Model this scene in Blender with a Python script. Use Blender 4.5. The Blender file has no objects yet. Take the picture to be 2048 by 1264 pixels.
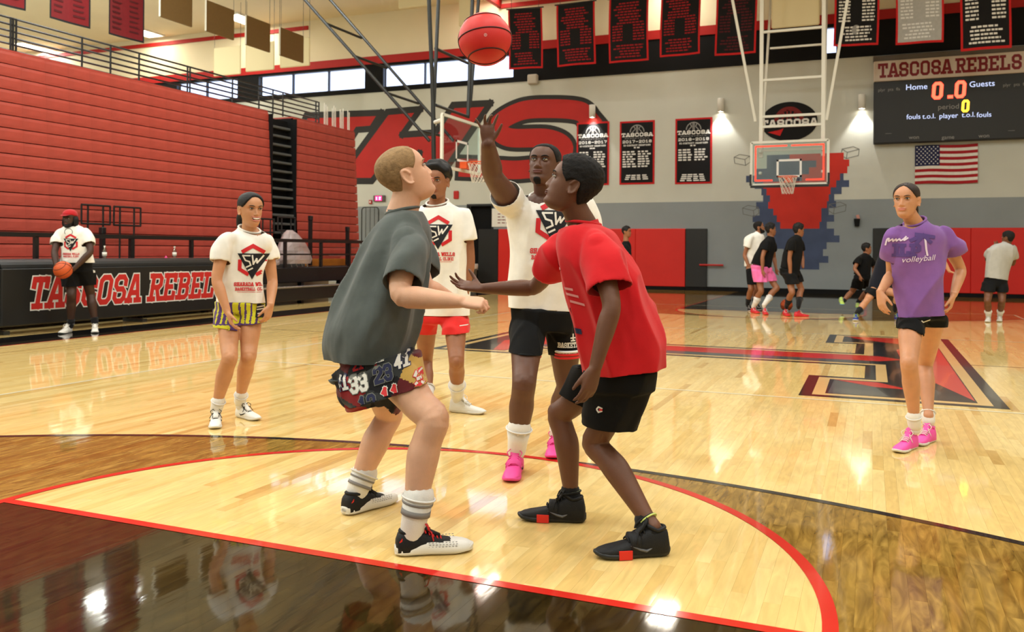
import bpy, bmesh, math, random
import numpy as np
from mathutils import Vector, Matrix
from mathutils.bvhtree import BVHTree
random.seed(7); RNG = np.random.RandomState(7)
SC = bpy.context.scene
COL = SC.collection

# ------------------------------------------------------------------ camera
# Court frame: x across the court, y along it towards the far basket, z up, origin at centre court (metres).
PW, PH = 2048, 1264
FPX = 1730.35
YAW, PIT, ROL = math.radians(22.579), math.radians(0.175), math.radians(0.444)
CAM = np.array([1.916, -10.407, 1.182])
PPY = -135.75
_f = np.array([-math.sin(YAW)*math.cos(PIT), math.cos(YAW)*math.cos(PIT), math.sin(PIT)])
_r = np.array([math.cos(YAW), math.sin(YAW), 0.0]); _u = np.cross(_r, _f)
_r2 = math.cos(ROL)*_r + math.sin(ROL)*_u
_u2 = np.cross(_r2, _f)
cd = bpy.data.cameras.new('camera'); cam = bpy.data.objects.new('camera', cd); COL.objects.link(cam)
cd.sensor_width = 36.0; cd.lens = 36.0*FPX/PW; cd.shift_y = PPY/PW
cd.clip_start = 0.05; cd.clip_end = 200
M = Matrix.Identity(4)
for i in range(3):
    M[i][0] = _r2[i]; M[i][1] = _u2[i]; M[i][2] = -_f[i]; M[i][3] = CAM[i]
cam.matrix_world = M
cd.dof.use_dof = True; cd.dof.focus_distance = 4.0; cd.dof.aperture_fstop = 5.0
SC.camera = cam
SC.view_settings.view_transform = 'Standard'; SC.view_settings.look = 'None'
SC.view_settings.gamma = 1.0; SC.view_settings.use_curve_mapping = False
SC.view_settings.exposure = 0.45

# world: overcast daylight beyond the windows
wd = bpy.data.worlds.new('world'); SC.world = wd; wd.use_nodes = True
bg = wd.node_tree.nodes['Background']; bg.inputs[0].default_value = (0.74, 0.82, 1.0, 1); bg.inputs[1].default_value = 2.2

# ceiling luminaires: the light of each fixture row (fixtures themselves are built further down)
LIGHT_Z = 9.62
LIGHT_W = 158.0
LIGHT_XY = [(x, y) for x in (-24.6, -19.6, -14.6, -9.8, -3.8, 2.0, 8.0) for y in (15.3, 9.6, 3.8, -2.0, -8.0, -13.0) if (x, y) not in ((-14.6, 15.3), (2.0, 15.3), (8.0, 15.3), (-14.6, 9.6), (-9.8, 9.6), (-3.8, 9.6), (2.0, 9.6), (8.0, 9.6))]
def ceiling_lamp(x, y, w=LIGHT_W):
    ld = bpy.data.lights.new('ceiling_lamp', 'AREA'); ld.shape = 'RECTANGLE'; ld.size = 0.7; ld.size_y = 1.5
    ld.energy = w; ld.color = (0.955, 1.0, 0.985)
    o = bpy.data.objects.new('ceiling_lamp', ld); COL.objects.link(o); o.location = (x, y, LIGHT_Z)
for _x, _y in LIGHT_XY:
    ceiling_lamp(_x, _y, 20.0 if _y > 15 else LIGHT_W)

# measurements: a point of the photograph on a known plane of the hall, or at a known distance
def ray(px, py):
    return _f + (px-PW/2)/FPX*_r2 - (py-PH/2-PPY)/FPX*_u2
def PT(px, py, d): return CAM + d*ray(px, py)
def onz(px, py, z=0.0):
    r = ray(px, py); return CAM + (z-CAM[2])/r[2]*r
def onx(px, py, x):
    r = ray(px, py); return CAM + (x-CAM[0])/r[0]*r
def ony(px, py, y):
    r = ray(px, py); return CAM + (y-CAM[1])/r[1]*r
def pix(P):
    d = np.asarray(P, float)-CAM; z = d@_f
    return PW/2+FPX*(d@_r2)/z, PH/2+PPY-FPX*(d@_u2)/z, z
CR = _r.copy()                                  # level, to the right in the view
CF = np.array([-math.sin(YAW), math.cos(YAW), 0.0])   # level, away from the camera
UP = np.array([0, 0, 1.0])
VW = 16.41      # the end wall
HL = 26.75/2    # half court length
def nz(v):
    v = np.asarray(v, float); n = np.linalg.norm(v); return v/n if n > 1e-9 else v

# ------------------------------------------------------------------ materials
def lin(c):
    c = c/255.0
    return c/12.92 if c <= 0.04045 else ((c+0.055)/1.055)**2.4
def rgb(r, g, b): return (lin(r), lin(g), lin(b), 1.0)
MATS = {}
def mat(name, col=(200, 200, 200), rough=0.6, spec=0.4, metal=0.0, var=0.0, vscale=8.0, bump=0.0, bscale=60.0,
        coat=0.0, emit=None, estr=0.0, sss=0.0, sheen=0.0, attr=None, stretch=(1, 1, 1)):
    if name in MATS: return MATS[name]
    m = bpy.data.materials.new(name); m.use_nodes = True; nt = m.node_tree; N = nt.nodes; L = nt.links
    b = N['Principled BSDF']; c = rgb(*col)
    b.inputs['Base Color'].default_value = c; b.inputs['Roughness'].default_value = rough
    b.inputs['Specular IOR Level'].default_value = spec; b.inputs['Metallic'].default_value = metal
    b.inputs['Coat Weight'].default_value = coat
    if sheen: b.inputs['Sheen Weight'].default_value = sheen
    if sss:
        b.inputs['Subsurface Weight'].default_value = sss; b.inputs['Subsurface Scale'].default_value = 0.008
        b.inputs['Subsurface Radius'].default_value = (1.0, 0.35, 0.2)
    if emit is not None:
        b.inputs['Emission Color'].default_value = rgb(*emit); b.inputs['Emission Strength'].default_value = estr
    if var or bump:
        tc = N.new('ShaderNodeTexCoord'); mp = N.new('ShaderNodeMapping'); L.new(tc.outputs['Object'], mp.inputs[0])
        mp.inputs['Scale'].default_value = stretch
    src = None
    if attr:
        at = N.new('ShaderNodeAttribute'); at.attribute_name = attr; src = at.outputs['Color']
        L.new(src, b.inputs['Base Color'])
    if var:
        n = N.new('ShaderNodeTexNoise'); n.inputs['Scale'].default_value = vscale; n.inputs['Detail'].default_value = 5
        L.new(mp.outputs[0], n.inputs['Vector'])
        mr = N.new('ShaderNodeMapRange'); mr.inputs['From Min'].default_value = .3; mr.inputs['From Max'].default_value = .7
        mr.inputs['To Min'].default_value = 1-var; mr.inputs['To Max'].default_value = 1+var
        L.new(n.outputs['Fac'], mr.inputs['Value'])
        mx = N.new('ShaderNodeMix'); mx.data_type = 'RGBA'; mx.blend_type = 'MULTIPLY'; mx.inputs[0].default_value = 1
        if src: L.new(src, mx.inputs[6])
        else: mx.inputs[6].default_value = c
        L.new(mr.outputs[0], mx.inputs[7]); L.new(mx.outputs[2], b.inputs['Base Color'])
    if bump:
        n = N.new('ShaderNodeTexNoise'); n.inputs['Scale'].default_value = bscale; n.inputs['Detail'].default_value = 3
        L.new(mp.outputs[0], n.inputs['Vector'])
        bp = N.new('ShaderNodeBump'); bp.inputs['Strength'].default_value = bump; bp.inputs['Distance'].default_value = 0.004
        L.new(n.outputs['Fac'], bp.inputs['Height']); L.new(bp.outputs[0], b.inputs['Normal'])
    MATS[name] = m
    return m
def fabric(name, col, var=0.06, rough=0.85, bump=0.25, bscale=500, sheen=0.15): return mat(name, col, rough, 0.2, var=var, vscale=14, bump=bump, bscale=bscale, sheen=sheen)
def glass_mat(name, tint=(235, 245, 245), refl=0.08):
    if name in MATS: return MATS[name]
    m = bpy.data.materials.new(name); m.use_nodes = True; nt = m.node_tree; N = nt.nodes; L = nt.links
    for n in list(N):
        if n.type == 'BSDF_PRINCIPLED': N.remove(n)
    out = [n for n in N if n.type == 'OUTPUT_MATERIAL'][0]
    t = N.new('ShaderNodeBsdfTransparent'); t.inputs[0].default_value = rgb(*tint)
    g = N.new('ShaderNodeBsdfGlossy'); g.inputs['Roughness'].default_value = 0.02
    mx = N.new('ShaderNodeMixShader'); mx.inputs[0].default_value = refl
    L.new(t.outputs[0], mx.inputs[1]); L.new(g.outputs[0], mx.inputs[2]); L.new(mx.outputs[0], out.inputs[0])
    MATS[name] = m; return m

# ------------------------------------------------------------------ mesh helpers
class MB:
    """collects shapes, then links them as one mesh object"""
    def __init__(s): s.v = []; s.f = []; s.m = []; s.mi = 0
    def add(s, verts, faces):
        o = len(s.v); s.v.extend([tuple(map(float, p)) for p in verts])
        s.f.extend([tuple(i+o for i in f) for f in faces]); s.m.extend([s.mi]*len(faces)); return s
    def mat(s, i): s.mi = i; return s
    def box(s, lo, hi):
        (a, b, c), (d, e, f) = lo, hi
        V = [(a, b, c), (d, b, c), (d, e, c), (a, e, c), (a, b, f), (d, b, f), (d, e, f), (a, e, f)]
        return s.add(V, [(0, 3, 2, 1), (4, 5, 6, 7), (0, 1, 5, 4), (1, 2, 6, 5), (2, 3, 7, 6), (3, 0, 4, 7)])
    def obox(s, c, ax, ay, az):
        c, ax, ay, az = map(np.asarray, (c, ax, ay, az)); V = []
        for k in (-1, 1):
            for i, j in ((-1, -1), (1, -1), (1, 1), (-1, 1)): V.append(c+i*ax+j*ay+k*az)
        return s.add(V, [(0, 3, 2, 1), (4, 5, 6, 7), (0, 1, 5, 4), (1, 2, 6, 5), (2, 3, 7, 6), (3, 0, 4, 7)])
    def bbox(s, lo, hi, b=0.01):
        """box with bevelled vertical and horizontal edges on its x/y/z faces"""
        lo = np.array(lo, float); hi = np.array(hi, float); c = (lo+hi)/2; h = (hi-lo)/2; b = min(b, h.min()*.9)
        V = []; idx = {}
        for sx in (-1, 1):
            for sy in (-1, 1):
                for sz in (-1, 1):
                    for k in range(3):
                        d = h - b; d = d.copy(); d[k] = h[k]; idx[(sx, sy, sz, k)] = len(V); V.append(c+np.array([sx, sy, sz])*d)
        F = []
        def q(*a): F.append(tuple(a))
        for k in range(3):
            i, j = [(1, 2), (2, 0), (0, 1)][k]
            for sg in (-1, 1):
                r = []
                for a, bb in ((-1, -1), (1, -1), (1, 1), (-1, 1)):
                    t = [0, 0, 0]; t[k] = sg; t[i] = a; t[j] = bb; r.append(idx[(t[0], t[1], t[2], k)])
                q(*(r if sg > 0 else r[::-1]))
        for k in range(3):
            i, j = [(1, 2), (2, 0), (0, 1)][k]
            for a in (-1, 1):
                for bb in (-1, 1):
                    r = []
                    for sg, kk in ((-1, i), (1, i), (1, j), (-1, j)):
                        t = [0, 0, 0]; t[k] = sg; t[i] = a; t[j] = bb; r.append(idx[(t[0], t[1], t[2], kk)])
                    q(*(r if a*bb > 0 else r[::-1]))
        for sx in (-1, 1):
            for sy in (-1, 1):
                for sz in (-1, 1):
                    r = [idx[(sx, sy, sz, k)] for k in range(3)]
                    q(*(r if sx*sy*sz > 0 else r[::-1]))
        return s.add(V, F)
    def tube(s, pts, r, n=8, cap=True, closed=False):
        pts = [np.asarray(p, float) for p in pts]; m = len(pts)
        rr = r if hasattr(r, '__len__') else [r]*m
        V = []; ref = None
        for i, p in enumerate(pts):
            a = pts[i-1] if (i > 0 or closed) else p; b = pts[(i+1) % m] if (i < m-1 or closed) else p
            t = nz(b-a)
            if ref is None: ref = np.array([0, 0, 1.]) if abs(t[2]) < .9 else np.array([1., 0, 0])
            x = nz(np.cross(ref, t)); y = np.cross(t, x); ref = nz(np.cross(t, x)); 
            for k in range(n):
                an = 2*math.pi*k/n; V.append(p+rr[i]*(math.cos(an)*x+math.sin(an)*y))
        F = []
        for i in range(m if closed else m-1):
            j = (i+1) % m
            for k in range(n): F.append((i*n+k, i*n+(k+1) % n, j*n+(k+1) % n, j*n+k))
        if cap and not closed: F += [tuple(range(n))[::-1], tuple((m-1)*n+k for k in range(n))]
        return s.add(V, F)
    def rings(s, rings, cap=True):
        """loft through rings of equal point count"""
        n = len(rings[0]); V = [p for r in rings for p in r]; F = []
        for i in range(len(rings)-1):
            for k in range(n): F.append((i*n+k, i*n+(k+1) % n, (i+1)*n+(k+1) % n, (i+1)*n+k))
        if cap: F += [tuple(range(n))[::-1], tuple((len(rings)-1)*n+k for k in range(n))]
        return s.add(V, F)
    def ell(s, c, ax, ay, az, nu=12, nv=8):
        c, ax, ay, az = map(np.asarray, (c, ax, ay, az)); V = [c-az]; F = []
        for i in range(1, nv):
            t = math.pi*i/nv
            for k in range(nu):
                a = 2*math.pi*k/nu; V.append(c-math.cos(t)*az+math.sin(t)*(math.cos(a)*ax+math.sin(a)*ay))
        V.append(c+az); e = len(V)-1
        for k in range(nu): F.append((0, 1+(k+1) % nu, 1+k))
        for i in range(nv-2):
            for k in range(nu): F.append((1+i*nu+k, 1+i*nu+(k+1) % nu, 1+(i+1)*nu+(k+1) % nu, 1+(i+1)*nu+k))
        for k in range(nu): F.append((e, 1+(nv-2)*nu+k, 1+(nv-2)*nu+(k+1) % nu))
        return s.add(V, F)
    def lathe(s, prof, c=(0, 0, 0), n=20, ax=None):
        c = np.asarray(c, float); z = nz(ax) if ax is not None else UP
        x = nz(np.cross(z, [0, 1, 0] if abs(z[1]) < .9 else [1, 0, 0])); y = np.cross(z, x)
        return s.rings([[c+h*z+r*(math.cos(2*math.pi*k/n)*x+math.sin(2*math.pi*k/n)*y) for k in range(n)] for r, h in prof])
    def prism(s, poly, n_, t):
        """flat polygon (3D points) given thickness t along n_"""
        n_ = np.asarray(n_, float); a = [np.asarray(p, float) for p in poly]; k = len(a)
        ar = sum((np.cross(a[i]-a[0], a[(i+1) % k]-a[0]) for i in range(k)))
        if ar@n_ < 0: a = a[::-1]
        return s.add(a+[p+n_*t for p in a], [tuple(range(k))[::-1], tuple(range(k, 2*k))]+[(i, (i+1) % k, (i+1) % k+k, i+k) for i in range(k)])
    def mesh(s, name, mats):
        me = bpy.data.meshes.new(name); me.from_pydata(s.v, [], s.f)
        for m in (mats if isinstance(mats, (list, tuple)) else [mats]): me.materials.append(m)
        if any(s.m): me.polygons.foreach_set('material_index', s.m)
        me.update(); return me
    def obj(s, name, mats, parent=None, smooth=False, kind=None, loc=None):
        if loc is not None:
            l = np.asarray(loc); s.v = [tuple(np.asarray(p)-l) for p in s.v]
        me = s.mesh(name, mats); return link(name, me, parent, smooth, kind, loc)
def link(name, me, parent=None, smooth=False, kind=None, loc=None):
    o = bpy.data.objects.new(name, me); COL.objects.link(o)
    if loc is not None: o.location = tuple(loc)
    if parent is not None:
        o.parent = parent
        base = np.zeros(3); p = parent
        while p is not None: base += np.array(p.location); p = p.parent
        o.location = tuple(np.array(o.location)-base)
    if smooth and me is not None: me.polygons.foreach_set('use_smooth', [True]*len(me.polygons))
    if kind: o['kind'] = kind
    elif name in ('print', 'roster_print', 'lace', 'perforation', 'net', 'small_lettering', 'stars', 'ball_emblem', 'print_text', 'lettering', 'letter_border', 'lit_legend', 'dim_legend', 'number', 'number_border', 'print_black', 'print_red', 'print_letters', 'shirt_print', 'shorts_print', 'print_script', 'print_block', 'emblem_print', 'clock_digits', 'painted_blocks', 'print_palm', 'red_block'): o['kind'] = 'stuff'
    return o
def thing(name, label, cat, loc=(0, 0, 0), group=None):
    o = bpy.data.objects.new(name, None); COL.objects.link(o); o.location = tuple(map(float, loc)); o.empty_display_size = .1
    o['label'] = label; o['category'] = cat
    if group: o['group'] = group
    return o
def tag(o, label, cat, group=None):
    o['label'] = label; o['category'] = cat
    if group: o['group'] = group
    return o
def copy_tree(o, parent=None):
    c = o.copy(); COL.objects.link(c)
    if parent is not None: c.parent = parent
    for ch in list(o.children): copy_tree(ch, c)
    return c

# ------------------------------------------------------------------ lettering (stroke letters on a 4 x 6 grid)
G_ = {
'A': [[(.4, .5), (1.6, 5.5), (2.4, 5.5), (3.6, .5)], [(1, 2.1), (3, 2.1)], [(-.2, .5), (1.2, .5)], [(2.8, .5), (4.2, .5)]],
'B': [[(.9, .5), (.9, 5.5)], [(.2, 5.5), (2.9, 5.5), (3.5, 4.9), (3.5, 3.7), (2.9, 3.1), (.9, 3.1)], [(2.9, 3.1), (3.5, 2.5), (3.5, 1.1), (2.9, .5), (.2, .5)]],
'C': [[(3.5, 4.0), (3.5, 4.8), (2.8, 5.5), (1.2, 5.5), (.5, 4.8), (.5, 1.2), (1.2, .5), (2.8, .5), (3.5, 1.2), (3.5, 2.0)]],
'D': [[(.9, .5), (.9, 5.5)], [(.2, 5.5), (2.8, 5.5), (3.5, 4.8), (3.5, 1.2), (2.8, .5), (.2, .5)]],
'E': [[(.9, .5), (.9, 5.5)], [(.2, 5.5), (3.5, 5.5), (3.5, 4.5)], [(.9, 3), (2.5, 3)], [(.2, .5), (3.5, .5), (3.5, 1.5)]],
'F': [[(.9, .5), (.9, 5.5)], [(.2, 5.5), (3.5, 5.5), (3.5, 4.5)], [(.9, 3), (2.5, 3)], [(.2, .5), (1.7, .5)]],
'G': [[(3.5, 4.0), (3.5, 4.8), (2.8, 5.5), (1.2, 5.5), (.5, 4.8), (.5, 1.2), (1.2, .5), (2.8, .5), (3.5, 1.2), (3.5, 2.7), (2.2, 2.7)]],
'H': [[(.8, .5), (.8, 5.5)], [(3.2, .5), (3.2, 5.5)], [(.8, 3), (3.2, 3)], [(.1, .5), (1.5, .5)], [(2.5, .5), (3.9, .5)], [(.1, 5.5), (1.5, 5.5)], [(2.5, 5.5), (3.9, 5.5)]],
'I': [[(2, .5), (2, 5.5)], [(1.1, .5), (2.9, .5)], [(1.1, 5.5), (2.9, 5.5)]],
'K': [[(.8, .5), (.8, 5.5)], [(3.3, 5.5), (.9, 2.8)], [(1.6, 3.4), (3.4, .5)], [(.1, .5), (1.5, .5)], [(2.6, .5), (4, .5)], [(.1, 5.5), (1.5, 5.5)], [(2.5, 5.5), (3.9, 5.5)]],
'L': [[(.9, .5), (.9, 5.5)], [(.2, 5.5), (1.7, 5.5)], [(.2, .5), (3.5, .5), (3.5, 1.8)]],
'M': [[(.6, .5), (.6, 5.5), (2, 2.6), (3.4, 5.5), (3.4, .5)], [(0, .5), (1.2, .5)], [(2.8, .5), (4, .5)]],
'N': [[(.8, .5), (.8, 5.5), (3.2, .5), (3.2, 5.5)], [(.1, .5), (1.5, .5)], [(2.5, 5.5), (3.9, 5.5)]],
'O': [[(1.2, .5), (.5, 1.2), (.5, 4.8), (1.2, 5.5), (2.8, 5.5), (3.5, 4.8), (3.5, 1.2), (2.8, .5), (1.2, .5)]],
'P': [[(.9, .5), (.9, 5.5)], [(.2, 5.5), (2.9, 5.5), (3.5, 4.9), (3.5, 3.3), (2.9, 2.7), (.9, 2.7)], [(.2, .5), (1.7, .5)]],
'R': [[(.9, .5), (.9, 5.5)], [(.2, 5.5), (2.9, 5.5), (3.5, 4.9), (3.5, 3.6), (2.9, 3.0), (.9, 3.0)], [(2.3, 3.0), (3.3, .5), (4, .5)], [(.2, .5), (1.7, .5)]],
'S': [[(3.5, 4.1), (3.5, 4.8), (2.8, 5.5), (1.2, 5.5), (.5, 4.8), (.5, 3.7), (1.2, 3), (2.8, 3), (3.5, 2.3), (3.5, 1.2), (2.8, .5), (1.2, .5), (.5, 1.2), (.5, 1.9)]],
'T': [[(2, .5), (2, 5.5)], [(.3, 4.3), (.3, 5.5), (3.7, 5.5), (3.7, 4.3)], [(1.1, .5), (2.9, .5)]],
'U': [[(.7, 5.5), (.7, 1.2), (1.4, .5), (2.6, .5), (3.3, 1.2), (3.3, 5.5)], [(0, 5.5), (1.4, 5.5)], [(2.6, 5.5), (4, 5.5)]],
'V': [[(.4, 5.5), (2, .6), (3.6, 5.5)], [(-.2, 5.5), (1.1, 5.5)], [(2.9, 5.5), (4.2, 5.5)]],
'W': [[(.2, 5.5), (1.1, .5), (2, 4.2), (2.9, .5), (3.8, 5.5)], [(-.3, 5.5), (.9, 5.5)], [(3.1, 5.5), (4.3, 5.5)]],
'Y': [[(.4, 5.5), (2, 2.8), (3.6, 5.5)], [(2, .5), (2, 2.8)], [(1.2, .5), (2.8, .5)], [(-.2, 5.5), (1.1, 5.5)], [(2.9, 5.5), (4.2, 5.5)]],
'0': [[(1.2, .5), (.5, 1.2), (.5, 4.8), (1.2, 5.5), (2.8, 5.5), (3.5, 4.8), (3.5, 1.2), (2.8, .5), (1.2, .5)]],
'1': [[(.9, 4.4), (2, 5.5), (2, .5)], [(.9, .5), (3.1, .5)]],
'2': [[(.5, 4.3), (.5, 4.8), (1.2, 5.5), (2.8, 5.5), (3.5, 4.8), (3.5, 3.6), (.5, 1.2), (.5, .5), (3.5, .5)]],
'3': [[(.5, 4.6), (1.2, 5.5), (2.8, 5.5), (3.5, 4.8), (3.5, 3.6), (2.8, 3), (1.6, 3)], [(2.8, 3), (3.5, 2.4), (3.5, 1.2), (2.8, .5), (1.2, .5), (.5, 1.4)]],
'4': [[(2.8, .5), (2.8, 5.5), (.5, 2.1), (3.7, 2.1)]],
'5': [[(3.4, 5.5), (.6, 5.5), (.6, 3.3), (2.8, 3.3), (3.5, 2.6), (3.5, 1.2), (2.8, .5), (1.2, .5), (.5, 1.2)]],
'6': [[(3.4, 4.6), (2.8, 5.5), (1.2, 5.5), (.5, 4.8), (.5, 1.2), (1.2, .5), (2.8, .5), (3.5, 1.2), (3.5, 2.4), (2.8, 3), (.6, 3)]],
'7': [[(.4, 5.5), (3.6, 5.5), (1.7, .5)]],
'8': [[(1.2, 3), (.5, 3.6), (.5, 4.8), (1.2, 5.5), (2.8, 5.5), (3.5, 4.8), (3.5, 3.6), (2.8, 3), (1.2, 3), (.5, 2.4), (.5, 1.2), (1.2, .5), (2.8, .5), (3.5, 1.2), (3.5, 2.4), (2.8, 3)]],
'9': [[(.6, 1.4), (1.2, .5), (2.8, .5), (3.5, 1.2), (3.5, 4.8), (2.8, 5.5), (1.2, 5.5), (.5, 4.8), (.5, 3.6), (1.2, 3), (3.4, 3)]],
'-': [[(.8, 3), (3.2, 3)]], '.': [[(1.6, .6), (2.4, .6)]], '/': [[(.8, .5), (3.2, 5.5)]],
}
def stroke_quads(lines, w):
    Q = []
    for pl in lines:
        pl = [np.asarray(p, float) for p in pl]; n = len(pl); cl = np.allclose(pl[0], pl[-1])
        for i in range(n-1):
            a, b = pl[i], pl[i+1]; t = nz(b-a); nn = np.array([-t[1], t[0]])*w/2
            def ext(o, cur):
                if o is None: return w/2
                t2 = nz(o); c = max(-1, min(1, t2@cur)); return min(w*.5, w/2*math.tan(math.acos(c)/2))
            pa = pl[i]-pl[i-1] if i > 0 else (pl[-1]-pl[-2] if cl else None)
            pb = pl[i+2]-pl[i+1] if i < n-2 else (pl[1]-pl[0] if cl else None)
            a2 = a-t*ext(pa, t); b2 = b+t*ext(pb, t)
            Q.append([a2-nn, b2-nn, b2+nn, a2+nn])
    return Q
def text_quads(txt, h, w=1.0, slant=0.0, adv=4.7, sx=1.0, space=3.0):
    """quads (2D, metres) of a line of letters of height h, baseline at 0; returns quads, total width"""
    k = h/6.0; x = 0.0; Q = []
    for ch in txt:
        if ch == ' ': x += space*sx; continue
        g = G_.get(ch.upper())
        if g:
            g2 = [[((p[0]*sx+x)+slant*p[1], p[1]) for p in l] for l in g]
            Q += [[q*k for q in qq] for qq in stroke_quads(g2, w)]
        x += (adv if ch not in '.I' else adv*.72)*sx
    return Q, (x-0.7*sx)*k
def flat_quads(mb, Q, o, ux, uy, n, off):
    o, ux, uy, n = map(lambda a: np.asarray(a, float), (o, ux, uy, n))
    for i_, q in enumerate(Q):
        mb.add([o+ux*p[0]+uy*p[1]+n*(off+2e-5*(i_ % 97)) for p in q], [(0, 1, 2, 3)] if np.dot(np.cross(ux, uy), n) > 0 else [(3, 2, 1, 0)])
    return mb

# ------------------------------------------------------------------ shared materials
m_cream = mat('painted_block_cream', (199, 200, 190), .7, .25, var=.03, vscale=1.2)
m_grey = mat('painted_block_grey', (140, 147, 150), .65, .25, var=.03, vscale=1.5)
def block_bump(m):
    nt = m.node_tree; N = nt.nodes; L = nt.links; b = N['Principled BSDF']
    g = N.new('ShaderNodeNewGeometry'); sp = N.new('ShaderNodeSeparateXYZ'); L.new(g.outputs['Position'], sp.inputs[0])
    cb = N.new('ShaderNodeCombineXYZ'); L.new(sp.outputs[0], cb.inputs[0]); L.new(sp.outputs[2], cb.inputs[1])
    br = N.new('ShaderNodeTexBrick'); L.new(cb.outputs[0], br.inputs['Vector']); br.inputs['Scale'].default_value = 1
    br.inputs['Brick Width'].default_value = .4; br.inputs['Row Height'].default_value = .2; br.inputs['Mortar Size'].default_value = .006
    bp = N.new('ShaderNodeBump'); bp.inputs['Strength'].default_value = .25; bp.inputs['Distance'].default_value = .004; bp.invert = True
    L.new(br.outputs['Fac'], bp.inputs['Height']); L.new(bp.outputs[0], b.inputs['Normal'])
block_bump(m_cream); block_bump(m_grey)
m_black = mat('black_paint', (22, 22, 24), .45, .4, var=.05)
m_blackmat = mat('black_matte', (16, 16, 17), .8, .2)
m_red = mat('red_paint', (176, 28, 22), .5, .35, var=.04, vscale=3)
m_redtrim = mat('red_trim', (168, 24, 20), .6, .3)
m_ceil = mat('ceiling_paint', (226, 214, 184), .85, .2, var=.03, vscale=.7)
m_white = mat('white_paint', (226, 224, 216), .5, .4)
m_whitemetal = mat('white_metal', (222, 220, 208), .35, .5)
m_darkmetal = mat('dark_metal', (52, 54, 54), .4, .5, metal=.4)
m_blackmetal = mat('black_metal', (20, 20, 22), .4, .5)
m_chrome = mat('bright_steel', (200, 200, 200), .25, .5, metal=.9)
m_vinyl_red = mat('red_vinyl', (206, 34, 26), .5, .35, var=.03, vscale=2, bump=.1, bscale=9)
m_vinyl_black = mat('black_vinyl', (26, 27, 28), .45, .4, bump=.15, bscale=14)
m_orange = mat('orange_rim_paint', (226, 84, 22), .4, .5)
m_net = mat('net_cord', (226, 220, 208), .8, .2)
m_glass = glass_mat('clear_glass'); m_winglass = glass_mat('window_glass', (235, 240, 250), .05)

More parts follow.
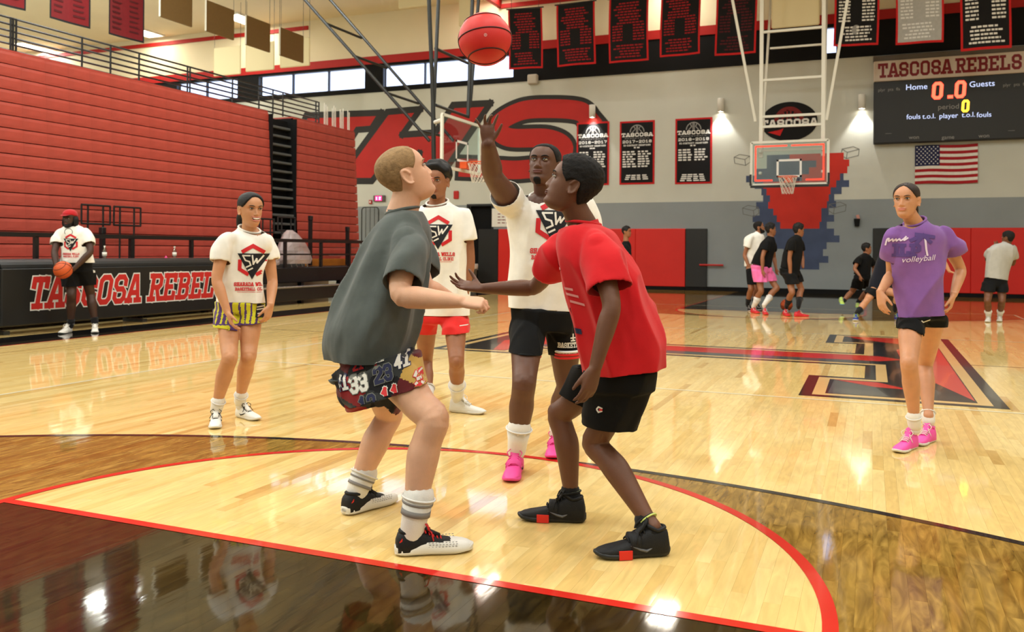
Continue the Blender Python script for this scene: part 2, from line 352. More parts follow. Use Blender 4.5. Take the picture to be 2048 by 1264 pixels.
# ------------------------------------------------------------------ floor
def wood_material():
    m = bpy.data.materials.new('maple_floor'); m.use_nodes = True; nt = m.node_tree; N = nt.nodes; L = nt.links; b = N['Principled BSDF']
    def mth(op, a, c=None, d=None):
        n = N.new('ShaderNodeMath'); n.operation = op
        for i, v in enumerate((a, c, d)):
            if v is None: continue
            if isinstance(v, (int, float)): n.inputs[i].default_value = v
            else: L.new(v, n.inputs[i])
        return n.outputs[0]
    def mix(f, a, c, bt='MIX'):
        n = N.new('ShaderNodeMix'); n.data_type = 'RGBA'; n.blend_type = bt
        for i, v in ((0, f), (6, a), (7, c)):
            if isinstance(v, (int, float)): n.inputs[i].default_value = v
            elif isinstance(v, tuple): n.inputs[i].default_value = v
            else: L.new(v, n.inputs[i])
        return n.outputs[2]
    g = N.new('ShaderNodeNewGeometry'); sp = N.new('ShaderNodeSeparateXYZ'); L.new(g.outputs['Position'], sp.inputs[0])
    X, Y = sp.outputs[0], sp.outputs[1]
    at = N.new('ShaderNodeAttribute'); at.attribute_name = 'tone'; rnd = at.outputs['Fac']
    # grain: stretched along the boards (y), shifted per board
    mp = N.new('ShaderNodeCombineXYZ'); L.new(mth('MULTIPLY', X, 60), mp.inputs[0]); L.new(mth('MULTIPLY', Y, 3.0), mp.inputs[1]); L.new(mth('MULTIPLY', rnd, 80), mp.inputs[2])
    n1 = N.new('ShaderNodeTexNoise'); n1.inputs['Scale'].default_value = 1; n1.inputs['Detail'].default_value = 4; L.new(mp.outputs[0], n1.inputs['Vector'])
    mp2 = N.new('ShaderNodeCombineXYZ'); L.new(mth('MULTIPLY', X, 15), mp2.inputs[0]); L.new(mth('MULTIPLY', Y, 3.2), mp2.inputs[1]); L.new(mth('MULTIPLY', rnd, 50), mp2.inputs[2])
    n2 = N.new('ShaderNodeTexNoise'); n2.inputs['Scale'].default_value = 1; n2.inputs['Detail'].default_value = 3; n2.inputs['Distortion'].default_value = 1.8; L.new(mp2.outputs[0], n2.inputs['Vector'])
    r = N.new('ShaderNodeValToRGB'); r.color_ramp.elements[0].position = 0; r.color_ramp.elements[0].color = rgb(196, 154, 88)
    r.color_ramp.elements[1].position = 1; r.color_ramp.elements[1].color = rgb(240, 212, 146)
    e = r.color_ramp.elements.new(.18); e.color = rgb(220, 182, 110)
    e = r.color_ramp.elements.new(.5); e.color = rgb(231, 197, 126)
    L.new(rnd, r.inputs[0])
    gr = mth('ADD', mth('MULTIPLY', n1.outputs['Fac'], .35), mth('MULTIPLY', n2.outputs['Fac'], .65))
    mr = N.new('ShaderNodeMapRange'); mr.inputs['From Min'].default_value = .3; mr.inputs['From Max'].default_value = .7; mr.inputs['To Min'].default_value = .84; mr.inputs['To Max'].default_value = 1.1
    L.new(gr, mr.inputs['Value'])
    wood = mix(1.0, r.outputs[0], mr.outputs[0], 'MULTIPLY')
    st = N.new('ShaderNodeMapRange'); st.inputs['From Min'].default_value = .25; st.inputs['From Max'].default_value = .75; st.inputs['To Min'].default_value = 0; st.inputs['To Max'].default_value = 1; L.new(n2.outputs['Fac'], st.inputs['Value'])
    # stained areas (painted into the wood at both ends of the court)
    ay = mth('ABSOLUTE', Y); ax = mth('ABSOLUTE', X)
    dB = mth('SQRT', mth('ADD', mth('MULTIPLY', X, X), mth('POWER', mth('SUBTRACT', ay, HL-1.6), 2)))
    dF = mth('SQRT', mth('ADD', mth('MULTIPLY', X, X), mth('POWER', mth('SUBTRACT', ay, HL-5.79), 2)))
    in3 = mth('MAXIMUM', mth('LESS_THAN', dB, 5.97), mth('MULTIPLY', mth('LESS_THAN', ax, 5.97), mth('GREATER_THAN', ay, HL-1.6)))
    outF = mth('GREATER_THAN', dF, 1.83)
    key = mth('MULTIPLY', mth('LESS_THAN', ax, 1.80), mth('GREATER_THAN', ay, HL-5.79))
    side = mth('MULTIPLY', mth('GREATER_THAN', ax, 7.64), mth('LESS_THAN', ax, 8.52))
    brown = mix(1.0, wood, mix(st.outputs[0], (.20, .145, .065, 1), (.52, .43, .24, 1)), 'MULTIPLY')
    black = mix(1.0, mix(.35, wood, (.3, .26, .2, 1)), mix(st.outputs[0], (.016, .013, .008, 1), (.075, .062, .034, 1)), 'MULTIPLY')
    c = mix(mth('MULTIPLY', in3, outF), wood, brown)
    c = mix(key, c, black)
    c = mix(side, c, (.009, .009, .01, 1))
    L.new(c, b.inputs['Base Color'])
    b.inputs['Roughness'].default_value = .055; b.inputs['Specular IOR Level'].default_value = .5; b.inputs['Coat Weight'].default_value = .08; b.inputs['Coat Roughness'].default_value = .03
    nb = N.new('ShaderNodeTexNoise'); nb.inputs['Scale'].default_value = 1.0
    mp3 = N.new('ShaderNodeCombineXYZ'); L.new(mth('MULTIPLY', X, 26), mp3.inputs[0]); L.new(mth('MULTIPLY', Y, 5), mp3.inputs[1])
    L.new(mp3.outputs[0], nb.inputs['Vector'])
    bp = N.new('ShaderNodeBump'); bp.inputs['Strength'].default_value = .07; bp.inputs['Distance'].default_value = .002
    L.new(nb.outputs['Fac'], bp.inputs['Height']); L.new(bp.outputs[0], b.inputs['Normal']); L.new(bp.outputs[0], b.inputs['Coat Normal'])
    return m
m_wood = wood_material()
m_sub = mat('subfloor', (46, 32, 20), .8, .2)
floor = MB().box((-34, -16.5, -.3), (14.5, VW+.2, -.0215)).obj('floor', m_sub, kind='structure')
PLW = .0572
def plank_box(x0, x1, y0, y1, tilt):
    g = .0002; z0, z1 = -.02, 0.0; a = tilt*(x1-x0)/2
    V = [(x0+g, y0+g, z0), (x1-g, y0+g, z0), (x1-g, y1-g, z0), (x0+g, y1-g, z0), (x0+g, y0+g, z1-a), (x1-g, y0+g, z1+a), (x1-g, y1-g, z1+a), (x0+g, y1-g, z1-a)]
    return V, [(4, 5, 6, 7), (0, 1, 5, 4), (1, 2, 6, 5), (2, 3, 7, 6), (3, 0, 4, 7)]
planks = []
xx = -11.0
while xx < 9.5:
    yy = -9.6 - random.random()
    while yy < VW:
        ln = random.choice([.35, .5, .65, .8, 1.0, 1.25, 1.5]) * random.uniform(.85, 1.15)
        y1 = min(yy+ln, VW); t = random.random()
        tone = min(1, max(0, random.gauss(.6, .14))) if t > .05 else random.uniform(.05, .25)
        planks.append((xx, xx+PLW, yy, y1, random.gauss(0, .0022), tone)); yy = y1
    xx += PLW
def plank_rank(p):
    cx, cy = (p[0]+p[1])/2, (p[2]+p[3])/2
    u, v, d = pix((cx, cy, 0))
    if d < .5 or not (-40 < u < PW+40 and v < PH+60): return 1e9
    return d*d*d/(p[3]-p[2])
planks.sort(key=plank_rank)
def set_tone(me, vals):
    a = me.attributes.new('tone', 'FLOAT', 'FACE'); a.data.foreach_set('value', vals)
for p in planks[:295]:
    V, F = plank_box(*p[:5]); mb = MB(); mb.add(V, F); o = mb.obj('plank', m_wood, floor); set_tone(o.data, [p[5]]*5)
mb = MB(); tn = []
for p in planks[295:]:
    V, F = plank_box(*p[:5]); mb.add(V, F); tn += [p[5]]*5
o = mb.obj('floor_planks', m_wood, floor, kind='stuff'); set_tone(o.data, tn)
for lo, hi in (((-34, -16.5, -.0215), (-11.0, VW, -.001)), ((9.5, -16.5, -.0215), (14.5, VW, -.001)), ((-11.0, -16.5, -.0215), (9.5, -10.7, -.001))):
    o = MB().box(lo, hi).obj('floor_apron', m_wood, floor); set_tone(o.data, [.5]*6)

# painted court lines: thin coats of paint on the boards
def paint(name, col): return mat(name, col, .12, .5, coat=.25, var=.04, vscale=3)
p_red, p_black, p_white, p_grey = paint('red_floor_paint', (206, 44, 34)), paint('black_floor_paint', (34, 32, 33)), paint('white_floor_paint', (240, 228, 190)), paint('grey_floor_paint', (84, 82, 80))
p_pink = paint('light_red_floor_paint', (214, 70, 60)); p_woodl = paint('clear_wood_inline', (226, 186, 122))
ZL = .0013
def ring_arc(c, r0, r1, a0, a1, n, z=ZL):
    mb = MB()
    for i in range(n):
        t0, t1 = a0+(a1-a0)*i/n, a0+(a1-a0)*(i+1)/n
        mb.add([(c[0]+r*math.cos(t), c[1]+r*math.sin(t), z) for r, t in ((r0, t0), (r1, t0), (r1, t1), (r0, t1))], [(0, 1, 2, 3)])
    return mb
def rect(x0, y0, x1, y1, z=ZL):
    return MB().add([(x0, y0, z), (x1, y0, z), (x1, y1, z), (x0, y1, z)], [(0, 1, 2, 3)])
for sg in (-1, 1):
    vf, vb = sg*(HL-5.79), sg*(HL-1.6)
    a = math.pi/2 if sg < 0 else -math.pi/2
    ring_arc((0, vf), 1.78, 1.83, a-math.pi/2, a+math.pi/2, 90, ZL+.0006).obj('free_throw_arc', p_red, floor)
    rect(-1.83, vf-.025, 1.83, vf+.025, ZL+.0003).obj('free_throw_line', p_red, floor)
    for x in (-1.805, 1.805): rect(x-.025, min(vf, sg*HL), x+.025, max(vf, sg*HL), ZL).obj('lane_line', p_red, floor)
    ring_arc((0, vb), 5.965, 6.015, a-math.pi/2, a+math.pi/2, 160).obj('three_point_line', p_black, floor)
for y in (-3.0, 3.0): rect(-4.5, y-.02, 4.5, y+.02).obj('attack_line', p_white, floor)
for x in (-4.5, 4.5): rect(x-.022, -9, x+.022, 9).obj('volleyball_sideline', p_white, floor)
rect(-4.5, 8.95, 4.5, 9).obj('volleyball_end_line', p_white, floor)
rect(-7.62, -.012, 7.62, .012, ZL-.0003).obj('centre_line', p_black, floor)
for x in (-7.63, 7.63): rect(x-.02, -HL, x+.02, HL).obj('sideline', p_red, floor)
def poly(name, pts, m, z): MB().add([(x, y, z) for x, y in pts], [tuple(range(len(pts)))]).obj(name, m, floor)
LO = [(1.36, -2.85), (1.36, -1.55), (1.86, -1.55), (1.86, -.58), (-1.88, -.58), (-1.88, -1.2), (-2.97, -1.2), (-2.97, 1.2), (-1.88, 1.2), (-1.88, .62), (1.74, .62), (1.74, 1.74), (1.36, 1.74), (1.36, 3.0), (2.9, 3.0), (2.9, -2.85)]
def inset(pts, d):
    n = len(pts); out = []
    ar = sum(pts[i][0]*pts[(i+1) % n][1]-pts[(i+1) % n][0]*pts[i][1] for i in range(n)); s = 1 if ar > 0 else -1
    for i in range(n):
        p0, p1, p2 = map(np.array, (pts[i-1], pts[i], pts[(i+1) % n])); t1, t2 = nz(p1-p0), nz(p2-p1)
        n1, n2 = s*np.array([-t1[1], t1[0]]), s*np.array([-t2[1], t2[0]])
        k = 1+n1@n2; out.append(tuple(p1+(n1+n2)/max(k, .3)*d))
    return out
def polytri(name, pts, m, z):
    bm = bmesh.new(); vs = [bm.verts.new((x, y, z)) for x, y in pts]; f = bm.faces.new(vs); f.normal_update()
    if f.normal.z < 0: f.normal_flip()
    bmesh.ops.triangulate(bm, faces=[f]); me = bpy.data.meshes.new(name); bm.to_mesh(me); bm.free(); me.materials.append(m); link(name, me, floor)
polytri('logo_outline', LO, p_black, ZL)
polytri('logo_inline', inset(LO, .10), p_woodl, ZL+.0003)
polytri('logo_fill', inset(LO, .20), p_black, ZL+.0006)
poly('logo_facet', [(2.69, 2.7), (2.69, -2.55), (2.25, -.75), (2.2, 1.2)], p_pink, ZL+.0009)
poly('logo_facet', [(1.60, -1.77), (1.98, -1.80), (2.24, -2.15), (1.95, -2.1)], p_red, ZL+.0009)
poly('logo_facet', [(1.60, -1.8), (1.95, -2.1), (2.05, -2.62), (1.58, -2.62)], p_grey, ZL+.0009)
poly('logo_facet', [(1.6, 2.75), (2.6, 2.75), (2.3, 1.9), (1.75, 2.45)], p_red, ZL+.0009)
poly('logo_facet', [(-2.2, -.1), (2.0, -.1), (2.25, .15), (2.0, .40), (-2.2, .40)], p_red, ZL+.0009)
poly('logo_facet', [(-2.2, -.37), (1.9, -.37), (1.9, -.1), (-2.2, -.1)], p_grey, ZL+.0009)
poly('logo_facet', [(-2.25, -.95), (-2.1, -.95), (-2.1, .95), (-2.55, .1)], p_red, ZL+.0009)

# ------------------------------------------------------------------ walls and ceiling
XL, XR, YB, ZC = -33.5, 14.0, -16.0, 9.7
WX = lambda px, py=165: ony(px, py, VW)[0]
wins = [(WX(353, 185), WX(476, 180), 2), (WX(517), WX(731, 150), 3), (WX(766, 145), WX(1028, 125), 3), (WX(1650, 85), WX(1674, 83), 1)]
ZW0, ZW1 = 6.99, 7.78
wall = MB()
wall.box((XL, VW, 2.74), (XR, VW+.25, 6.84))
wall = wall.obj('wall_back', m_cream, kind='structure')
MB().box((XL, VW, 8.14), (XR, VW+.25, ZC)).obj('wall_upper_band', m_ceil, wall)
# grey dado below, with the doorway left open
dx0, dx1, dz = WX(936, 480), WX(984, 480), 2.72
g = MB(); g.box((XL, VW, 0), (dx0, VW+.25, 2.74)).box((dx1, VW, 0), (XR, VW+.25, 2.74)); g.obj('wall_back_lower', m_grey, wall)
b = MB(); b.box((XL, VW-.02, 6.84), (XR, VW+.25, ZW0)); b.box((XL, VW-.02, ZW1), (XR, VW+.25, 7.86))
xs = [XL]+[v for w in wins for v in (w[0], w[1])]+[XR]
for i in range(0, len(xs), 2): b.box((xs[i], VW-.02, ZW0), (xs[i+1], VW+.25, ZW1))
b.obj('clerestory_band', m_blackmat, wall)
MB().box((XL, VW-.05, 7.86), (XR, VW+.25, 8.14)).obj('trim_1', m_redtrim, kind='structure')
MB().box((XL, VW-.06, 9.36), (WX(617, 75), VW, 9.5)).obj('trim_2', m_redtrim, kind='structure')
MB().box((WX(1000, 25), VW-.06, 9.36), (XR, VW, 9.5)).obj('trim_3', m_redtrim, kind='structure')
MB().box((WX(1002, 25)-.12, 12.6, 9.40), (WX(1002, 25)+.03, VW, 9.7)).obj('trim_4', m_redtrim, kind='structure')
for i, (x0, x1, n) in enumerate(wins):
    t = thing('window_%d' % (i+1), '', '', (x0, VW, ZW0)); del t['label']; del t['category']; t['kind'] = 'structure'
    f = MB()
    for k in range(n+1):
        x = x0+(x1-x0)*k/n; f.box((x-.022, VW-.01, ZW0), (x+.022, VW+.1, ZW1))
    f.box((x0, VW-.01, ZW0-.02), (x1, VW+.1, ZW0+.03)); f.box((x0, VW-.01, ZW1-.03), (x1, VW+.1, ZW1+.01)); f.obj('frame', m_blackmetal, t)
    for k in range(n):
        a, c = x0+(x1-x0)*k/n, x0+(x1-x0)*(k+1)/n
        MB().box((a+.02, VW+.05, ZW0+.02), (c-.02, VW+.056, ZW1-.02)).obj('pane', m_winglass, t)
MB().box((XR, YB, 0), (XR+.25, VW, ZC)).obj('wall_right', m_cream, kind='structure')
MB().box((XL-.25, YB, 0), (XL, VW, ZC)).obj('wall_left', m_cream, kind='structure')
MB().box((XL, YB-.25, 0), (XR, YB, ZC)).obj('wall_front', m_cream, kind='structure')
MB().box((XL, YB, ZC), (XR, VW+.25, ZC+.3)).obj('ceiling', m_ceil, kind='structure')
# doorway
d = thing('door_1', '', '', (dx0, VW, 0)); del d['label']; del d['category']; d['kind'] = 'structure'
MB().box((dx0, VW+.2, 0), (dx1, VW+.3, dz)).obj('door_leaf', m_blackmat, d)
MB().box((dx0-.05, VW-.02, 0), (dx0+.02, VW+.1, dz+.05)).box((dx1-.02, VW-.02, 0), (dx1+.05, VW+.1, dz+.05)).box((dx0+.02, VW-.02, dz-.02), (dx1-.02, VW+.1, dz+.05)).obj('door_frame', m_blackmetal, d)
bs = MB()
for a, c in ((-2.74, 1.94),): bs.box((a, VW-.03, 0), (c, VW, .13))
bs.obj('baseboard_back', m_blackmat, kind='structure')

# wall pads
def pad(x0, x1, m, label, nseg):
    t = thing('wall_pad', label, 'wall pad', ((x0+x1)/2, VW-.06, 0))
    for k in range(nseg):
        a, c = x0+(x1-x0)*k/nseg, x0+(x1-x0)*(k+1)/nseg
        MB().bbox((a+.002, VW-.075, .11), (c-.002, VW-.001, 1.91), .012).obj('pad_panel', m, t)
    MB().box((x0, VW-.05, 0), (x1, VW-.001, .11)).obj('kick_strip', m_blackmat, t)
pad(-10.45, -9.72, m_vinyl_black, 'narrow black wall pad beside the trash can and dark doorway', 1)
pad(-9.71, -3.41, m_vinyl_red, 'long red wall pad behind the boy in black at the left', 4)
pad(-3.40, -2.74, m_vinyl_black, 'black wall pad ending the left red pad, before the grey wall', 1)
pad(1.94, 2.66, m_vinyl_black, 'black wall pad right of the bare grey wall, behind the running boy', 1)
pad(2.67, 13.2, m_vinyl_red, 'long red wall pad under the flag at the right', 6)

# ------------------------------------------------------------------ painted letters and blocks on the end wall
m_mred, m_mblk = mat('mural_red', (178, 34, 28), .6, .3, var=.05, vscale=2), mat('mural_black', (44, 42, 40), .6, .3)
def cw(x, y): return ony(700+.24414*x, 160+.24414*y, VW)
def wall2(P): return np.array([P[0], P[2]])
def mural(name, pts, m, off):
    p = [ony(*q, VW) for q in pts]; bm = bmesh.new(); vs = [bm.verts.new((a[0], VW-off, a[2])) for a in p]; f = bm.faces.new(vs); f.normal_update()
    if f.normal.y > 0: f.normal_flip()
    bmesh.ops.triangulate(bm, faces=[f]); me = bpy.data.meshes.new(name); bm.to_mesh(me); bm.free(); me.materials.append(m); return link(name, me, wall)
def mural_strokes(name, lines, w, m, off):
    mb = MB(); flat_quads(mb, stroke_quads(lines, w), (0, VW, 0), (1, 0, 0), (0, 0, 1), (0, -1, 0), off); return mb.obj(name, m, wall)
c5 = lambda x, y: (700+.24414*x, 160+.24414*y)
Hp = [(305, 262), (578, 238), (428, 448), (700, 430), (845, 205), (1150, 190), (740, 800), (480, 800), (570, 600), (330, 640), (180, 828), (-110, 828)]
Tp = [(-360, 290), (258, 268), (175, 400), (60, 408), (-200, 830), (-420, 830), (-190, 420), (-420, 430)]
for nm, P_ in (('painted_letter', Tp), ('painted_letter', Hp)):
    mural(nm, [c5(*q) for q in P_], m_mred, .004)
    ln = [wall2(cw(*q)) for q in P_]; mural_strokes('letter_outline', [ln+[ln[0]]], .23, m_mblk, .006)
def spline(pts, n=10):
    pts = [np.array(p, float) for p in pts]; out = []
    for i in range(len(pts)-1):
        p0 = pts[max(i-1, 0)]; p1 = pts[i]; p2 = pts[i+1]; p3 = pts[min(i+2, len(pts)-1)]
        for k in range(n):
            t = k/n; out.append(.5*((2*p1)+(-p0+p2)*t+(2*p0-5*p1+4*p2-p3)*t*t+(-p0+3*p1-3*p2+p3)*t**3))
    out.append(pts[-1]); return out
Sc = spline([(1960, 330), (1880, 255), (1650, 235), (1400, 255), (1210, 370), (1300, 470), (1620, 480), (1755, 560), (1640, 690), (1400, 735), (1180, 728), (960, 720)], 8)
Sl = [wall2(cw(*q)) for q in Sc]
sk = np.linalg.norm(wall2(cw(1400, 300))-wall2(cw(1400, 400)))/100
mural_strokes('letter_outline', [Sl], 222*sk, m_mblk, .004); mural_strokes('painted_letter', [Sl], 152*sk, m_mred, .007)
XU_, ZU_ = (1, 0, 0), (0, 0, 1); m_pgrey = mat('mural_grey', (104, 104, 100), .7)
# stepped patch of painted blocks behind the far basket (plain colour blocks only)
m_blue = mat('mural_blue', (66, 78, 108), .65, .3, var=.12, vscale=3); m_mred2 = mat('mural_red_light', (196, 44, 30), .65, .3, var=.06, vscale=3)
def blocks(name, cells, m, off):
    mb = MB()
    for x0, z0, x1, z1 in cells: mb.add([(x0, VW-off, z0), (x1, VW-off, z0), (x1, VW-off, z1), (x0, VW-off, z1)], [(0, 1, 2, 3)])
    mb.obj(name, m, wall)
bl = []
rows_b = [(3.9, -1.0, .4), (3.7, -1.0, .75), (3.5, -1.3, .95), (3.3, -1.6, 1.15), (3.1, -1.35, 1.3), (2.9, -1.15, 1.1), (2.7, -1.1, .9), (2.5, -1.3, .95), (2.3, -1.2, .75), (2.1, -1.4, .9), (1.9, -1.1, .7), (1.7, -1.0, .9), (1.5, -.9, 1.05), (1.3, -.8, .7), (1.1, -.5, .6), (.9, -.3, .75), (.7, -.1, .5)]
for z, a, c in rows_b: bl.append((a, z, c, z+.2))
blocks('painted_blocks', bl, m_blue, .003)
blocks('painted_blocks', [(-.8, 2.3, .55, 2.5), (-.95, 2.5, .7, 2.7), (-.9, 2.7, .75, 2.9), (-1.0, 2.9, .8, 3.1), (-1.1, 3.1, .95, 3.3), (-.6, 1.9, .5, 2.1), (-.7, 2.1, .55, 2.3), (.0, 3.3, 1.05, 3.5), (.2, 3.5, 1.25, 3.7), (.4, 3.7, 1.3, 3.9), (-.35, 3.9, 1.15, 4.1)], m_mred2, .005)

for px, py, fl in ((1483, 318, 1), (1702, 303, -1), (1500, 420, 1), (1676, 414, -1)):
    a = ony(px, py, VW); o_ = np.array([a[0], a[2]]); bx = [[o_+np.array(q) for q in l] for l in ([(-.22*fl, .06), (-.2*fl, -.12), (.12*fl, -.2), (.1*fl, -.02), (-.22*fl, .06)], [(-.22*fl, .06), (-.06*fl, .14), (.24*fl, .08), (.1*fl, -.02)], [(.24*fl, .08), (.26*fl, -.1), (.12*fl, -.2)])]
    mb = MB(); flat_quads(mb, stroke_quads(bx, .018), (0, VW, 0), XU_, ZU_, (0, -1, 0), .003); mb.obj('painted_outline', m_pgrey, wall, kind='stuff')

# ------------------------------------------------------------------ lettering with the built-in face (lower case, small print)
def font_tris(txt, size):
    cu = bpy.data.curves.new('lettering', 'FONT'); cu.body = txt; cu.size = size; cu.align_x = 'CENTER'; cu.resolution_u = 3
    o = bpy.data.objects.new('lettering', cu); COL.objects.link(o); dg = bpy.context.evaluated_depsgraph_get(); me = bpy.data.meshes.new_from_object(o.evaluated_get(dg))
    V = [(v.co.x, v.co.y) for v in me.vertices]; F = [tuple(p.vertices) for p in me.polygons]
    bpy.data.objects.remove(o); bpy.data.curves.remove(cu); bpy.data.meshes.remove(me); return V, F
def add_font(mb, txt, size, o, ux, uy, n, off):
    V, F = font_tris(txt, size); o, ux, uy, n = map(lambda a: np.asarray(a, float), (o, ux, uy, n))
    mb.add([o+ux*x+uy*y+n*off for x, y in V], F); return mb
XU, ZU, NY = (1, 0, 0), (0, 0, 1), (0, -1, 0)
def centred(mb, txt, h, cx, z, y, w=1.1, slant=0, sx=1.0, off=0):
    Q, W_ = text_quads(txt, h, w, slant, sx=sx); flat_quads(mb, Q, (cx-W_/2, y, z), XU, ZU, NY, off); return W_
def bars(mb, x0, x1, z, h, y, rng, words):
    """an unreadable line of small print: a row of word-length strokes"""
    x = x0
    for _ in range(words):
        w = (x1-x0)/words*rng.uniform(.6, .92); mb.add([(x, y, z), (x+w, y, z), (x+w, y, z+h), (x, y, z+h)], [(0, 1, 2, 3)]); x += (x1-x0)/words

# wall banners
m_bblack, m_bred, m_bwhite, m_bgrey = fabric('banner_black', (24, 23, 25)), fabric('banner_red', (196, 34, 36)), mat('banner_white', (230, 228, 224), .8, .2), mat('banner_grey', (150, 148, 146), .8, .2)
m_maroon = mat('banner_maroon', (120, 40, 40), .8, .2)
def wall_banner(pl, label, year, nl, foot):
    (x0, z1), (x1, z0) = pl; cx = (x0+x1)/2; y = VW-.02; w = x1-x0; h = z1-z0; rng = random.Random(year)
    t = thing('wall_banner', label, 'banner', (cx, VW-.01, z0), 'season banners on the end wall')
    MB().bbox((x0, VW-.02, z0), (x1, VW-.002, z1), .004).obj('border', m_bred, t)
    MB().box((x0+.055, VW-.026, z0+.055), (x1-.055, VW-.019, z1-.055)).obj('cloth', m_bblack, t)
    y = VW-.027
    b = MB(); cz = z1-.36; R = .24
    for k in range(14):
        a0, a1 = math.pi*k/14, math.pi*(k+1)/14
        b.add([(cx+r*math.cos(a), y, cz+r*math.sin(a)) for r, a in ((R-.03, a0), (R, a0), (R, a1), (R-.03, a1))], [(3, 2, 1, 0)])
    flat_quads(b, stroke_quads([[(-.02, 0), (-.02, .2)], [(.02, 0), (.02, .2)], [(-.15, 0), (-.06, .1), (-.1, .18)], [(.15, 0), (.06, .1), (.1, .18)]], .025), (cx, y, cz), XU, ZU, NY, 0)
    b.obj('ball_emblem', m_bgrey, t)
    l = MB(); centred(l, 'TASCOSA', .115, cx, z1-.50, y, 1.5, sx=1.62); centred(l, year, .085, cx, z1-.70, y, 1.4, sx=1.6); l.obj('lettering', m_bwhite, t)
    l = MB(); centred(l, 'BASKETBALL', .035, cx, z1-.57, y, 1.0, sx=3.0); l.obj('small_lettering', m_bgrey, t)
    l = MB(); z = z1-.80; centred(l, 'BI-DISTRICT CHAMPIONS', .05, cx, z, y, 1.2, sx=1.15)
    bars(l, cx-.1, cx+.1, z-.07, .04, y, rng, 2)
    for k in range(nl):
        zz = z-.2-k*.078
        bars(l, x0+.1, x0+.1+w*.36*rng.uniform(.8, 1.15), zz, .045, y, rng, 3); bars(l, cx+.03, cx+.03+w*.36*rng.uniform(.8, 1.1), zz, .045, y, rng, 3)
    for k in range(foot): bars(l, x0+.22-.02*k, x1-.22+.02*k, z0+.27-k*.06, .035, y, rng, 4)
    l.obj('roster_print', m_bwhite, t)
def zx(px, py): a = ony(px, py, VW); return (a[0], a[2])
wall_banner((zx(1154, 246), zx(1218, 370)), 'red-bordered black wall banner reading 2016-2017, partly behind the tosser', '2016-2017', 7, 3)
wall_banner((zx(1240, 243.5), zx(1309, 368)), 'red-bordered black wall banner reading 2017-2018', '2017-2018', 7, 3)
wall_banner((zx(1351, 238), zx(1424, 367)), 'red-bordered black wall banner reading 2018-2019', '2018-2019', 5, 4)

# oval sign
oc = ony(1578, 243, VW); t = thing('oval_sign', 'oval black wall sign with a ball emblem behind the far basket frame', 'sign', (oc[0], VW-.02, oc[2]))
e = MB(); n = 40
pts = [np.array([oc[0]+.80*math.cos(2*math.pi*k/n), VW-.001, oc[2]+.58*math.sin(2*math.pi*k/n)]) for k in range(n)]
e.prism(pts, (0, -1, 0), .025).obj('sign_board', m_bblack, t)
e = MB(); y = VW-.028
for k in range(18):
    a0, a1 = math.pi*k/18, math.pi*(k+1)/18
    e.add([(oc[0]+r*math.cos(a), y, oc[2]+.02+r*math.sin(a)) for r, a in ((.3, a0), (.42, a0), (.42, a1), (.3, a1))], [(3, 2, 1, 0)])
flat_quads(e, stroke_quads([[(-.05, 0), (-.05, .3)], [(.05, 0), (.05, .3)], [(-.25, 0), (-.12, .15), (-.2, .3)], [(.25, 0), (.12, .15), (.2, .3)]], .05), (oc[0], y, oc[2]+.02), XU, ZU, NY, 0)
e.obj('ball_emblem', m_maroon, t)
l = MB(); centred(l, 'TASCOSA', .22, oc[0], oc[2]-.16, y-.001, 1.5, sx=1.35); l.obj('lettering', m_bwhite, t)
l = MB(); l.add([(oc[0]-.6, y, oc[2]-.3), (oc[0]-.25, y, oc[2]-.42), (oc[0]-.15, y, oc[2]-.2), (oc[0]-.3, y, oc[2]-.25)], [(0, 1, 2, 3)]).obj('red_splash', m_bred, t)

# scoreboard
sx0, sx1 = zx(1747, 200)[0], zx(1747, 200)[0]+5.75; z0, zm, z1 = 4.29, 6.04, 6.62; ys = VW-.3
t = thing('scoreboard', 'large black electronic scoreboard with a white header above the flag', 'scoreboard', ((sx0+sx1)/2, ys, z0))
m_sb = mat('scoreboard_black', (34, 35, 36), .5, .4); m_sbh = mat('scoreboard_header', (206, 190, 176), .5, .4)
MB().bbox((sx0, ys, z0), (sx1, VW-.002, zm), .02).obj('display_cabinet', m_sb, t)
MB().bbox((sx0, ys-.01, zm), (sx1, VW-.002, z1), .02).obj('header_panel', m_sbh, t)
MB().bbox((sx0-.02, ys+.05, z1), (sx1, VW-.002, z1+.16), .02).obj('top_rail', mat('scoreboard_rail', (96, 88, 80), .6, .3), t)
l = MB(); hx = lambda px: ony(px, 145, ys)[0]
for s_, a_, b_ in (('TASCOSA', 1757, 1903), ('REBELS', 1912, 2043)):
    Q, W_ = text_quads(s_, .40, 1.15, 0, sx=1.0); k = (hx(b_)-hx(a_))/W_; flat_quads(l, [[np.array([q[0]*k, q[1]]) for q in qq] for qq in Q], (hx(a_), ys-.012, zm+.10), XU, ZU, NY, 0)
l.obj('lettering', mat('scoreboard_maroon', (122, 18, 22), .5, .3), t)
def em(name, col, s): return mat(name, (8, 8, 8), .5, .2, emit=col, estr=s)
e_red, e_yel, e_wh = em('red_led', (255, 52, 34), 7), em('amber_led', (255, 176, 36), 4.5), em('white_legend', (190, 200, 235), 1.2)
def sb(px, py): a = ony(px, py, ys); return np.array([a[0], ys-.004, a[2]])
def leds(txt, h, px, py, m, nm, w=.9, sx=.85, slant=.06):
    l = MB(); Q, W_ = text_quads(txt, h, w, slant, sx=sx, adv=5.2); a = sb(px, py); flat_quads(l, Q, (a[0]-W_/2, a[1], a[2]-h/2), XU, ZU, NY, 0); l.obj(nm, m, t)
leds('0.0', .47, 1898, 180, e_red, 'clock_digits', 1.1, .8); leds('0', .33, 1931, 212, e_yel, 'period_digit', 1.1, .75)
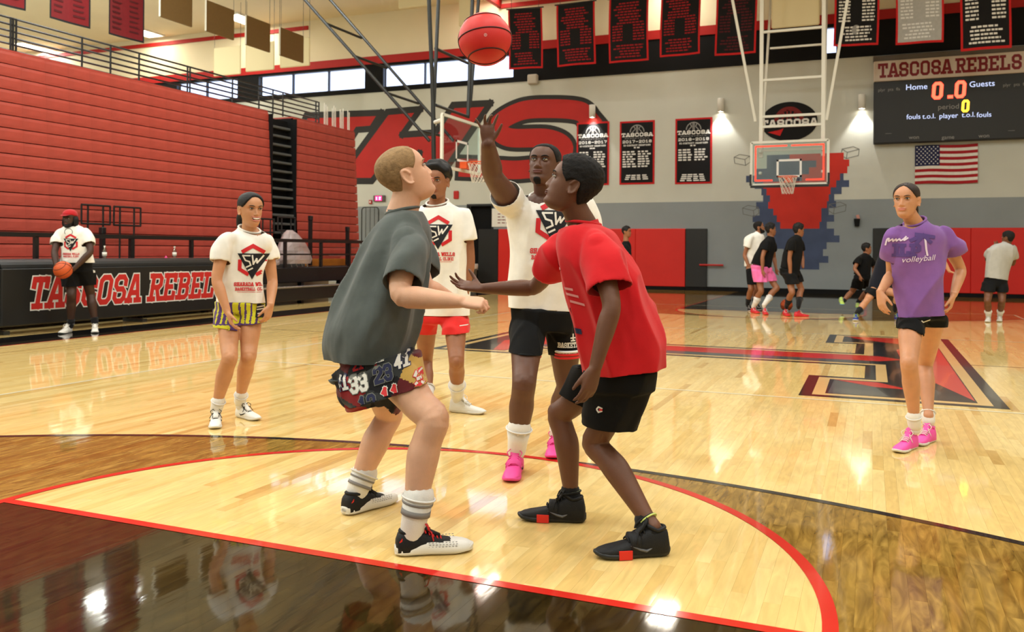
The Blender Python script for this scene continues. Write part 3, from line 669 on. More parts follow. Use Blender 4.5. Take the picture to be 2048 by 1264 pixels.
def legend(items, m, nm):
    l = MB()
    for s, sz, px, py in items: add_font(l, s, sz, sb(px, py), XU, ZU, (0, -1, 0), .002)
    l.obj(nm, m, t)
legend([('Home', .22, 1833, 179), ('Guests', .22, 1964, 173), ('fouls', .19, 1827, 238), ('t.o.l.', .19, 1858, 237), ('player', .19, 1897, 236), ('t.o.l.', .19, 1937, 234), ('fouls', .19, 1968, 234)], e_wh, 'lit_legend')
legend([('period', .2, 1897, 218), ('won', .15, 1828, 278), ('game', .15, 1896, 278), ('won', .15, 1968, 275), ('plyr  pts  fls', .12, 1778, 182), ('plyr  pts  fls', .12, 2030, 172), ('__', .16, 1777, 266), ('__', .16, 2023, 260)], m_bgrey, 'dim_legend')

# flag
f0, f1 = zx(1830, 292), zx(1955, 370); fw, fh = f1[0]-f0[0], 1.08; fz1 = f0[1]; fy = VW-.04
t = thing('national_flag', 'american flag hung flat on the wall under the scoreboard', 'flag', (f0[0], fy, fz1-fh))
def fpt(u, v): return np.array([f0[0]+u*fw, fy+.012*math.sin(9*u+2*v)+.008*math.sin(17*u), fz1-v*fh+.012*math.sin(7*u)])
mb = MB(); NU, NV = 30, 26
for i in range(NU):
    for j in range(NV):
        st = j//2; u0, u1 = i/NU, (i+1)/NU; v0, v1 = j/NV, (j+1)/NV
        mb.mat(2 if (u0 < .4 and st < 7) else (0 if st % 2 == 0 else 1)); mb.add([fpt(u0, v1), fpt(u1, v1), fpt(u1, v0), fpt(u0, v0)], [(0, 1, 2, 3)])
mb.obj('cloth', [fabric('flag_red', (164, 34, 42)), fabric('flag_white', (226, 220, 212)), fabric('flag_blue', (40, 42, 76))], t, smooth=True)
mb = MB()
for r in range(9):
    for c_ in range(6 if r % 2 == 0 else 5):
        u = (.033+.0667*c_+(0 if r % 2 == 0 else .033)); v = .05+.0538*r; p = fpt(u, v)+np.array([0, -.006, 0]); R = .026
        mb.add([p]+[p+np.array([rr*math.sin(math.pi*k/5), 0, rr*math.cos(math.pi*k/5)]) for k, rr in enumerate([R, R*.42]*5)], [(0, (k+1) % 10+1, k+1) for k in range(10)])
mb.obj('stars', m_bwhite, t)

# wall lights
def wall_lamp(px, py, label):
    a = ony(px, py, VW); x, z = a[0], a[2]
    t = thing('wall_lamp', label, 'lamp', (x, VW-.12, z), 'white wall lamps')
    MB().lathe([(.0, .21), (.095, .21), (.1, .2), (.1, -.2), (.085, -.2), (.085, -.12), (0, -.12)], (x, VW-.13, z), 20).obj('shade', m_white, t, smooth=True)
    MB().box((x-.05, VW-.05, z-.05), (x+.05, VW-.001, z+.05)).obj('wall_mount', m_white, t)
    MB().ell((x, VW-.13, z-.155), (.06, 0, 0), (0, .06, 0), (0, 0, .035)).obj('bulb', mat('lamp_bulb', (250, 250, 240), .4, .2, emit=(255, 248, 230), estr=40), t, smooth=True)
    ld = bpy.data.lights.new('wall_lamp_light', 'SPOT'); ld.energy = 90; ld.color = (1, .97, .9); ld.spot_size = math.radians(82); ld.spot_blend = .5; ld.shadow_soft_size = .05
    o = bpy.data.objects.new('wall_lamp_light', ld); COL.objects.link(o); o.location = (x, VW-.15, z-.21)
    o.rotation_euler = (math.radians(10), 0, 0)
wall_lamp(1187, 224, 'white cylinder wall lamp above the 2016-2017 banner')
wall_lamp(1443, 212, 'white cylinder wall lamp right of the 2018-2019 banner')
wall_lamp(1724, 205, 'white cylinder wall lamp beside the scoreboard')
a = ony(1068, 160, VW); tag(MB().bbox((a[0]-.17, VW-.2, a[2]-.16), (a[0]+.17, VW-.002, a[2]+.16), .03).obj('wall_speaker', mat('speaker_grey', (186, 178, 164), .6, .3), loc=(a[0], VW-.1, a[2])), 'small grey box speaker high on the wall under the black window band', 'speaker')
a = ony(1714, 441, VW); t = thing('wall_bin', 'small black wall holder with papers on the bare grey wall', 'holder', (a[0], VW, a[2]-.15))
MB().rings([[(a[0]+sx*w, VW-d, a[2]+z) for sx, d in ((-1, .002), (1, .002), (1, .1), (-1, .1))] for z, w in ((-.17, .06), (.05, .085))]).obj('holder', m_blackmat, t)
MB().obox((a[0]+.03, VW-.05, a[2]+.09), (.04, 0, .01), (0, .004, 0), (-.02, 0, .07)).obj('paper', mat('pink_paper', (196, 140, 130), .8), t)
a = ony(1420, 530, VW); t = thing('ballet_bar', 'short red wall rail on brackets beside the left black pad', 'rail', (a[0], VW, a[2]))
MB().tube([(a[0]-.3, VW-.12, a[2]), (a[0]+.42, VW-.12, a[2])], .03, 10).obj('rail', m_red, t)
for dx in (-.2, .3): MB().box((a[0]+dx-.02, VW-.12, a[2]-.03), (a[0]+dx+.02, VW-.001, a[2]+.01)).obj('bracket', m_blackmetal, t)
# exit sign, fire alarm, notices
a = ony(760, 397, VW); t = thing('exit_sign', 'lit pink-red exit sign high beside the bleacher end', 'sign', (a[0], VW, a[2]))
MB().bbox((a[0]-.24, VW-.08, a[2]-.11), (a[0]+.24, VW-.002, a[2]+.11), .015).obj('housing', mat('sign_housing', (90, 80, 80), .5), t)
MB().box((a[0]-.15, VW-.085, a[2]-.085), (a[0]+.12, VW-.079, a[2]+.085)).obj('lit_face', em('exit_glow', (255, 40, 110), 2.2), t)
l = MB(); centred(l, 'EXIT', .1, a[0]-.015, a[2]-.05, VW-.087, 1.0, sx=.7); l.obj('lettering', em('exit_letters', (255, 190, 210), 2.5), t)
a = ony(742, 404, VW); t = thing('fire_alarm', 'small red fire alarm box beside the exit sign', 'alarm', (a[0], VW, a[2])); MB().bbox((a[0]-.06, VW-.06, a[2]-.07), (a[0]+.06, VW-.002, a[2]+.07), .01).obj('case', m_red, t); MB().box((a[0]-.03, VW-.064, a[2]-.03), (a[0]+.03, VW-.06, a[2]+.03)).obj('strobe', m_white, t)
a = ony(1007, 436, VW); t = thing('notice', 'white framed notice on the wall above the red pad', 'notice', (a[0], VW, a[2]))
MB().bbox((a[0]-.42, VW-.03, a[2]-.3), (a[0]+.35, VW-.002, a[2]+.32), .008).obj('board', m_white, t)
l = MB(); rg = random.Random(4)
for k in range(4): bars(l, a[0]-.2, a[0]+.25, a[2]+.12-k*.1, .03, VW-.031, rg, 3)
l.obj('print', m_maroon, t)
a = ony(913, 390, VW); tag(MB().bbox((a[0]-.1, VW-.05, a[2]-.14), (a[0]+.1, VW-.002, a[2]+.14), .02).obj('alarm_horn', m_red, loc=(a[0], VW, a[2])), 'red wall box behind the head of the boy in white', 'alarm')
# wire rack folded against the wall by the bleacher end
t = thing('wire_rack', 'tall white wire rack with rounded top by the bleacher end', 'rack', (-14.75, 16.2, 0))
def rr(x0, x1, z0, z1, y, r=.12):
    P_ = []
    for cx, cz, a0 in ((x1-r, z1-r, 0), (x0+r, z1-r, 90), (x0+r, z0+r, 180), (x1-r, z0+r, 270)):
        for k in range(5): an = math.radians(a0+22.5*k); P_.append((cx+r*math.cos(an), y, cz+r*math.sin(an)))
    return P_
MB().tube(rr(-15.0, -14.3, .02, 2.7, 16.2), .022, 6, closed=True).obj('frame', m_darkmetal, t)
for k in range(3): MB().tube([(-14.83+.18*k, 16.2, .02), (-14.83+.18*k, 16.2, 2.7)], .012, 6).obj('bar', m_darkmetal, t)
# trash can
c = onz(972, 566); c = np.array([c[0]+.55, VW-.75, 0]); t = thing('trash_can', 'grey round trash can with a clear liner in front of the black pad', 'trash can', c)
m_can = mat('grey_plastic', (92, 96, 100), .5, .4)
MB().lathe([(0, .01), (.25, .01), (.27, .05), (.31, .66), (.33, .67), (.33, .71), (.30, .71), (.30, .66), (.255, .06), (0, .05)], c, 24).obj('bin', m_can, t, smooth=True)
MB().lathe([(.315, .56), (.337, .60), (.345, .69), (.335, .74), (.295, .73)], c, 24).obj('liner', mat('clear_liner', (200, 204, 204), .3, .5), t, smooth=True)
for sg in (-1, 1): MB().tube([c+np.array([sg*.32, -.06, .55]), c+np.array([sg*.37, 0, .56]), c+np.array([sg*.32, .06, .55])], .015, 6).obj('handle', m_can, t)

# ------------------------------------------------------------------ bleachers (closed, rows of moulded seat fronts)
BX = -11.0; RH = .2107; NR = 16; ZB = 1.02; MW = .457
m_seat = mat('red_seat_plastic', (178, 74, 62), .42, .45, var=.10, vscale=4)
m_seam = mat('bleacher_dark', (34, 18, 16), .8, .2)
def seat_module():
    """one moulded seat front: pillowed face with rounded lip (origin at its lower front-left corner, runs along +y)"""
    nu, nv = 5, 5; V = []; F = []
    for j in range(nv):
        for i in range(nu):
            u, v = i/(nu-1), j/(nv-1); e = .0035*(1-(2*u-1)**4)*(1-(2*v-1)**6)
            V.append((.002+e-.004*max(0, v-.8)/.2, .0004+u*(MW-.0008), .007+v*(RH-.017)))
    for j in range(nv-1):
        for i in range(nu-1): a = j*nu+i; F.append((a, a+1, a+nu+1, a+nu))
    k = len(V); V += [(-.09, .002, .01), (-.09, MW-.002, .01), (-.09, .002, RH-.01), (-.09, MW-.002, RH-.01)]
    F += [(0, k, k+1, nu-1)+tuple(range(nu-2, 0, -1)), tuple(range((nv-1)*nu, nv*nu))+(k+3, k+2), tuple(range(0, nv*nu, nu))[::-1]+(k,)[:0]+(k, k+2)[::-1][:0]]
    F = F[:-1]
    me = bpy.data.meshes.new('seat_panel'); me.from_pydata(V, [], F); me.materials.append(m_seat); me.update(); return me
SEAT = seat_module()
def bank(y0, n, label):
    t = thing('bleacher_bank', label, 'bleachers', (BX-.3, y0+n*MW/2, 0))
    b = MB()
    for r in range(NR): b.box((BX-1.0, y0, ZB+r*RH), (BX-.055-.012*r, y0+n*MW, ZB+(r+1)*RH-.004))
    b.obj('riser_core', m_seam, t)
    for k in range(n):
        for r in range(NR):
            link('seat_panel', SEAT, t, loc=(BX-.012*r, y0+k*MW, ZB+r*RH))
    MB().box((BX-1.1, y0, ZB+NR*RH-.004), (BX-.2, y0+n*MW, ZB+NR*RH+.03)).obj('top_deck', m_seat, t)
    return t
bank(6.13-18*MW, 18, 'long red bank of closed bleachers left of the dark aisle')
bank(7.07, 6, 'short red bank of closed bleachers right of the dark aisle')
# aisle with its folded steps
t = thing('bleacher_aisle', 'dark recessed aisle with grey folded steps between the red bleacher banks', 'stairs', (BX-.5, 6.6, 0))
MB().box((BX-1.08, 6.14, ZB-.2), (BX-.33, 7.06, 4.3)).obj('recess_back', m_blackmat, t)
for y in (6.135, 7.045): MB().box((BX-.9, y, ZB), (BX-.06, y+.02, 4.35)).obj('side_panel', m_blackmat, t)
m_step = mat('grey_tread', (88, 90, 90), .6, .4, var=.08)
for r in range(15): MB().bbox((BX-.34, 6.17, ZB+.1+r*RH), (BX-.05-.012*r, 7.03, ZB+.155+r*RH), .008).obj('step', m_step, t)
# upper and front structure behind the bleachers
MB().box((XL, -16, 0), (BX-1.12, 10.0, 4.32)).obj('wall_concourse', m_cream, kind='structure')
# lower deck in front of the bleachers
t = thing('bleacher_deck', 'black stepped front deck of the bleachers behind the railing', 'platform', (-10.2, 3, 0))
MB().bbox((BX+.05, -5.6, .45), (-9.72, 9.85, .78), .015).obj('upper_step', m_black, t)
MB().bbox((-9.9, -5.6, .08), (-9.42, 9.85, .36), .012).obj('lower_step', m_black, t)
MB().bbox((-9.5, -5.6, .355), (-9.40, 9.85, .39), .008).obj('steel_nosing', m_chrome, t)
for y in np.arange(-5, 9.9, 1.5): MB().box((-9.85, y, 0), (-9.75, y+.1, .45)).obj('leg', m_blackmetal, t)
MB().box((BX-.02, -5.6, .7), (BX+.04, 6.13, ZB-.004)).box((BX-.02, 7.07, .7), (BX+.04, 9.8, ZB-.004)).obj('kick_panel', m_seat, t)
for a, c in ((-1.9, 2.2), (5.2, 7.9)):
    MB().rings([[(BX+.03, a, z), (BX+.55, a, z), (BX+.55, c, z), (BX+.03, c, z)] for z in (.78, .84)]).obj('grey_landing', m_step, t)
MB().box((-10.6, 6.6, .785), (-10.36, 9.2, .95)).obj('wooden_step', mat('varnished_wood', (190, 116, 40), .4, .4, var=.15, vscale=3), t)
for y in (2.5, 8.2): MB().bbox((-10.55, y, .785), (-10.2, y+1.6, 1.0), .01).obj('loose_seat_row', m_seat, t)

# front guard rail
RX = -9.62
t = thing('guard_rail', 'low black guard rail along the front of the bleacher deck', 'railing', (RX, 2, .78))
MB().box((RX-.03, -6, 1.33), (RX+.03, 9.9, 1.40)).obj('top_rail', m_blackmetal, t)
MB().box((RX-.02, 3.2, 1.05), (RX+.02, 9.9, 1.085)).obj('lower_rail', m_blackmetal, t)
for y in (-5.6, -3.4, -1.2, .6, 2.0, 3.4, 4.75, 6.05, 7.2, 8.4, 9.8): MB().box((RX-.03, y-.03, .78), (RX+.03, y+.03, 1.34)).obj('post', m_blackmetal, t)
for px, py, zb in ((205, 458, .8), (621, 434, .8), (695, 456, .8)):
    a = onx(px, py, -10.1); t = thing('rail_post', {205: 'tall black rail post behind the scorers table beside the water bottle', 621: 'tall black rail post right of the bagged chairs', 695: 'tall black rail post at the far end of the guard rail'}[px], 'post', (a[0], a[1], zb))
    MB().box((a[0]-.035, a[1]-.035, zb), (a[0]+.035, a[1]+.035, a[2])).obj('post', m_blackmetal, t)
    MB().bbox((a[0]-.045, a[1]-.045, a[2]-.08), (a[0]+.045, a[1]+.045, a[2]+.03), .01).obj('cap', m_blackmetal, t)
def aisle_rail(p0, p1, label):
    x = -10.75; a, c = onx(*p0, x), onx(*p1, x); y0, y1, zt, zb = a[1], c[1], a[2], c[2]
    t = thing('aisle_handrail', label, 'handrail', (x, (y0+y1)/2, .8))
    for z in (zt, zb): MB().tube([(x, y0, z), (x, y1, z)], .02, 6).obj('rail', m_blackmetal, t)
    for y, zl in ((y0, zb), (y0+(y1-y0)*.22, .846), (y0+(y1-y0)*.75, .846), (y1, zb)): MB().tube([(x, y, zt), (x, y, zl)], .018, 6).obj('upright', m_blackmetal, t)
aisle_rail((163, 409), (220, 449), 'black aisle handrail right of the man in the red cap')
aisle_rail((228, 413), (281, 452), 'second black aisle handrail from the man in the red cap')
aisle_rail((519, 437), (548, 465), 'black aisle handrail in front of the dark aisle, left part')
aisle_rail((556, 434), (590, 462), 'black aisle handrail in front of the dark aisle, right part')

# catwalk railing above the bleachers
CX = BX-.55; ZR0, ZR1 = 4.48, 5.03
t = thing('upper_railing', 'long black pipe railing along the top of the bleachers', 'railing', (CX, 3, ZR0))
ye = onx(636, 200, CX)[1]
for k in range(6): MB().tube([(CX, -4, ZR0+.02+(ZR1-ZR0)*k/5*1.0), (CX, ye, ZR0+.02+(ZR1-ZR0)*k/5)], .019, 6).obj('rail', m_blackmetal, t)
for px in (20, 25, 31, 163, 220, 277, 374, 379, 464, 517, 545, 565, 631, 637):
    y = onx(px, 100+.21*px, CX)[1]; MB().tube([(CX+.01, y, ZR0-.03), (CX+.01, y, ZR1+.03)], .019, 6).obj('post', m_blackmetal, t)
# folded white rail ends over the bleacher end
for k, px in enumerate((646, 655, 664, 673, 682, 690, 697, 704, 710, 715, 719)):
    y = 8.55+.122*k; xr_ = BX-.30-.035*(k % 3); zt_ = ZB+NR*RH+.62-.03*(k % 4)
    o = MB().tube([(xr_-.02, y+.02, zt_), (xr_, y, ZB+NR*RH+.031)], .013, 6).obj('aisle_rail_rod', m_whitemetal, loc=(xr_, y, ZB+NR*RH+.031)); tag(o, 'thin white rail rod, %s from the left of the row over the far bleacher end' % ('first second third fourth fifth sixth seventh eighth ninth tenth eleventh'.split()[k]), 'rod', 'white rods above the bleacher end')

# bagged chairs on the deck
def bag_mat():
    m = bpy.data.materials.new('clear_plastic_bag'); m.use_nodes = True; nt = m.node_tree; N = nt.nodes; L = nt.links; b = N['Principled BSDF']
    b.inputs['Base Color'].default_value = rgb(214, 196, 196); b.inputs['Roughness'].default_value = .3; b.inputs['Alpha'].default_value = .55; return m
m_bag = bag_mat()
def bagged(cy, h, w, label):
    x = -10.0; t = thing('bagged_chairs', label, 'chairs', (x, cy, .786), 'folding chairs stored under plastic'); rg = np.random.RandomState(int(cy*10))
    R = []
    for z, s, dy in ((.86, 1.0, 0), (.95, 1.06, 0), (1.15, .95, -.02), (1.35, .72, -.06), (1.52, .42, -.12), (1.60, .16, -.15)):
        n = 20; zz = .785+(z-.785)*h; R.append([(x+.28*s*math.cos(2*math.pi*k/n)*(1+.12*rg.rand()), cy+dy*w+w*.5*s*math.sin(2*math.pi*k/n)*(1+.12*rg.rand()), zz) for k in range(n)])
    MB().rings(R).obj('plastic_bag', m_bag, t)
    for k in range(4):
        y = cy-w*.3+w*.2*k
        MB().tube([(x+.1, y+.1, .785), (x-.05, y-.05, .785+.72*h)], .012, 6).obj('chair_leg', m_chrome, t)
    MB().obox((x-.05, cy, 1.1), (.12, 0, .03), (0, w*.32, 0), (0, 0, .02)).obj('chair_seat', m_step, t)
bagged(5.55, 1.0, .95, 'tall bagged folding chairs by the guard rail right of the smiling girl')
bagged(4.55, .72, .6, 'shorter bagged chairs mostly hidden behind the smiling girl')

# ------------------------------------------------------------------ scorers tables
def scorers_table(y0, y1, label, front):
    x0, x1 = -9.2, -8.72
    t = thing('scorers_table', label, 'table', ((x0+x1)/2, (y0+y1)/2, 0))
    MB().bbox((x1-.09, y0, .11), (x1, y1, .90), .02).obj('front_pad', m_vinyl_black, t)
    MB().rings([[(x1-.2+.19*math.cos(a), y, .90+.12*math.sin(a)) for a in np.linspace(math.pi, 0, 10)] for y in (y0, y1)]).obj('padded_top_edge', m_vinyl_black, t)
    MB().bbox((x0, y0+.02, .93), (x1-.25, y1-.02, .99), .01).obj('table_top', m_black, t)
    for y in (y0+.1, (y0+y1)/2, y1-.15):
        MB().box((x1-.5, y, .02), (x1-.42, y+.05, .94)).obj('leg', m_blackmetal, t)
        MB().box((x0, y-.02, .0), (x1-.06, y+.07, .05)).obj('foot', m_darkmetal, t)
    if front:
        l1, l2 = MB(), MB(); o = np.array([x1+.002, -2.02, .335])
        for s, dst, tot in (('TASCOSA', -2.02, 2.0), ('REBELS', .08, 1.86)):
            for w, l, off in ((1.62, l1, .001), (1.12, l2, .004)):
                Q, W_ = text_quads(s, .44, w, .22, sx=.93); k = tot/(W_+.1)
                flat_quads(l, [[np.array([q[0]*k, q[1]]) for q in qq] for qq in Q], (x1, dst, .33), (0, 1, 0), ZU, (1, 0, 0), off)
        l1.obj('letter_border', m_bwhite, t); l2.obj('lettering', mat('table_red', (200, 44, 40), .6, .3), t)
    return t
scorers_table(-2.42, 2.55, 'long black padded scorers table with slanted red letters edged in white', True)
scorers_table(-5.2, -2.5, 'plain black scorers table cut off at the left edge', False)
# bottles and a small pink thing on the table
m_bottle = glass_mat('bottle_plastic', (225, 232, 236), .18)
def bottle(px, py, label):
    a = onx(px, py, -8.98); a = np.array([-8.98, a[1], .9905])
    t = thing('water_bottle', label, 'bottle', a, 'water bottles on the scorers table')
    MB().lathe([(0, 0), (.032, 0), (.034, .02), (.034, .14), (.024, .175), (.012, .195), (.012, .205), (0, .205)], a, 14).obj('bottle_body', m_bottle, t, smooth=True)
    MB().lathe([(.0345, .06), (.0347, .12)], a, 14).obj('paper_label', m_white, t, smooth=True)
    MB().lathe([(0, .2), (.014, .2), (.014, .222), (0, .222)], a, 12).obj('cap', m_white, t)
bottle(209, 515, 'clear water bottle with white label beside the man with the ball')
bottle(349, 513, 'clear water bottle halfway along the scorers table')
a = onx(332, 512, -8.98); o = MB().lathe([(0, 0), (.022, 0), (.024, .03), (.015, .045), (.008, .06), (0, .062)], (-8.98, a[1], .992), 12).obj('pink_spray', mat('pink_plastic', (230, 60, 130), .4), loc=(-8.98, a[1], .992)); tag(o, 'tiny pink bottle beside the middle water bottle', 'bottle')

# ------------------------------------------------------------------ baskets
def net(t, c, r, n=12):
    """net of crossing cords hanging from the rim at c"""
    mb = MB(); L_ = 5
    def pt(k, i):
        f = i/L_; rad = r*(1-.42*f**.8); a = 2*math.pi*(k+.5*(i % 2))/n; return np.array([c[0]+rad*math.cos(a), c[1]+rad*math.sin(a), c[2]-.42*f])
    for i in range(L_):
        for k in range(n):
            mb.tube([pt(k, i), pt(k if i % 2 == 0 else k+1, i+1)], .005, 4, cap=False); mb.tube([pt(k, i), pt(k-1 if i % 2 == 0 else k, i+1)], .005, 4, cap=False)
    mb.obj('net', m_net, t)
def backboard(t, c, ux, nrm, led):
    """glass board centred at c, width along ux, facing nrm"""
    ux, nrm, c = np.array(ux, float), np.array(nrm, float), np.array(c, float); w, h = .915, .535
    def bar(name, m, u0, u1, z0, z1, d0, d1):
        a = c+ux*(u0+u1)/2+nrm*(d0+d1)/2+UP*(z0+z1)/2; MB().obox(a, ux*(u1-u0)/2, nrm*(d1-d0)/2, UP*(z1-z0)/2).obj(name, m, t)
    bar('glass_pane', m_glass, -w+.03, w-.03, -h+.03, h-.03, -.012, 0)
    for s in (-1, 1):
        bar('frame_rail', m_whitemetal, -w, w, s*h-.03, s*h+.03, -.04, .012)
        bar('frame_rail', m_whitemetal, s*w-.03, s*w+.03, -h, h, -.04, .012)
    sq = MB(); z0, z1, a = -.36, .09, .30
    for u0, u1, za, zb in ((-a, a, z1-.05, z1), (-a, a, z0, z0+.05), (-a, -a+.05, z0, z1), (a-.05, a, z0, z1)):
        sq.obox(c+ux*(u0+u1)/2+UP*(za+zb)/2+nrm*.002, ux*(u1-u0)/2, nrm*.002, UP*(zb-za)/2)
    sq.obj('target_square', m_bwhite, t)
    if led:
        e = em('led_strip', (255, 44, 28), 3.2)
        for u0, u1, za, zb in ((-w+.09, -.05, h-.12, h-.09), (.05, w-.09, h-.12, h-.09), (-w+.09, -.40, -h+.09, -h+.12), (.40, w-.09, -h+.09, -h+.12), (-w+.09, -w+.12, -h+.09, h-.09), (w-.12, w-.09, -h+.09, h-.09)):
            bar('led_strip', e, u0, u1, za, zb, .001, .012)
    rc = c+nrm*.38+UP*(3.05-c[2]-.0)
    ring = [rc+.229*(math.cos(a)*ux+math.sin(a)*nrm) for a in np.linspace(0, 2*math.pi, 28, endpoint=False)]
    MB().tube(ring, .012, 8, closed=True).obj('rim', m_orange, t, smooth=True)
    MB().obox(c+nrm*.08+UP*(3.0-c[2]), ux*.1, nrm*.08, UP*.07).obj('rim_bracket', m_orange, t)
    net(t, rc, .222)
    pad_ = MB()
    pad_.obox(c-UP*(h+.045), ux*(w+.02), nrm*.03, UP*.03)
    return pad_
YF = HL-1.22
t = thing('far_basket', 'far glass backboard with red light strips on a white ceiling frame', 'basketball hoop', (0, YF, 2.85))
pb = backboard(t, (0, YF, 3.43), (1, 0, 0), (0, -1, 0), True)
pb.obox((-.93, YF, 3.02), (.025, 0, 0), (0, .03, 0), (0, 0, .14)); pb.obox((.93, YF, 3.02), (.025, 0, 0), (0, .03, 0), (0, 0, .14)); pb.obj('edge_padding', m_vinyl_black, t)
def sqbar(t, name, a, c, w, m=None):
    a, c = np.array(a, float), np.array(c, float); d = nz(c-a); x = nz(np.cross(d, [0, 1, 0] if abs(d[1]) < .9 else [1, 0, 0])); y = np.cross(d, x)
    MB().obox((a+c)/2, x*w, y*w, d*np.linalg.norm(c-a)/2).obj(name, m or m_whitemetal, t)
yM = YF+.22
fx = lambda px, py, y: ony(px, py, y)
l0, l1 = fx(1522, 285, yM), fx(1522, 0, yM); r0, r1 = fx(1646, 285, yM), fx(1644, 0, yM)
ztop = 9.69
sqbar(t, 'mast_tube', (l0[0], yM, 3.6), (l0[0], yM, ztop), .045); sqbar(t, 'mast_tube', (r0[0], yM, 3.6), (r0[0], yM, ztop), .045)
for py in (65, 161, 234, 254): z = fx(1522, py, yM)[2]; sqbar(t, 'cross_tube', (l0[0], yM, z), (r0[0], yM, z), .03)
yq = yM+.75
zq = lambda py: fx(1540, py, yq)[2]
for s, p0, p1 in ((-1, (1524, 285), (1541, 10)), (1, (1648, 285), (1653, 10))):
    a, c = fx(*p0, yM+.06), fx(*p1, yM+2.2); c = a+(c-a)*((ztop-a[2])/(c[2]-a[2])); sqbar(t, 'rear_brace', a, c, .03)
a = fx(1540, 97, yM+1.5); c = fx(1650, 92, yM+1.5); sqbar(t, 'cross_tube', a, (c[0], a[1], a[2]), .025)
for p0, p1 in (((1511, 243), (1465, 0)), ((1653, 240), (1695, 0))):
    a, c = fx(*p0, yM), fx(*p1, yM-.3); c = a+(c-a)*((ztop-a[2])/(c[2]-a[2])); sqbar(t, 'side_brace', a, c, .033)
for x in (l0[0], r0[0]): sqbar(t, 'board_bracket', (x, yM, 3.75), (x, YF+.03, 3.75), .03); sqbar(t, 'board_bracket', (x, yM, 3.2), (x, YF+.03, 3.2), .03)
sqbar(t, 'cross_tube', (l0[0], yM, 3.78), (r0[0], yM, 3.78), .025)
# side basket
SX = -6.2; ya, yb_ = onx(885, 290, SX)[1], onx(957, 300, SX)[1]; yc = (ya+yb_)/2; yc = ya+.915
t = thing('side_basket', 'side glass backboard with orange rim hanging from a grey ladder frame', 'basketball hoop', (SX, yc, 2.85))
backboard(t, (SX, yc, 3.43), (0, 1, 0), (1, 0, 0), False)
MX = SX-.35
def mast(p0, p1, x, r, name='mast_pipe', zt=None):
    a, c = onx(*p0, x), onx(*p1, x)
    if zt: c = a+(c-a)*((zt-a[2])/(c[2]-a[2]))
    MB().tube([a, c], r, 8).obj(name, m_darkmetal, t); return a, c
mast((868, 350), (866, 200), MX, .05); mast((866, 205), (858, 0), MX, .045, zt=9.68); mast((868, 205), (877, 0), MX, .04, zt=9.68)
mast((936, 232), (945, 0), MX, .045, zt=9.68); mast((940, 215), (957, 0), MX, .04, zt=9.68)
mast((871, 97), (935, 126), MX, .035, 'cross_pipe'); mast((871, 210), (937, 234), MX, .035, 'cross_pipe')
MB().tube([(MX, onx(868, 240, MX)[1], 3.85), (SX-.04, onx(885, 240, SX)[1]+.05, 3.85)], .045, 8).obj('board_arm', m_whitemetal, t)
y1, y2 = ya+.35, ya+1.45
def rail(px0, py0, px1, py1, y, name, r=.035, zt=None):
    a, c = ony(px0, py0, y), ony(px1, py1, y)
    if zt: c = a+(c-a)*((zt-a[2])/(c[2]-a[2]))
    MB().tube([a, c], r, 8).obj(name, m_darkmetal, t)
rail(859, 282, 610, 0, y1, 'truss_rail', zt=9.68); rail(907, 282, 666, 6, y2, 'truss_rail', zt=9.68)
for (a0, a1), (b0, b1) in (((652, 47), (723, 76)), ((706, 111), (774, 136)), ((771, 185), (837, 207)), ((840, 261), (885, 272))):
    MB().tube([ony(a0, a1, y1), ony(b0, b1, y2)], .03, 8).obj('truss_rung', m_darkmetal, t)

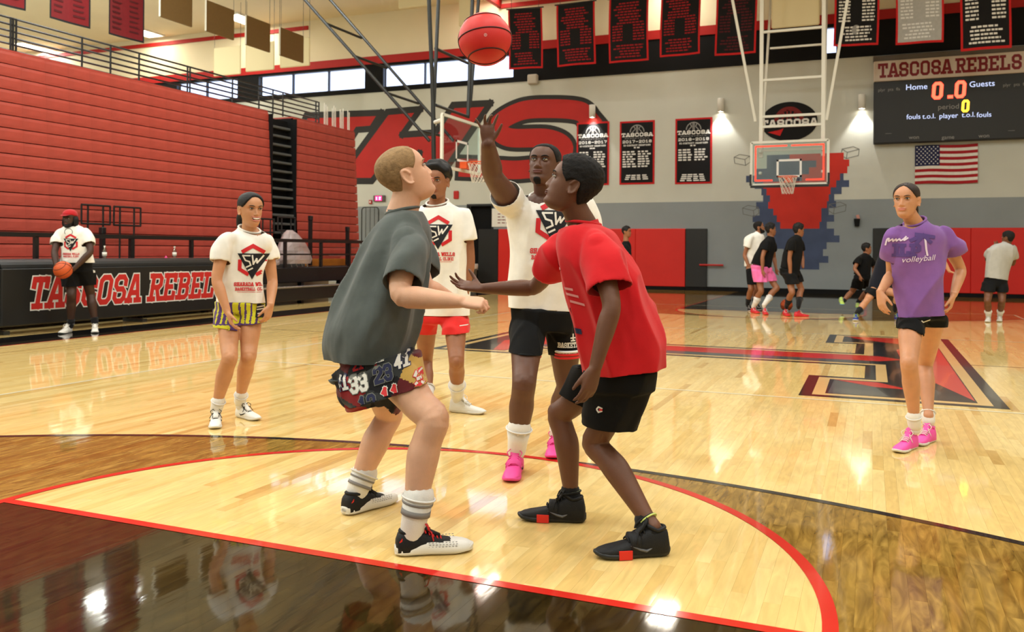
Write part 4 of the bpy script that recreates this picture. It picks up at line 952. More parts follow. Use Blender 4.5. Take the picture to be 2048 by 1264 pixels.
# ------------------------------------------------------------------ hanging banners over the far wall
YH = 14.0
def hang_banner(c4_, ztop, label, mats, seed, emblem=False, shade=0, group='championship banners hung before the end wall'):
    (xl, zl), (xr, zr) = c4_; rng = random.Random(seed); x0, x1, zb = xl, xr, (zl+zr)/2; w = x1-x0
    t = thing('hanging_banner', label, 'banner', ((x0+x1)/2, YH, zb), group)
    tilt = zr-zl
    def P_(u, v, off=0): return np.array([x0+u*w+.02*math.sin(3*v+seed), YH+.03*math.sin(6*u+seed)*(1-v)+off, zb+tilt*(u-.5)+v*(ztop-zb)])
    NU, NV = 12, 14; mb = MB()
    us = [0, .045]+[.045+.91*k/NU for k in range(1, NU)]+[.955, 1]; vs = [0, .03]+[.03+.97*k/NV for k in range(1, NV+1)]
    for i in range(len(us)-1):
        for j in range(len(vs)-1):
            mb.mat(1 if (i == 0 or i == len(us)-2 or j == 0) else 0); mb.add([P_(us[i], vs[j]), P_(us[i+1], vs[j]), P_(us[i+1], vs[j+1]), P_(us[i], vs[j+1])], [(0, 1, 2, 3)])
    mb.obj('cloth', mats[:2], t, smooth=True)
    l = MB(); v = .07
    while v < .95:
        two = .28 < v < .56 if shade == 0 else .3 < v < .85
        segs = ([(.10, .36), (.62, .9)] if two else [(rng.uniform(.12, .3), rng.uniform(.7, .88))])
        for a, c in segs:
            u = a
            while u < c:
                du = rng.uniform(.06, .13); e = min(c, u+du*.8); l.add([P_(u, v, -.006), P_(e, v, -.006), P_(e, v+.022, -.006), P_(u, v+.022, -.006)], [(0, 1, 2, 3)]); u += du
        v += .044 if not (.22 < v < .27) else .09
    l.obj('print', mats[2], t)
    if emblem:
        e = MB(); c = P_(.5, .22, -.007); e.add([c]+[c+np.array([.11*math.cos(a), 0, .13*math.sin(a)]) for a in np.linspace(0, 2*math.pi, 16, endpoint=False)], [(0, k+1, (k+1) % 16+1) for k in range(16)]); e.obj('emblem', m_bgrey, t)
    MB().tube([P_(0, 1)+np.array([-.05, 0, .02]), P_(1, 1)+np.array([.05, 0, .02])], .02, 8).obj('hanging_rod', m_blackmetal, t)
    for u in (.1, .9): MB().tube([P_(u, 1), P_(u, 1)*np.array([1, 1, 0])+np.array([0, 0, ZC])], .006, 5).obj('cord', m_blackmetal, t)
hz = lambda px, py: (ony(px, py, YH)[0], ony(px, py, YH)[2])
bm_red = (m_bblack, m_bred, mat('banner_print_red', (150, 30, 36), .8, .2)); bm_dk = (m_bblack, m_bred, mat('banner_print_dark', (84, 28, 34), .8, .2)); bm_wh = (m_bblack, m_bred, m_bwhite)
m_silver = fabric('banner_silver', (172, 172, 172)); bm_sv = (m_silver, m_bred, mat('banner_print_pale', (222, 222, 222), .8, .2))
zt1 = hz(1050, 18)[1]; zt2 = zt1
hang_banner((hz(1016, 139), hz(1084, 136)), zt1, 'hanging black banner with red print just right of the ball in the air', bm_red, 1)
hang_banner((hz(1113, 134), hz(1190, 127)), zt1, 'hanging black banner with red print, second from the ball in the air', bm_red, 2)
hang_banner((hz(1218, 127), hz(1297, 120)), zt1, 'hanging black banner with red print, third from the ball in the air', bm_red, 3)
hang_banner((hz(1321, 115), hz(1401, 107)), zt1, 'hanging black banner with red print, fourth from the ball in the air', bm_red, 4)
hang_banner((hz(1431, 112), hz(1513, 106)), zt1, 'dim black banner with faint red print beside the white basket frame', bm_dk, 5)
hang_banner((hz(1667, 93), hz(1757, 90)), zt1, 'hanging black banner with white print and a small emblem', bm_wh, 6, True, 1)
hang_banner((hz(1790, 90), hz(1886, 84)), zt1, 'hanging silver-grey banner with pale print', bm_sv, 7, False, 1)
hang_banner((hz(1920, 103), hz(2022, 95)), zt1, 'hanging black banner with dense white print at the right end', bm_wh, 8, False, 1)
# dark red banners over the bleachers (plane along the side of the hall)
HX = -16.0
m_mar, m_marp = fabric('maroon_cloth', (118, 14, 20)), mat('maroon_print', (78, 12, 16), .8)
def side_banner(pl, pr, label, seed):
    a, c = onx(*pl, HX), onx(*pr, HX); zt = 9.0; rng = random.Random(seed)
    t = thing('hanging_banner', label, 'banner', (HX, (a[1]+c[1])/2, a[2]), 'maroon banners over the bleachers')
    def P_(u, v, off=0): return np.array([HX+.02*math.sin(5*u+seed)+off, a[1]+u*(c[1]-a[1]), a[2]+(c[2]-a[2])*u*(1-v)+v*(zt-a[2])])
    mb = MB(); us = [0, .04]+[.04+.92*k/8 for k in range(1, 8)]+[.96, 1]; vs = [0, .02]+[.02+.98*k/8 for k in range(1, 9)]
    for i in range(len(us)-1):
        for j in range(len(vs)-1):
            mb.mat(1 if (i == 0 or i == len(us)-2 or j == 0) else 0); mb.add([P_(us[i], vs[j]), P_(us[i+1], vs[j]), P_(us[i+1], vs[j+1]), P_(us[i], vs[j+1])], [(0, 1, 2, 3)])
    mb.obj('cloth', [m_mar, m_bblack], t, smooth=True)
    l = MB()
    for k in range(12):
        for u0, u1 in ((.1, .4), (.58, .88)): l.add([P_(u0, .08+.055*k, .006), P_(u1-.1*rng.random(), .08+.055*k, .006), P_(u1-.1*rng.random(), .10+.055*k, .006), P_(u0, .10+.055*k, .006)], [(0, 1, 2, 3)])
    l.obj('print', m_marp, t)
    MB().tube([P_(0, 1), P_(1, 1)], .02, 8).obj('hanging_rod', m_blackmetal, t)
    for u in (.1, .9): MB().tube([P_(u, 1), P_(u, 1)*np.array([1, 1, 0])+np.array([0, 0, ZC])], .006, 5).obj('cord', m_blackmetal, t)
side_banner((-30, 3), (52, 22), 'maroon banner cut off by the top left corner', 1)
side_banner((98, 36), (180, 58), 'maroon banner second from the top left corner', 2)
side_banner((217, 68), (287, 87), 'maroon banner nearest the hanging tan panels', 3)

# hanging acoustic panels
m_tan, m_cpan, m_lit_edge = mat('tan_panel', (126, 100, 62), .9, .1, var=.04, vscale=30), mat('cream_panel', (222, 208, 168), .9, .1), mat('lit_panel_edge', (236, 232, 214), .8, .1)
def panel(corners, nrm, m, label, grp):
    a = [np.asarray(p) for p in corners]; c = sum(a)/4
    t = thing('acoustic_panel', label, 'panel', (c[0], c[1], min(p[2] for p in a)), grp)
    MB().prism(a, nrm, .05).obj('panel_board', m, t)
    e = MB(); n_ = np.array(nrm, float)*.025
    e.tube([a[0]+n_*1.1, a[3]+n_*1.1], .03, 4)  # left edge; on tan panels the light catching it is painted in as pale colour
    if m is not m_tan:
        for i in range(3): e.tube([a[i]+n_, a[i+1]+n_], .026, 4)
    e.obj('edging', m_lit_edge if m is m_tan else m_cpan, t)
    for i in (0, 1):
        p = a[i]+n_; MB().tube([p, (p[0], p[1], ZC)], .006, 5).obj('cord', m_blackmetal, t)
def sidepanel(pts, label):
    c = [onx(px, py, -15.1) for px, py in pts]; zt = (c[0][2]+c[1][2])/2; zb = (c[2][2]+c[3][2])/2; ya_, yb2 = c[0][1], c[1][1]
    panel([(-15.1, ya_, zt), (-15.1, yb2, zt), (-15.1, yb2, zb), (-15.1, ya_, zb)], (1, 0, 0), m_tan, label, 'tan panels over the bleachers')
sidepanel([(318, -28), (382, -4), (382, 54), (318, 34)], 'tan hanging panel right of the maroon banners')
sidepanel([(410, 1), (466, 20), (466, 80), (410, 63)], 'tan hanging panel left of the bright ceiling light')
sidepanel([(490, 31), (538, 48), (538, 104), (490, 91)], 'tan hanging panel right of the bright ceiling light')
sidepanel([(558, 57), (605, 70), (605, 125), (558, 112)], 'tan hanging panel farthest along the row, nearest the end wall')
def wallpanel(pts, y, label):
    c = [ony(px, py, y) for px, py in pts]; panel([(c[0][0], y, c[0][2]), (c[1][0], y, c[0][2]), (c[1][0], y, c[2][2]), (c[0][0], y, c[2][2])], (0, -1, 0), m_cpan, label, 'cream panels before the end wall')
wallpanel([(430, 98), (482, 92), (482, 147), (430, 151)], 13.6, 'cream hanging panel lowest left, under the tan panels')
wallpanel([(494, 90), (549, 84), (549, 138), (494, 142)], 13.6, 'cream hanging panel, middle one under the tan panels')
wallpanel([(563, 82), (620, 76), (620, 130), (563, 136)], 13.6, 'cream hanging panel behind the farthest tan panel')
wallpanel([(1546, -60), (1638, -60), (1638, 48), (1546, 52)], 13.6, 'cream hanging panel behind the white basket frame')
wallpanel([(921, -60), (942, -60), (942, 50), (921, 52)], 13.6, 'narrow cream hanging panel just left of the ball in the air')
wallpanel([(800, -60), (856, -60), (856, 10), (800, 14)], 13.6, 'cream hanging panel at the top edge left of the dark masts')

# ceiling light fixtures
e_light = mat('light_diffuser', (250, 250, 245), .5, .2, emit=(255, 240, 215), estr=16)
vis = {(-24.6, 15.3): 'bright ceiling light beside the maroon banners', (-19.6, 15.3): 'bright ceiling light between the tan panels'}
def fixture(x, y, label):
    t = thing('ceiling_light', label, 'light', (x, y, ZC-.06), 'ceiling lights')
    f = MB(); f.box((x-.42, y-.82, ZC-.07), (x+.42, y-.76, ZC)).box((x-.42, y+.76, ZC-.07), (x+.42, y+.82, ZC)).box((x-.42, y-.76, ZC-.07), (x-.36, y+.76, ZC)).box((x+.36, y-.76, ZC-.07), (x+.42, y+.76, ZC)); f.obj('housing', m_white, t)
    MB().box((x-.36, y-.76, ZC-.045), (x+.36, y+.76, ZC-.01)).obj('diffuser', e_light, t)
for (x, y), lb in vis.items(): fixture(x, y, lb)
fixture(-31.0, 15.6, 'bright ceiling light low in the left corner behind the railing')
fixture(-9.8, 15.3, 'ceiling light above the end wall, over the letter S'); fixture(-3.8, 15.3, 'ceiling light above the end wall, over the 2018-2019 banner'); fixture(-24.6, 9.6, 'ceiling light over the far side of the bleachers'); fixture(-19.6, 9.6, 'ceiling light over the bleacher concourse')
ceiling_lamp(-31.0, 15.6)

# balls
m_rball = mat('coral_rubber', (214, 44, 40), .42, .4, bump=.25, bscale=420, var=.04, vscale=20); m_rseam = mat('ball_seam', (70, 14, 14), .6)
m_oball = mat('orange_leather', (196, 84, 38), .5, .35, bump=.3, bscale=380, var=.08, vscale=18); m_oseam = mat('dark_seam', (34, 22, 18), .6)
def ball(c, r, mb_, ms, label, R, letter=None):
    c = np.asarray(c, float); R = np.asarray(R, float)
    t = thing('basketball', label, 'ball', c)
    MB().ell(c, (r, 0, 0), (0, r, 0), (0, 0, r), 48, 32).obj('cover', mb_, t, smooth=True)
    def curve(fn, n=64): return [c+R.T@(fn(a)*(r*1.0005)) for a in np.linspace(0, 2*math.pi, n, endpoint=False)]
    S = MB()
    S.tube(curve(lambda a: np.array([math.cos(a), math.sin(a), 0])), .0035, 6, closed=True)
    S.tube(curve(lambda a: np.array([math.cos(a), 0, math.sin(a)])), .0035, 6, closed=True)
    for s in (-1, 1):
        S.tube(curve(lambda a: nz(np.array([.80*math.cos(a), .62*math.sin(a), s*(.70+.10*math.cos(2*a))]))), .0035, 6, closed=True)
    S.obj('seam', ms, t, smooth=True)
    return t
def frame(xv, zv):
    x = nz(xv); z = nz(np.asarray(zv)-np.dot(zv, x)*x); return np.array([x, np.cross(z, x), z])
bc = PT(970, 78.5, 3.9)
Rb = frame(CR+.13*UP, UP*.97+CF*.2-CR*.13)
t = ball(bc, .1195, m_rball, m_rseam, 'coral red basketball in the air above the players', Rb)
mk = MB()
for k in range(16):
    a0, a1 = 2*math.pi*k/16, 2*math.pi*(k+1)/16; o_ = bc-CF*.1195*.985+UP*.0
    def sp(x, y): v = nz(-CF+x*CR+y*UP); return bc+v*.1202
    mk.add([sp(.05+rr_*math.cos(a), -.085+rr_*math.sin(a)) for rr_, a in ((.045, a0), (.056, a0), (.056, a1), (.045, a1))], [(0, 1, 2, 3)])
mk.add([sp(.05+x, -.085+y) for x, y in ((-.008, -.026), (.008, -.026), (.008, .026), (-.008, .026))], [(0, 1, 2, 3)]); mk.obj('emblem', m_bwhite, t)
gb = PT(126, 540, 11.60); ball(gb, .119, m_oball, m_oseam, 'orange basketball held by the man in the red cap', frame(CR+.3*UP, UP*.6-CF*.5))
fb = PT(1573, 612, 17.6); fb = fb*np.array([1, 1, 0])+np.array([0, 0, .121]); ball(fb, .12, m_oball, m_oseam, 'brown basketball bouncing behind the legs of the two far players', frame(CR, UP-CF*.4))

# ------------------------------------------------------------------ people: builders
def ease(t): return t*t*(3-2*t)
def hash3(i, j, k, s):
    h = (i.astype(np.int64)*374761393 + j.astype(np.int64)*668265263 + k.astype(np.int64)*2147483647 + s*1274126177) & 0xffffffff
    h = ((h ^ (h >> 13))*1274126177) & 0xffffffff
    return ((h ^ (h >> 16)) & 0xffff)/65535.0
def vnoise(P, s=0):
    P = np.asarray(P, float); F0 = np.floor(P); f = P-F0; f = f*f*(3-2*f); I = F0.astype(int); r = 0
    for dx in (0, 1):
        for dy in (0, 1):
            for dz in (0, 1):
                w = (f[:, 0] if dx else 1-f[:, 0])*(f[:, 1] if dy else 1-f[:, 1])*(f[:, 2] if dz else 1-f[:, 2])
                r = r+w*hash3(I[:, 0]+dx, I[:, 1]+dy, I[:, 2]+dz, s)
    return r
def ring_at(c, a, b, n=24, e=1.0):
    """closed ring round c with half axes a and b (e < 1 squarer)"""
    out = []
    for k in range(n):
        t = 2*math.pi*k/n; x, y = math.cos(t), math.sin(t)
        x = math.copysign(abs(x)**e, x); y = math.copysign(abs(y)**e, y); out.append(np.asarray(c)+x*np.asarray(a)+y*np.asarray(b))
    return out
def limb(mb, pts, rads, n=24, ref=None, ball_end=True):
    """tapered limb through pts; rads are numbers or (r1, r2) with r1 along ref"""
    pts = [np.asarray(p, float) for p in pts]; R = []; m = len(pts); ref = CR if ref is None else ref
    for i, p in enumerate(pts):
        t = nz(nz(pts[min(i+1, m-1)]-p)+nz(p-pts[max(i-1, 0)])) if 0 < i < m-1 else nz(pts[min(i+1, m-1)]-pts[max(i-1, 0)])
        x = ref-(ref@t)*t
        if np.linalg.norm(x) < .15: q = CF if abs(t@CF) < .8 else UP; x = q-(q@t)*t
        x = nz(x); y = np.cross(t, x); r = rads[i]; r1, r2 = r if isinstance(r, tuple) else (r, r); R.append(ring_at(p, x*r1, y*r2, n))
    mb.rings(R)
    for p, r in ((pts[0], rads[0]), (pts[-1], rads[-1]))[:2 if ball_end else 1]:
        q = min(r) if isinstance(r, tuple) else r; mb.ell(p, (q, 0, 0), (0, q, 0), (0, 0, q), 10, 8)
    return mb
def lerp_path(pts, rads, sub=4):
    """smooth path and radii"""
    P_ = spline(pts, sub); r = []
    rr_ = [x if isinstance(x, tuple) else (x, x) for x in rads]; R2 = spline(rr_, sub)
    return P_, [(max(float(a[0]), .003), max(float(a[1]), .003)) for a in R2]
def remeshed(mb, vox, smooth=3, fac=.5):
    me = bpy.data.meshes.new('tmp'); me.from_pydata(mb.v, [], mb.f); me.update()
    o = bpy.data.objects.new('tmp', me); COL.objects.link(o)
    m = o.modifiers.new('r', 'REMESH'); m.mode = 'VOXEL'; m.voxel_size = vox; m.adaptivity = 0
    if smooth: s = o.modifiers.new('s', 'SMOOTH'); s.iterations = smooth; s.factor = fac
    dg = bpy.context.evaluated_depsgraph_get(); me2 = bpy.data.meshes.new_from_object(o.evaluated_get(dg))
    bpy.data.objects.remove(o); bpy.data.meshes.remove(me); return me2
def verts_np(me): a = np.empty(len(me.vertices)*3); me.vertices.foreach_get('co', a); return a.reshape(-1, 3)
def norms_np(me): a = np.empty(len(me.vertices)*3); me.vertex_normals.foreach_get('vector', a); return a.reshape(-1, 3)
def set_verts(me, a): me.vertices.foreach_set('co', np.ascontiguousarray(a).ravel()); me.update()
def cut_open(me, cuts, body=None):
    """open the closed garment at its hems: cuts = [(point, outward normal, radius)]; faces on the trunk (rings of body) stay"""
    bm = bmesh.new(); bm.from_mesh(me)
    B_ = [(c, nz(np.cross(a, b)), a/(a@a), b/(b@b)) for c, a, b in body] if body else []
    def on_trunk(q):
        q = np.array(q); best = min(B_, key=lambda t: abs((q-t[0])@t[1])); d = q-best[0]
        return abs(d@best[1]) < .06 and (d@best[2])**2+(d@best[3])**2 < 1.24
    for i, (p, n, r) in enumerate(cuts):
        p, n = Vector(p), Vector(n); sleeve = body is not None and i >= SLEEVE_FROM[0]
        def inside(f, k=1.0):
            d = f.calc_center_median()-p; h = d.dot(n)
            if h < -.05 or h > (.16 if sleeve else .08) or (d-n*h).length > r*k: return False
            return not (sleeve and on_trunk(f.calc_center_median()))
        fs = [f for f in bm.faces if inside(f)]
        g = list({v for f in fs for v in f.verts})+list({e for f in fs for e in f.edges})+fs
        bmesh.ops.bisect_plane(bm, geom=g, plane_co=p, plane_no=n, clear_outer=False, clear_inner=False)
        dead = [f for f in bm.faces if (f.calc_center_median()-p).dot(n) > 0 and inside(f, 1.03)]
        bmesh.ops.delete(bm, geom=dead, context='FACES')
    bm.to_mesh(me); bm.free(); me.update()
SLEEVE_FROM = [2]
SOLID = [None]
def outside(me, body, gap=.006, passes=2):
    o = bpy.data.objects.new('tmp', me); COL.objects.link(o); t = bpy.data.objects.new('tmp', body); COL.objects.link(t)
    for k in range(passes):
        m = o.modifiers.new('w', 'SHRINKWRAP'); m.target = t; m.wrap_method = 'NEAREST_SURFACEPOINT'; m.wrap_mode = 'OUTSIDE'; m.offset = gap
        if k < passes-1: s = o.modifiers.new('s', 'SMOOTH'); s.iterations = 3; s.factor = .5
    dg = bpy.context.evaluated_depsgraph_get(); v0 = verts_np(me); me2 = bpy.data.meshes.new_from_object(o.evaluated_get(dg)); v1 = verts_np(me2); far_ = np.linalg.norm(v1-v0, axis=1) > .075; v1[far_] = v0[far_]; set_verts(me2, v1)
    bpy.data.objects.remove(o); bpy.data.objects.remove(t); bpy.data.meshes.remove(me); return me2
def cut_caps(me, caps, vox):
    """take the flat end off each sleeve and even out its rim"""
    bm = bmesh.new(); bm.from_mesh(me); bm.normal_update()
    for p, n, r in caps:
        p, n = Vector(p), Vector(n)
        def cap(f):
            q = f.calc_center_median()-p; h = q.dot(n); return abs(h) < 2.6*vox and (q-n*h).length < r*1.12+vox and f.normal.dot(n) > .5
        bmesh.ops.delete(bm, geom=[f for f in bm.faces if cap(f)], context='FACES')
        bv = [v for v in bm.verts if v.is_boundary and (v.co-p).length < r*1.5+.03]
        for _ in range(6):
            new = {}
            for v in bv:
                nb = [e.other_vert(v) for e in v.link_edges if e.is_boundary]
                if len(nb) == 2: new[v] = (nb[0].co+nb[1].co)*.25+v.co*.5
            for v, c in new.items(): v.co = c
    bm.to_mesh(me); bm.free(); me.update()
def solidify(me, t):
    o = bpy.data.objects.new('tmp', me); COL.objects.link(o); m = o.modifiers.new('s', 'SOLIDIFY'); m.thickness = t; m.offset = -1
    dg = bpy.context.evaluated_depsgraph_get(); me2 = bpy.data.meshes.new_from_object(o.evaluated_get(dg)); bpy.data.objects.remove(o); bpy.data.meshes.remove(me); return me2

HEADP = [  # t (0 chin .. 1 crown), front y, back y, half width  (head height 1)
    (0.00, .27, .10, .10), (.03, .345, .00, .165), (.07, .385, -.08, .205), (.12, .40, -.16, .232), (.18, .385, -.20, .252), (.25, .395, -.235, .268), (.32, .395, -.265, .283), (.40, .388, -.315, .300),
    (.48, .378, -.37, .315), (.55, .378, -.41, .325), (.62, .402, -.43, .332), (.70, .400, -.435, .335), (.78, .375, -.42, .325), (.86, .32, -.375, .29), (.92, .25, -.305, .235), (.965, .165, -.215, .16), (.99, .085, -.13, .085), (1.0, .02, -.05, .02)]
_hp = np.array(HEADP)
def head_grid(nt=54, na=72, jaw=1.0, fat=1.0):
    ts = np.concatenate([np.linspace(0, .9, nt-10), np.linspace(.915, 1, 10)])
    az = np.linspace(0, 2*math.pi, na, endpoint=False)
    yf, yb, w = (np.interp(ts, _hp[:, 0], _hp[:, k]) for k in (1, 2, 3))
    ker = np.array([1, 2, 3, 2, 1.])/9
    def sm(a): b = np.convolve(np.pad(a, 2, 'edge'), ker, 'valid'); b[0], b[-1] = a[0], a[-1]; return b
    yf, yb, w = sm(yf), sm(yb), sm(w); w = w*fat*np.where(ts < .35, 1+(jaw-1)*(1-ts/.35), 1)
    X = np.zeros((len(ts), na)); Y = X.copy(); Z = X.copy()
    for i, t in enumerate(ts):
        mid = (yf[i]+yb[i])*.5*.55
        for j, a in enumerate(az):
            s, c = math.sin(a), math.cos(a); e = .88
            x = w[i]*math.copysign(abs(s)**e, s); y = mid+(yf[i]-mid if c > 0 else mid-yb[i])*math.copysign(abs(c)**(.92 if c > 0 else 1), c); X[i, j], Y[i, j], Z[i, j] = x, y, t
    # features: sockets, brow, cheeks, chin, nasolabial
    def gauss(x0, z0, sx, sz): return np.exp(-((np.abs(X)-x0)/sx)**2-((Z-z0)/sz)**2)*(Y > .1)
    Y = Y-.050*gauss(.138, .545, .072, .042)+.022*gauss(.12, .615, .12, .03)+.016*gauss(.19, .44, .07, .06)+.02*gauss(0, .115, .09, .05)-.018*gauss(0, .205, .10, .022)-.02*gauss(.1, .33, .04, .07)*0
    Y = Y+.018*gauss(0, .27, .10, .05)-.018*gauss(0, .52, .05, .05)*0
    return X, Y, Z, ts, az
def grid_mesh(mb, P_, closed_caps=True):
    nt, na = P_.shape[:2]; return mb.rings([[P_[i, j] for j in range(na)] for i in range(nt)])

class Head:
    """head frame: c = centre, f = forward, u = up, s = to the person's left, H = chin to crown"""
    def __init__(s, c, yaw, pitch, roll, H):
        f0 = -math.cos(math.radians(yaw))*CF+math.sin(math.radians(yaw))*CR
        l0 = np.cross(UP, f0); p = math.radians(pitch); f = math.cos(p)*f0+math.sin(p)*UP; u = math.cos(p)*UP-math.sin(p)*f0
        r = math.radians(roll); s.s = math.cos(r)*l0+math.sin(r)*u; s.u = np.cross(f, s.s)*-1 if False else nz(np.cross(f, s.s)); s.f = f; s.H = H; s.c = np.asarray(c)
        s.o = s.c-s.u*.5*H
    def w(s, x, y, z): return s.o+(s.s*x+s.f*y+s.u*z)*s.H
    def arr(s, X, Y, Z): return s.o+s.H*(X[..., None]*s.s+Y[..., None]*s.f+Z[..., None]*s.u)
def build_head(mb, h, jaw=1, fat=1, nose=1.0, mouth_open=0):
    X, Y, Z, ts, az = head_grid(jaw=jaw, fat=fat); grid_mesh(mb, h.arr(X, Y, Z))
    W_ = h.w; H = h.H
    # nose
    mb.rings([ring_at(W_(0, y, z), h.s*a*H, h.f*b*H, 12) for y, z, a, b in ((.36, .57, .028, .03), (.372, .52, .03, .045), (.392, .46, .036, .055), (.415, .40, .048*nose, .06), (.42, .365, .058*nose, .062), (.40, .335, .05*nose, .04), (.385, .325, .03, .02))])
    for sg in (-1, 1): mb.ell(W_(sg*.055*nose, .405, .362), h.s*.030*H, h.f*.045*H, h.u*.030*H, 10, 8)
    # lips
    op = .018*mouth_open
    mb.rings([ring_at(W_(x, .40-.9*x*x, .272+op+.02*(1-abs(x)/.1)*.3), h.u*a*H, h.f*.03*H, 8) for x, a in ((-.1, .004), (-.06, .014), (-.02, .018), (0, .016), (.02, .018), (.06, .014), (.1, .004))])
    mb.rings([ring_at(W_(x, .395-.9*x*x, .235-op*1.3), h.u*a*H, h.f*.03*H, 8) for x, a in ((-.09, .004), (-.05, .016), (0, .022), (.05, .016), (.09, .004))])
    # ears
    for sg in (-1, 1):
        out = h.s*sg; c = W_(sg*.325*fat, -.055, .475)
        mb.ell(c, out*.022*H, (h.f*.07-h.u*.01)*H, (h.u*.125-h.f*.035)*H, 10, 10)
        rim = [c+(h.f*(.075*math.cos(a)-.03*math.sin(a))+h.u*(.13*math.sin(a)))*H+out*.028*H for a in np.linspace(.2, 2*math.pi-.9, 14)]
        mb.tube(rim, .020*H, 6)
    return X, Y, Z
def neck_part(mb, h, base, r):
    top = h.w(0, -.06, .24); mid = (top*.55+base*.45)-h.f*.0*h.H
    P_, R_ = lerp_path([base-UP*.05, base, mid, top], [r*1.4, r*1.15, r, r*.98]); limb(mb, P_, R_)
m_eye = mat('eye_white', (196, 188, 180), .35, .4); m_dark = mat('pupil_dark', (26, 16, 12), .2, .6); m_teeth = mat('teeth', (236, 230, 220), .3, .5); m_mouth = mat('mouth_inside', (90, 30, 30), .6)
SM = 1.0
def face_parts(root, h, lipm, browm, brow=1.0, smile=0, gaze=(0, 0), detail=True):
    W_ = h.w; H = h.H
    for sg in (-1, 1):
        e = MB(); c = W_(sg*.138, .352, .545)
        e.mat(0).ell(c-h.f*.004*H, h.s*.056*H, h.f*.040*H, h.u*.021*H, 14, 10)
        e.mat(1).ell(c+h.f*.028*H+h.s*gaze[0]*.02*H+h.u*gaze[1]*.012*H, h.s*.027*H, h.f*.0150*H, h.u*.0215*H, 12, 8)
        e.mat(1).tube([c+(h.s*.066*math.cos(a)+h.u*(.024*math.sin(a)+.002)+h.f*(.012+.024*math.sin(a)))*H for a in np.linspace(.05, math.pi-.05, 9)], .0075*H, 5)
        e.obj('eye', [m_eye, m_dark], root, smooth=True)
        b = MB(); b.rings([ring_at(W_(sg*x, y, z), h.u*a*H, h.f*.014*H, 8) for x, y, z, a in ((.055, .402, .612, .010*brow), (.11, .402, .630, .015*brow), (.17, .380, .636, .013*brow), (.215, .345, .622, .005))]); b.obj('eyebrow', browm, root, smooth=True)
    l = MB(); op = .018*(2.2 if smile else 0)
    up = [(-.115, .004), (-.07, .014), (-.025, .019), (0, .016), (.025, .019), (.07, .014), (.115, .004)]
    cz = lambda x: .035*smile*(abs(x)/.11)**2
    wd = 1.3 if smile else 1.0; cz0 = cz; cz = lambda x: cz0(x/wd)
    up = [(x*wd, a) for x, a in up]
    l.rings([ring_at(W_(x, .412-1.1*x*x, .274+op*.4+cz(x)), h.u*a*H, h.f*.022*H, 8) for x, a in up])
    l.rings([ring_at(W_(x*.92, .408-1.1*x*x, .236-op*1.2+cz(x)), h.u*a*1.15*H, h.f*.022*H, 8) for x, a in up])
    l.obj('lips', lipm, root, smooth=True)
    if smile:
        MB().rings([ring_at(W_(x, .408-1.1*x*x, .250-op*.35+cz(x)*.9), h.u*a*H, h.f*.012*H, 8) for x, a in ((-.13, .004), (-.08, .026), (0, .040), (.08, .026), (.13, .004))]).obj('mouth', m_mouth, root, smooth=True)
        MB().rings([ring_at(W_(x, .424-1.1*x*x, .258-op*.2+cz(x)), h.u*a*H, h.f*.010*H, 8) for x, a in ((-.115, .003), (-.07, .017), (0, .022), (.07, .017), (.115, .003))]).obj('teeth', m_teeth, root, smooth=True)
HAIRLINE = [(0, .83), (30, .82), (48, .74), (62, .60), (75, .50), (88, .56), (104, .54), (118, .36), (140, .22), (180, .17)]
def hair_shell(root, h, m, thick=.03, line=HAIRLINE, curl=0, cs=30, top=0, front=0, name='hair', fat=1, soft=.06, seed=0):
    """close cap of hair over the scalp: thick/top/front in head heights"""
    X, Y, Z, ts, az = head_grid(70, 96, fat=fat); la = np.array(line)
    A = np.abs((np.degrees(az)+180) % 360-180); hl = np.interp(A, la[:, 0], la[:, 1])
    k = np.clip((ts[:, None]-hl[None, :])/soft, 0, 1); k = k*k*(3-2*k)
    th = thick+top*np.clip((Z-.7)/.3, 0, 1)+front*np.clip((Z-.7)/.2, 0, 1)*np.clip(np.cos(az), 0, 1)[None, :]
    cx, cy, cz = X, Y-0.0, Z-.55; n = np.sqrt(cx**2+cy**2+cz**2)+1e-6
    P_ = np.stack([X, Y, Z], -1).reshape(-1, 3)
    if curl: th = th*(1+curl*(vnoise(P_*cs, seed).reshape(X.shape)-.45)*2)
    d = k*th-(1-k)*.05
    X2, Y2, Z2 = X+cx/n*d, Y+cy/n*d, Z+cz/n*d
    mb = MB(); grid_mesh(mb, h.arr(X2, Y2, Z2)); return mb.obj(name, m, root, smooth=True)
def beard_shell(root, h, m, thick=.018, moustache=True, lo=0, hi=.30, full=True, name='beard', fat=1):
    X, Y, Z, ts, az = head_grid(70, 96, fat=fat); A = np.abs((np.degrees(az)+180) % 360-180)[None, :]; T = ts[:, None]
    hi_a = np.interp(A, [0, 18, 30, 60, 80, 100], [.20, .215, .25, .30, .52, .3]) if full else np.interp(A, [0, 16, 24, 40], [.15, .14, .08, -.1])
    k = np.clip((hi_a-T)/.03, 0, 1)*np.clip((100-A)/15, 0, 1)
    if moustache: k = np.maximum(k, np.clip(1-np.abs(T-.318)/.02, 0, 1)*np.clip((20-A)/6, 0, 1))
    n = np.sqrt(X**2+Y**2+(Z-.4)**2)+1e-6; d = k*thick-(1-k)*.04
    mb = MB(); grid_mesh(mb, h.arr(X+X/n*d, Y+Y/n*d, Z+(Z-.4)/n*d)); return mb.obj(name, m, root, smooth=True)

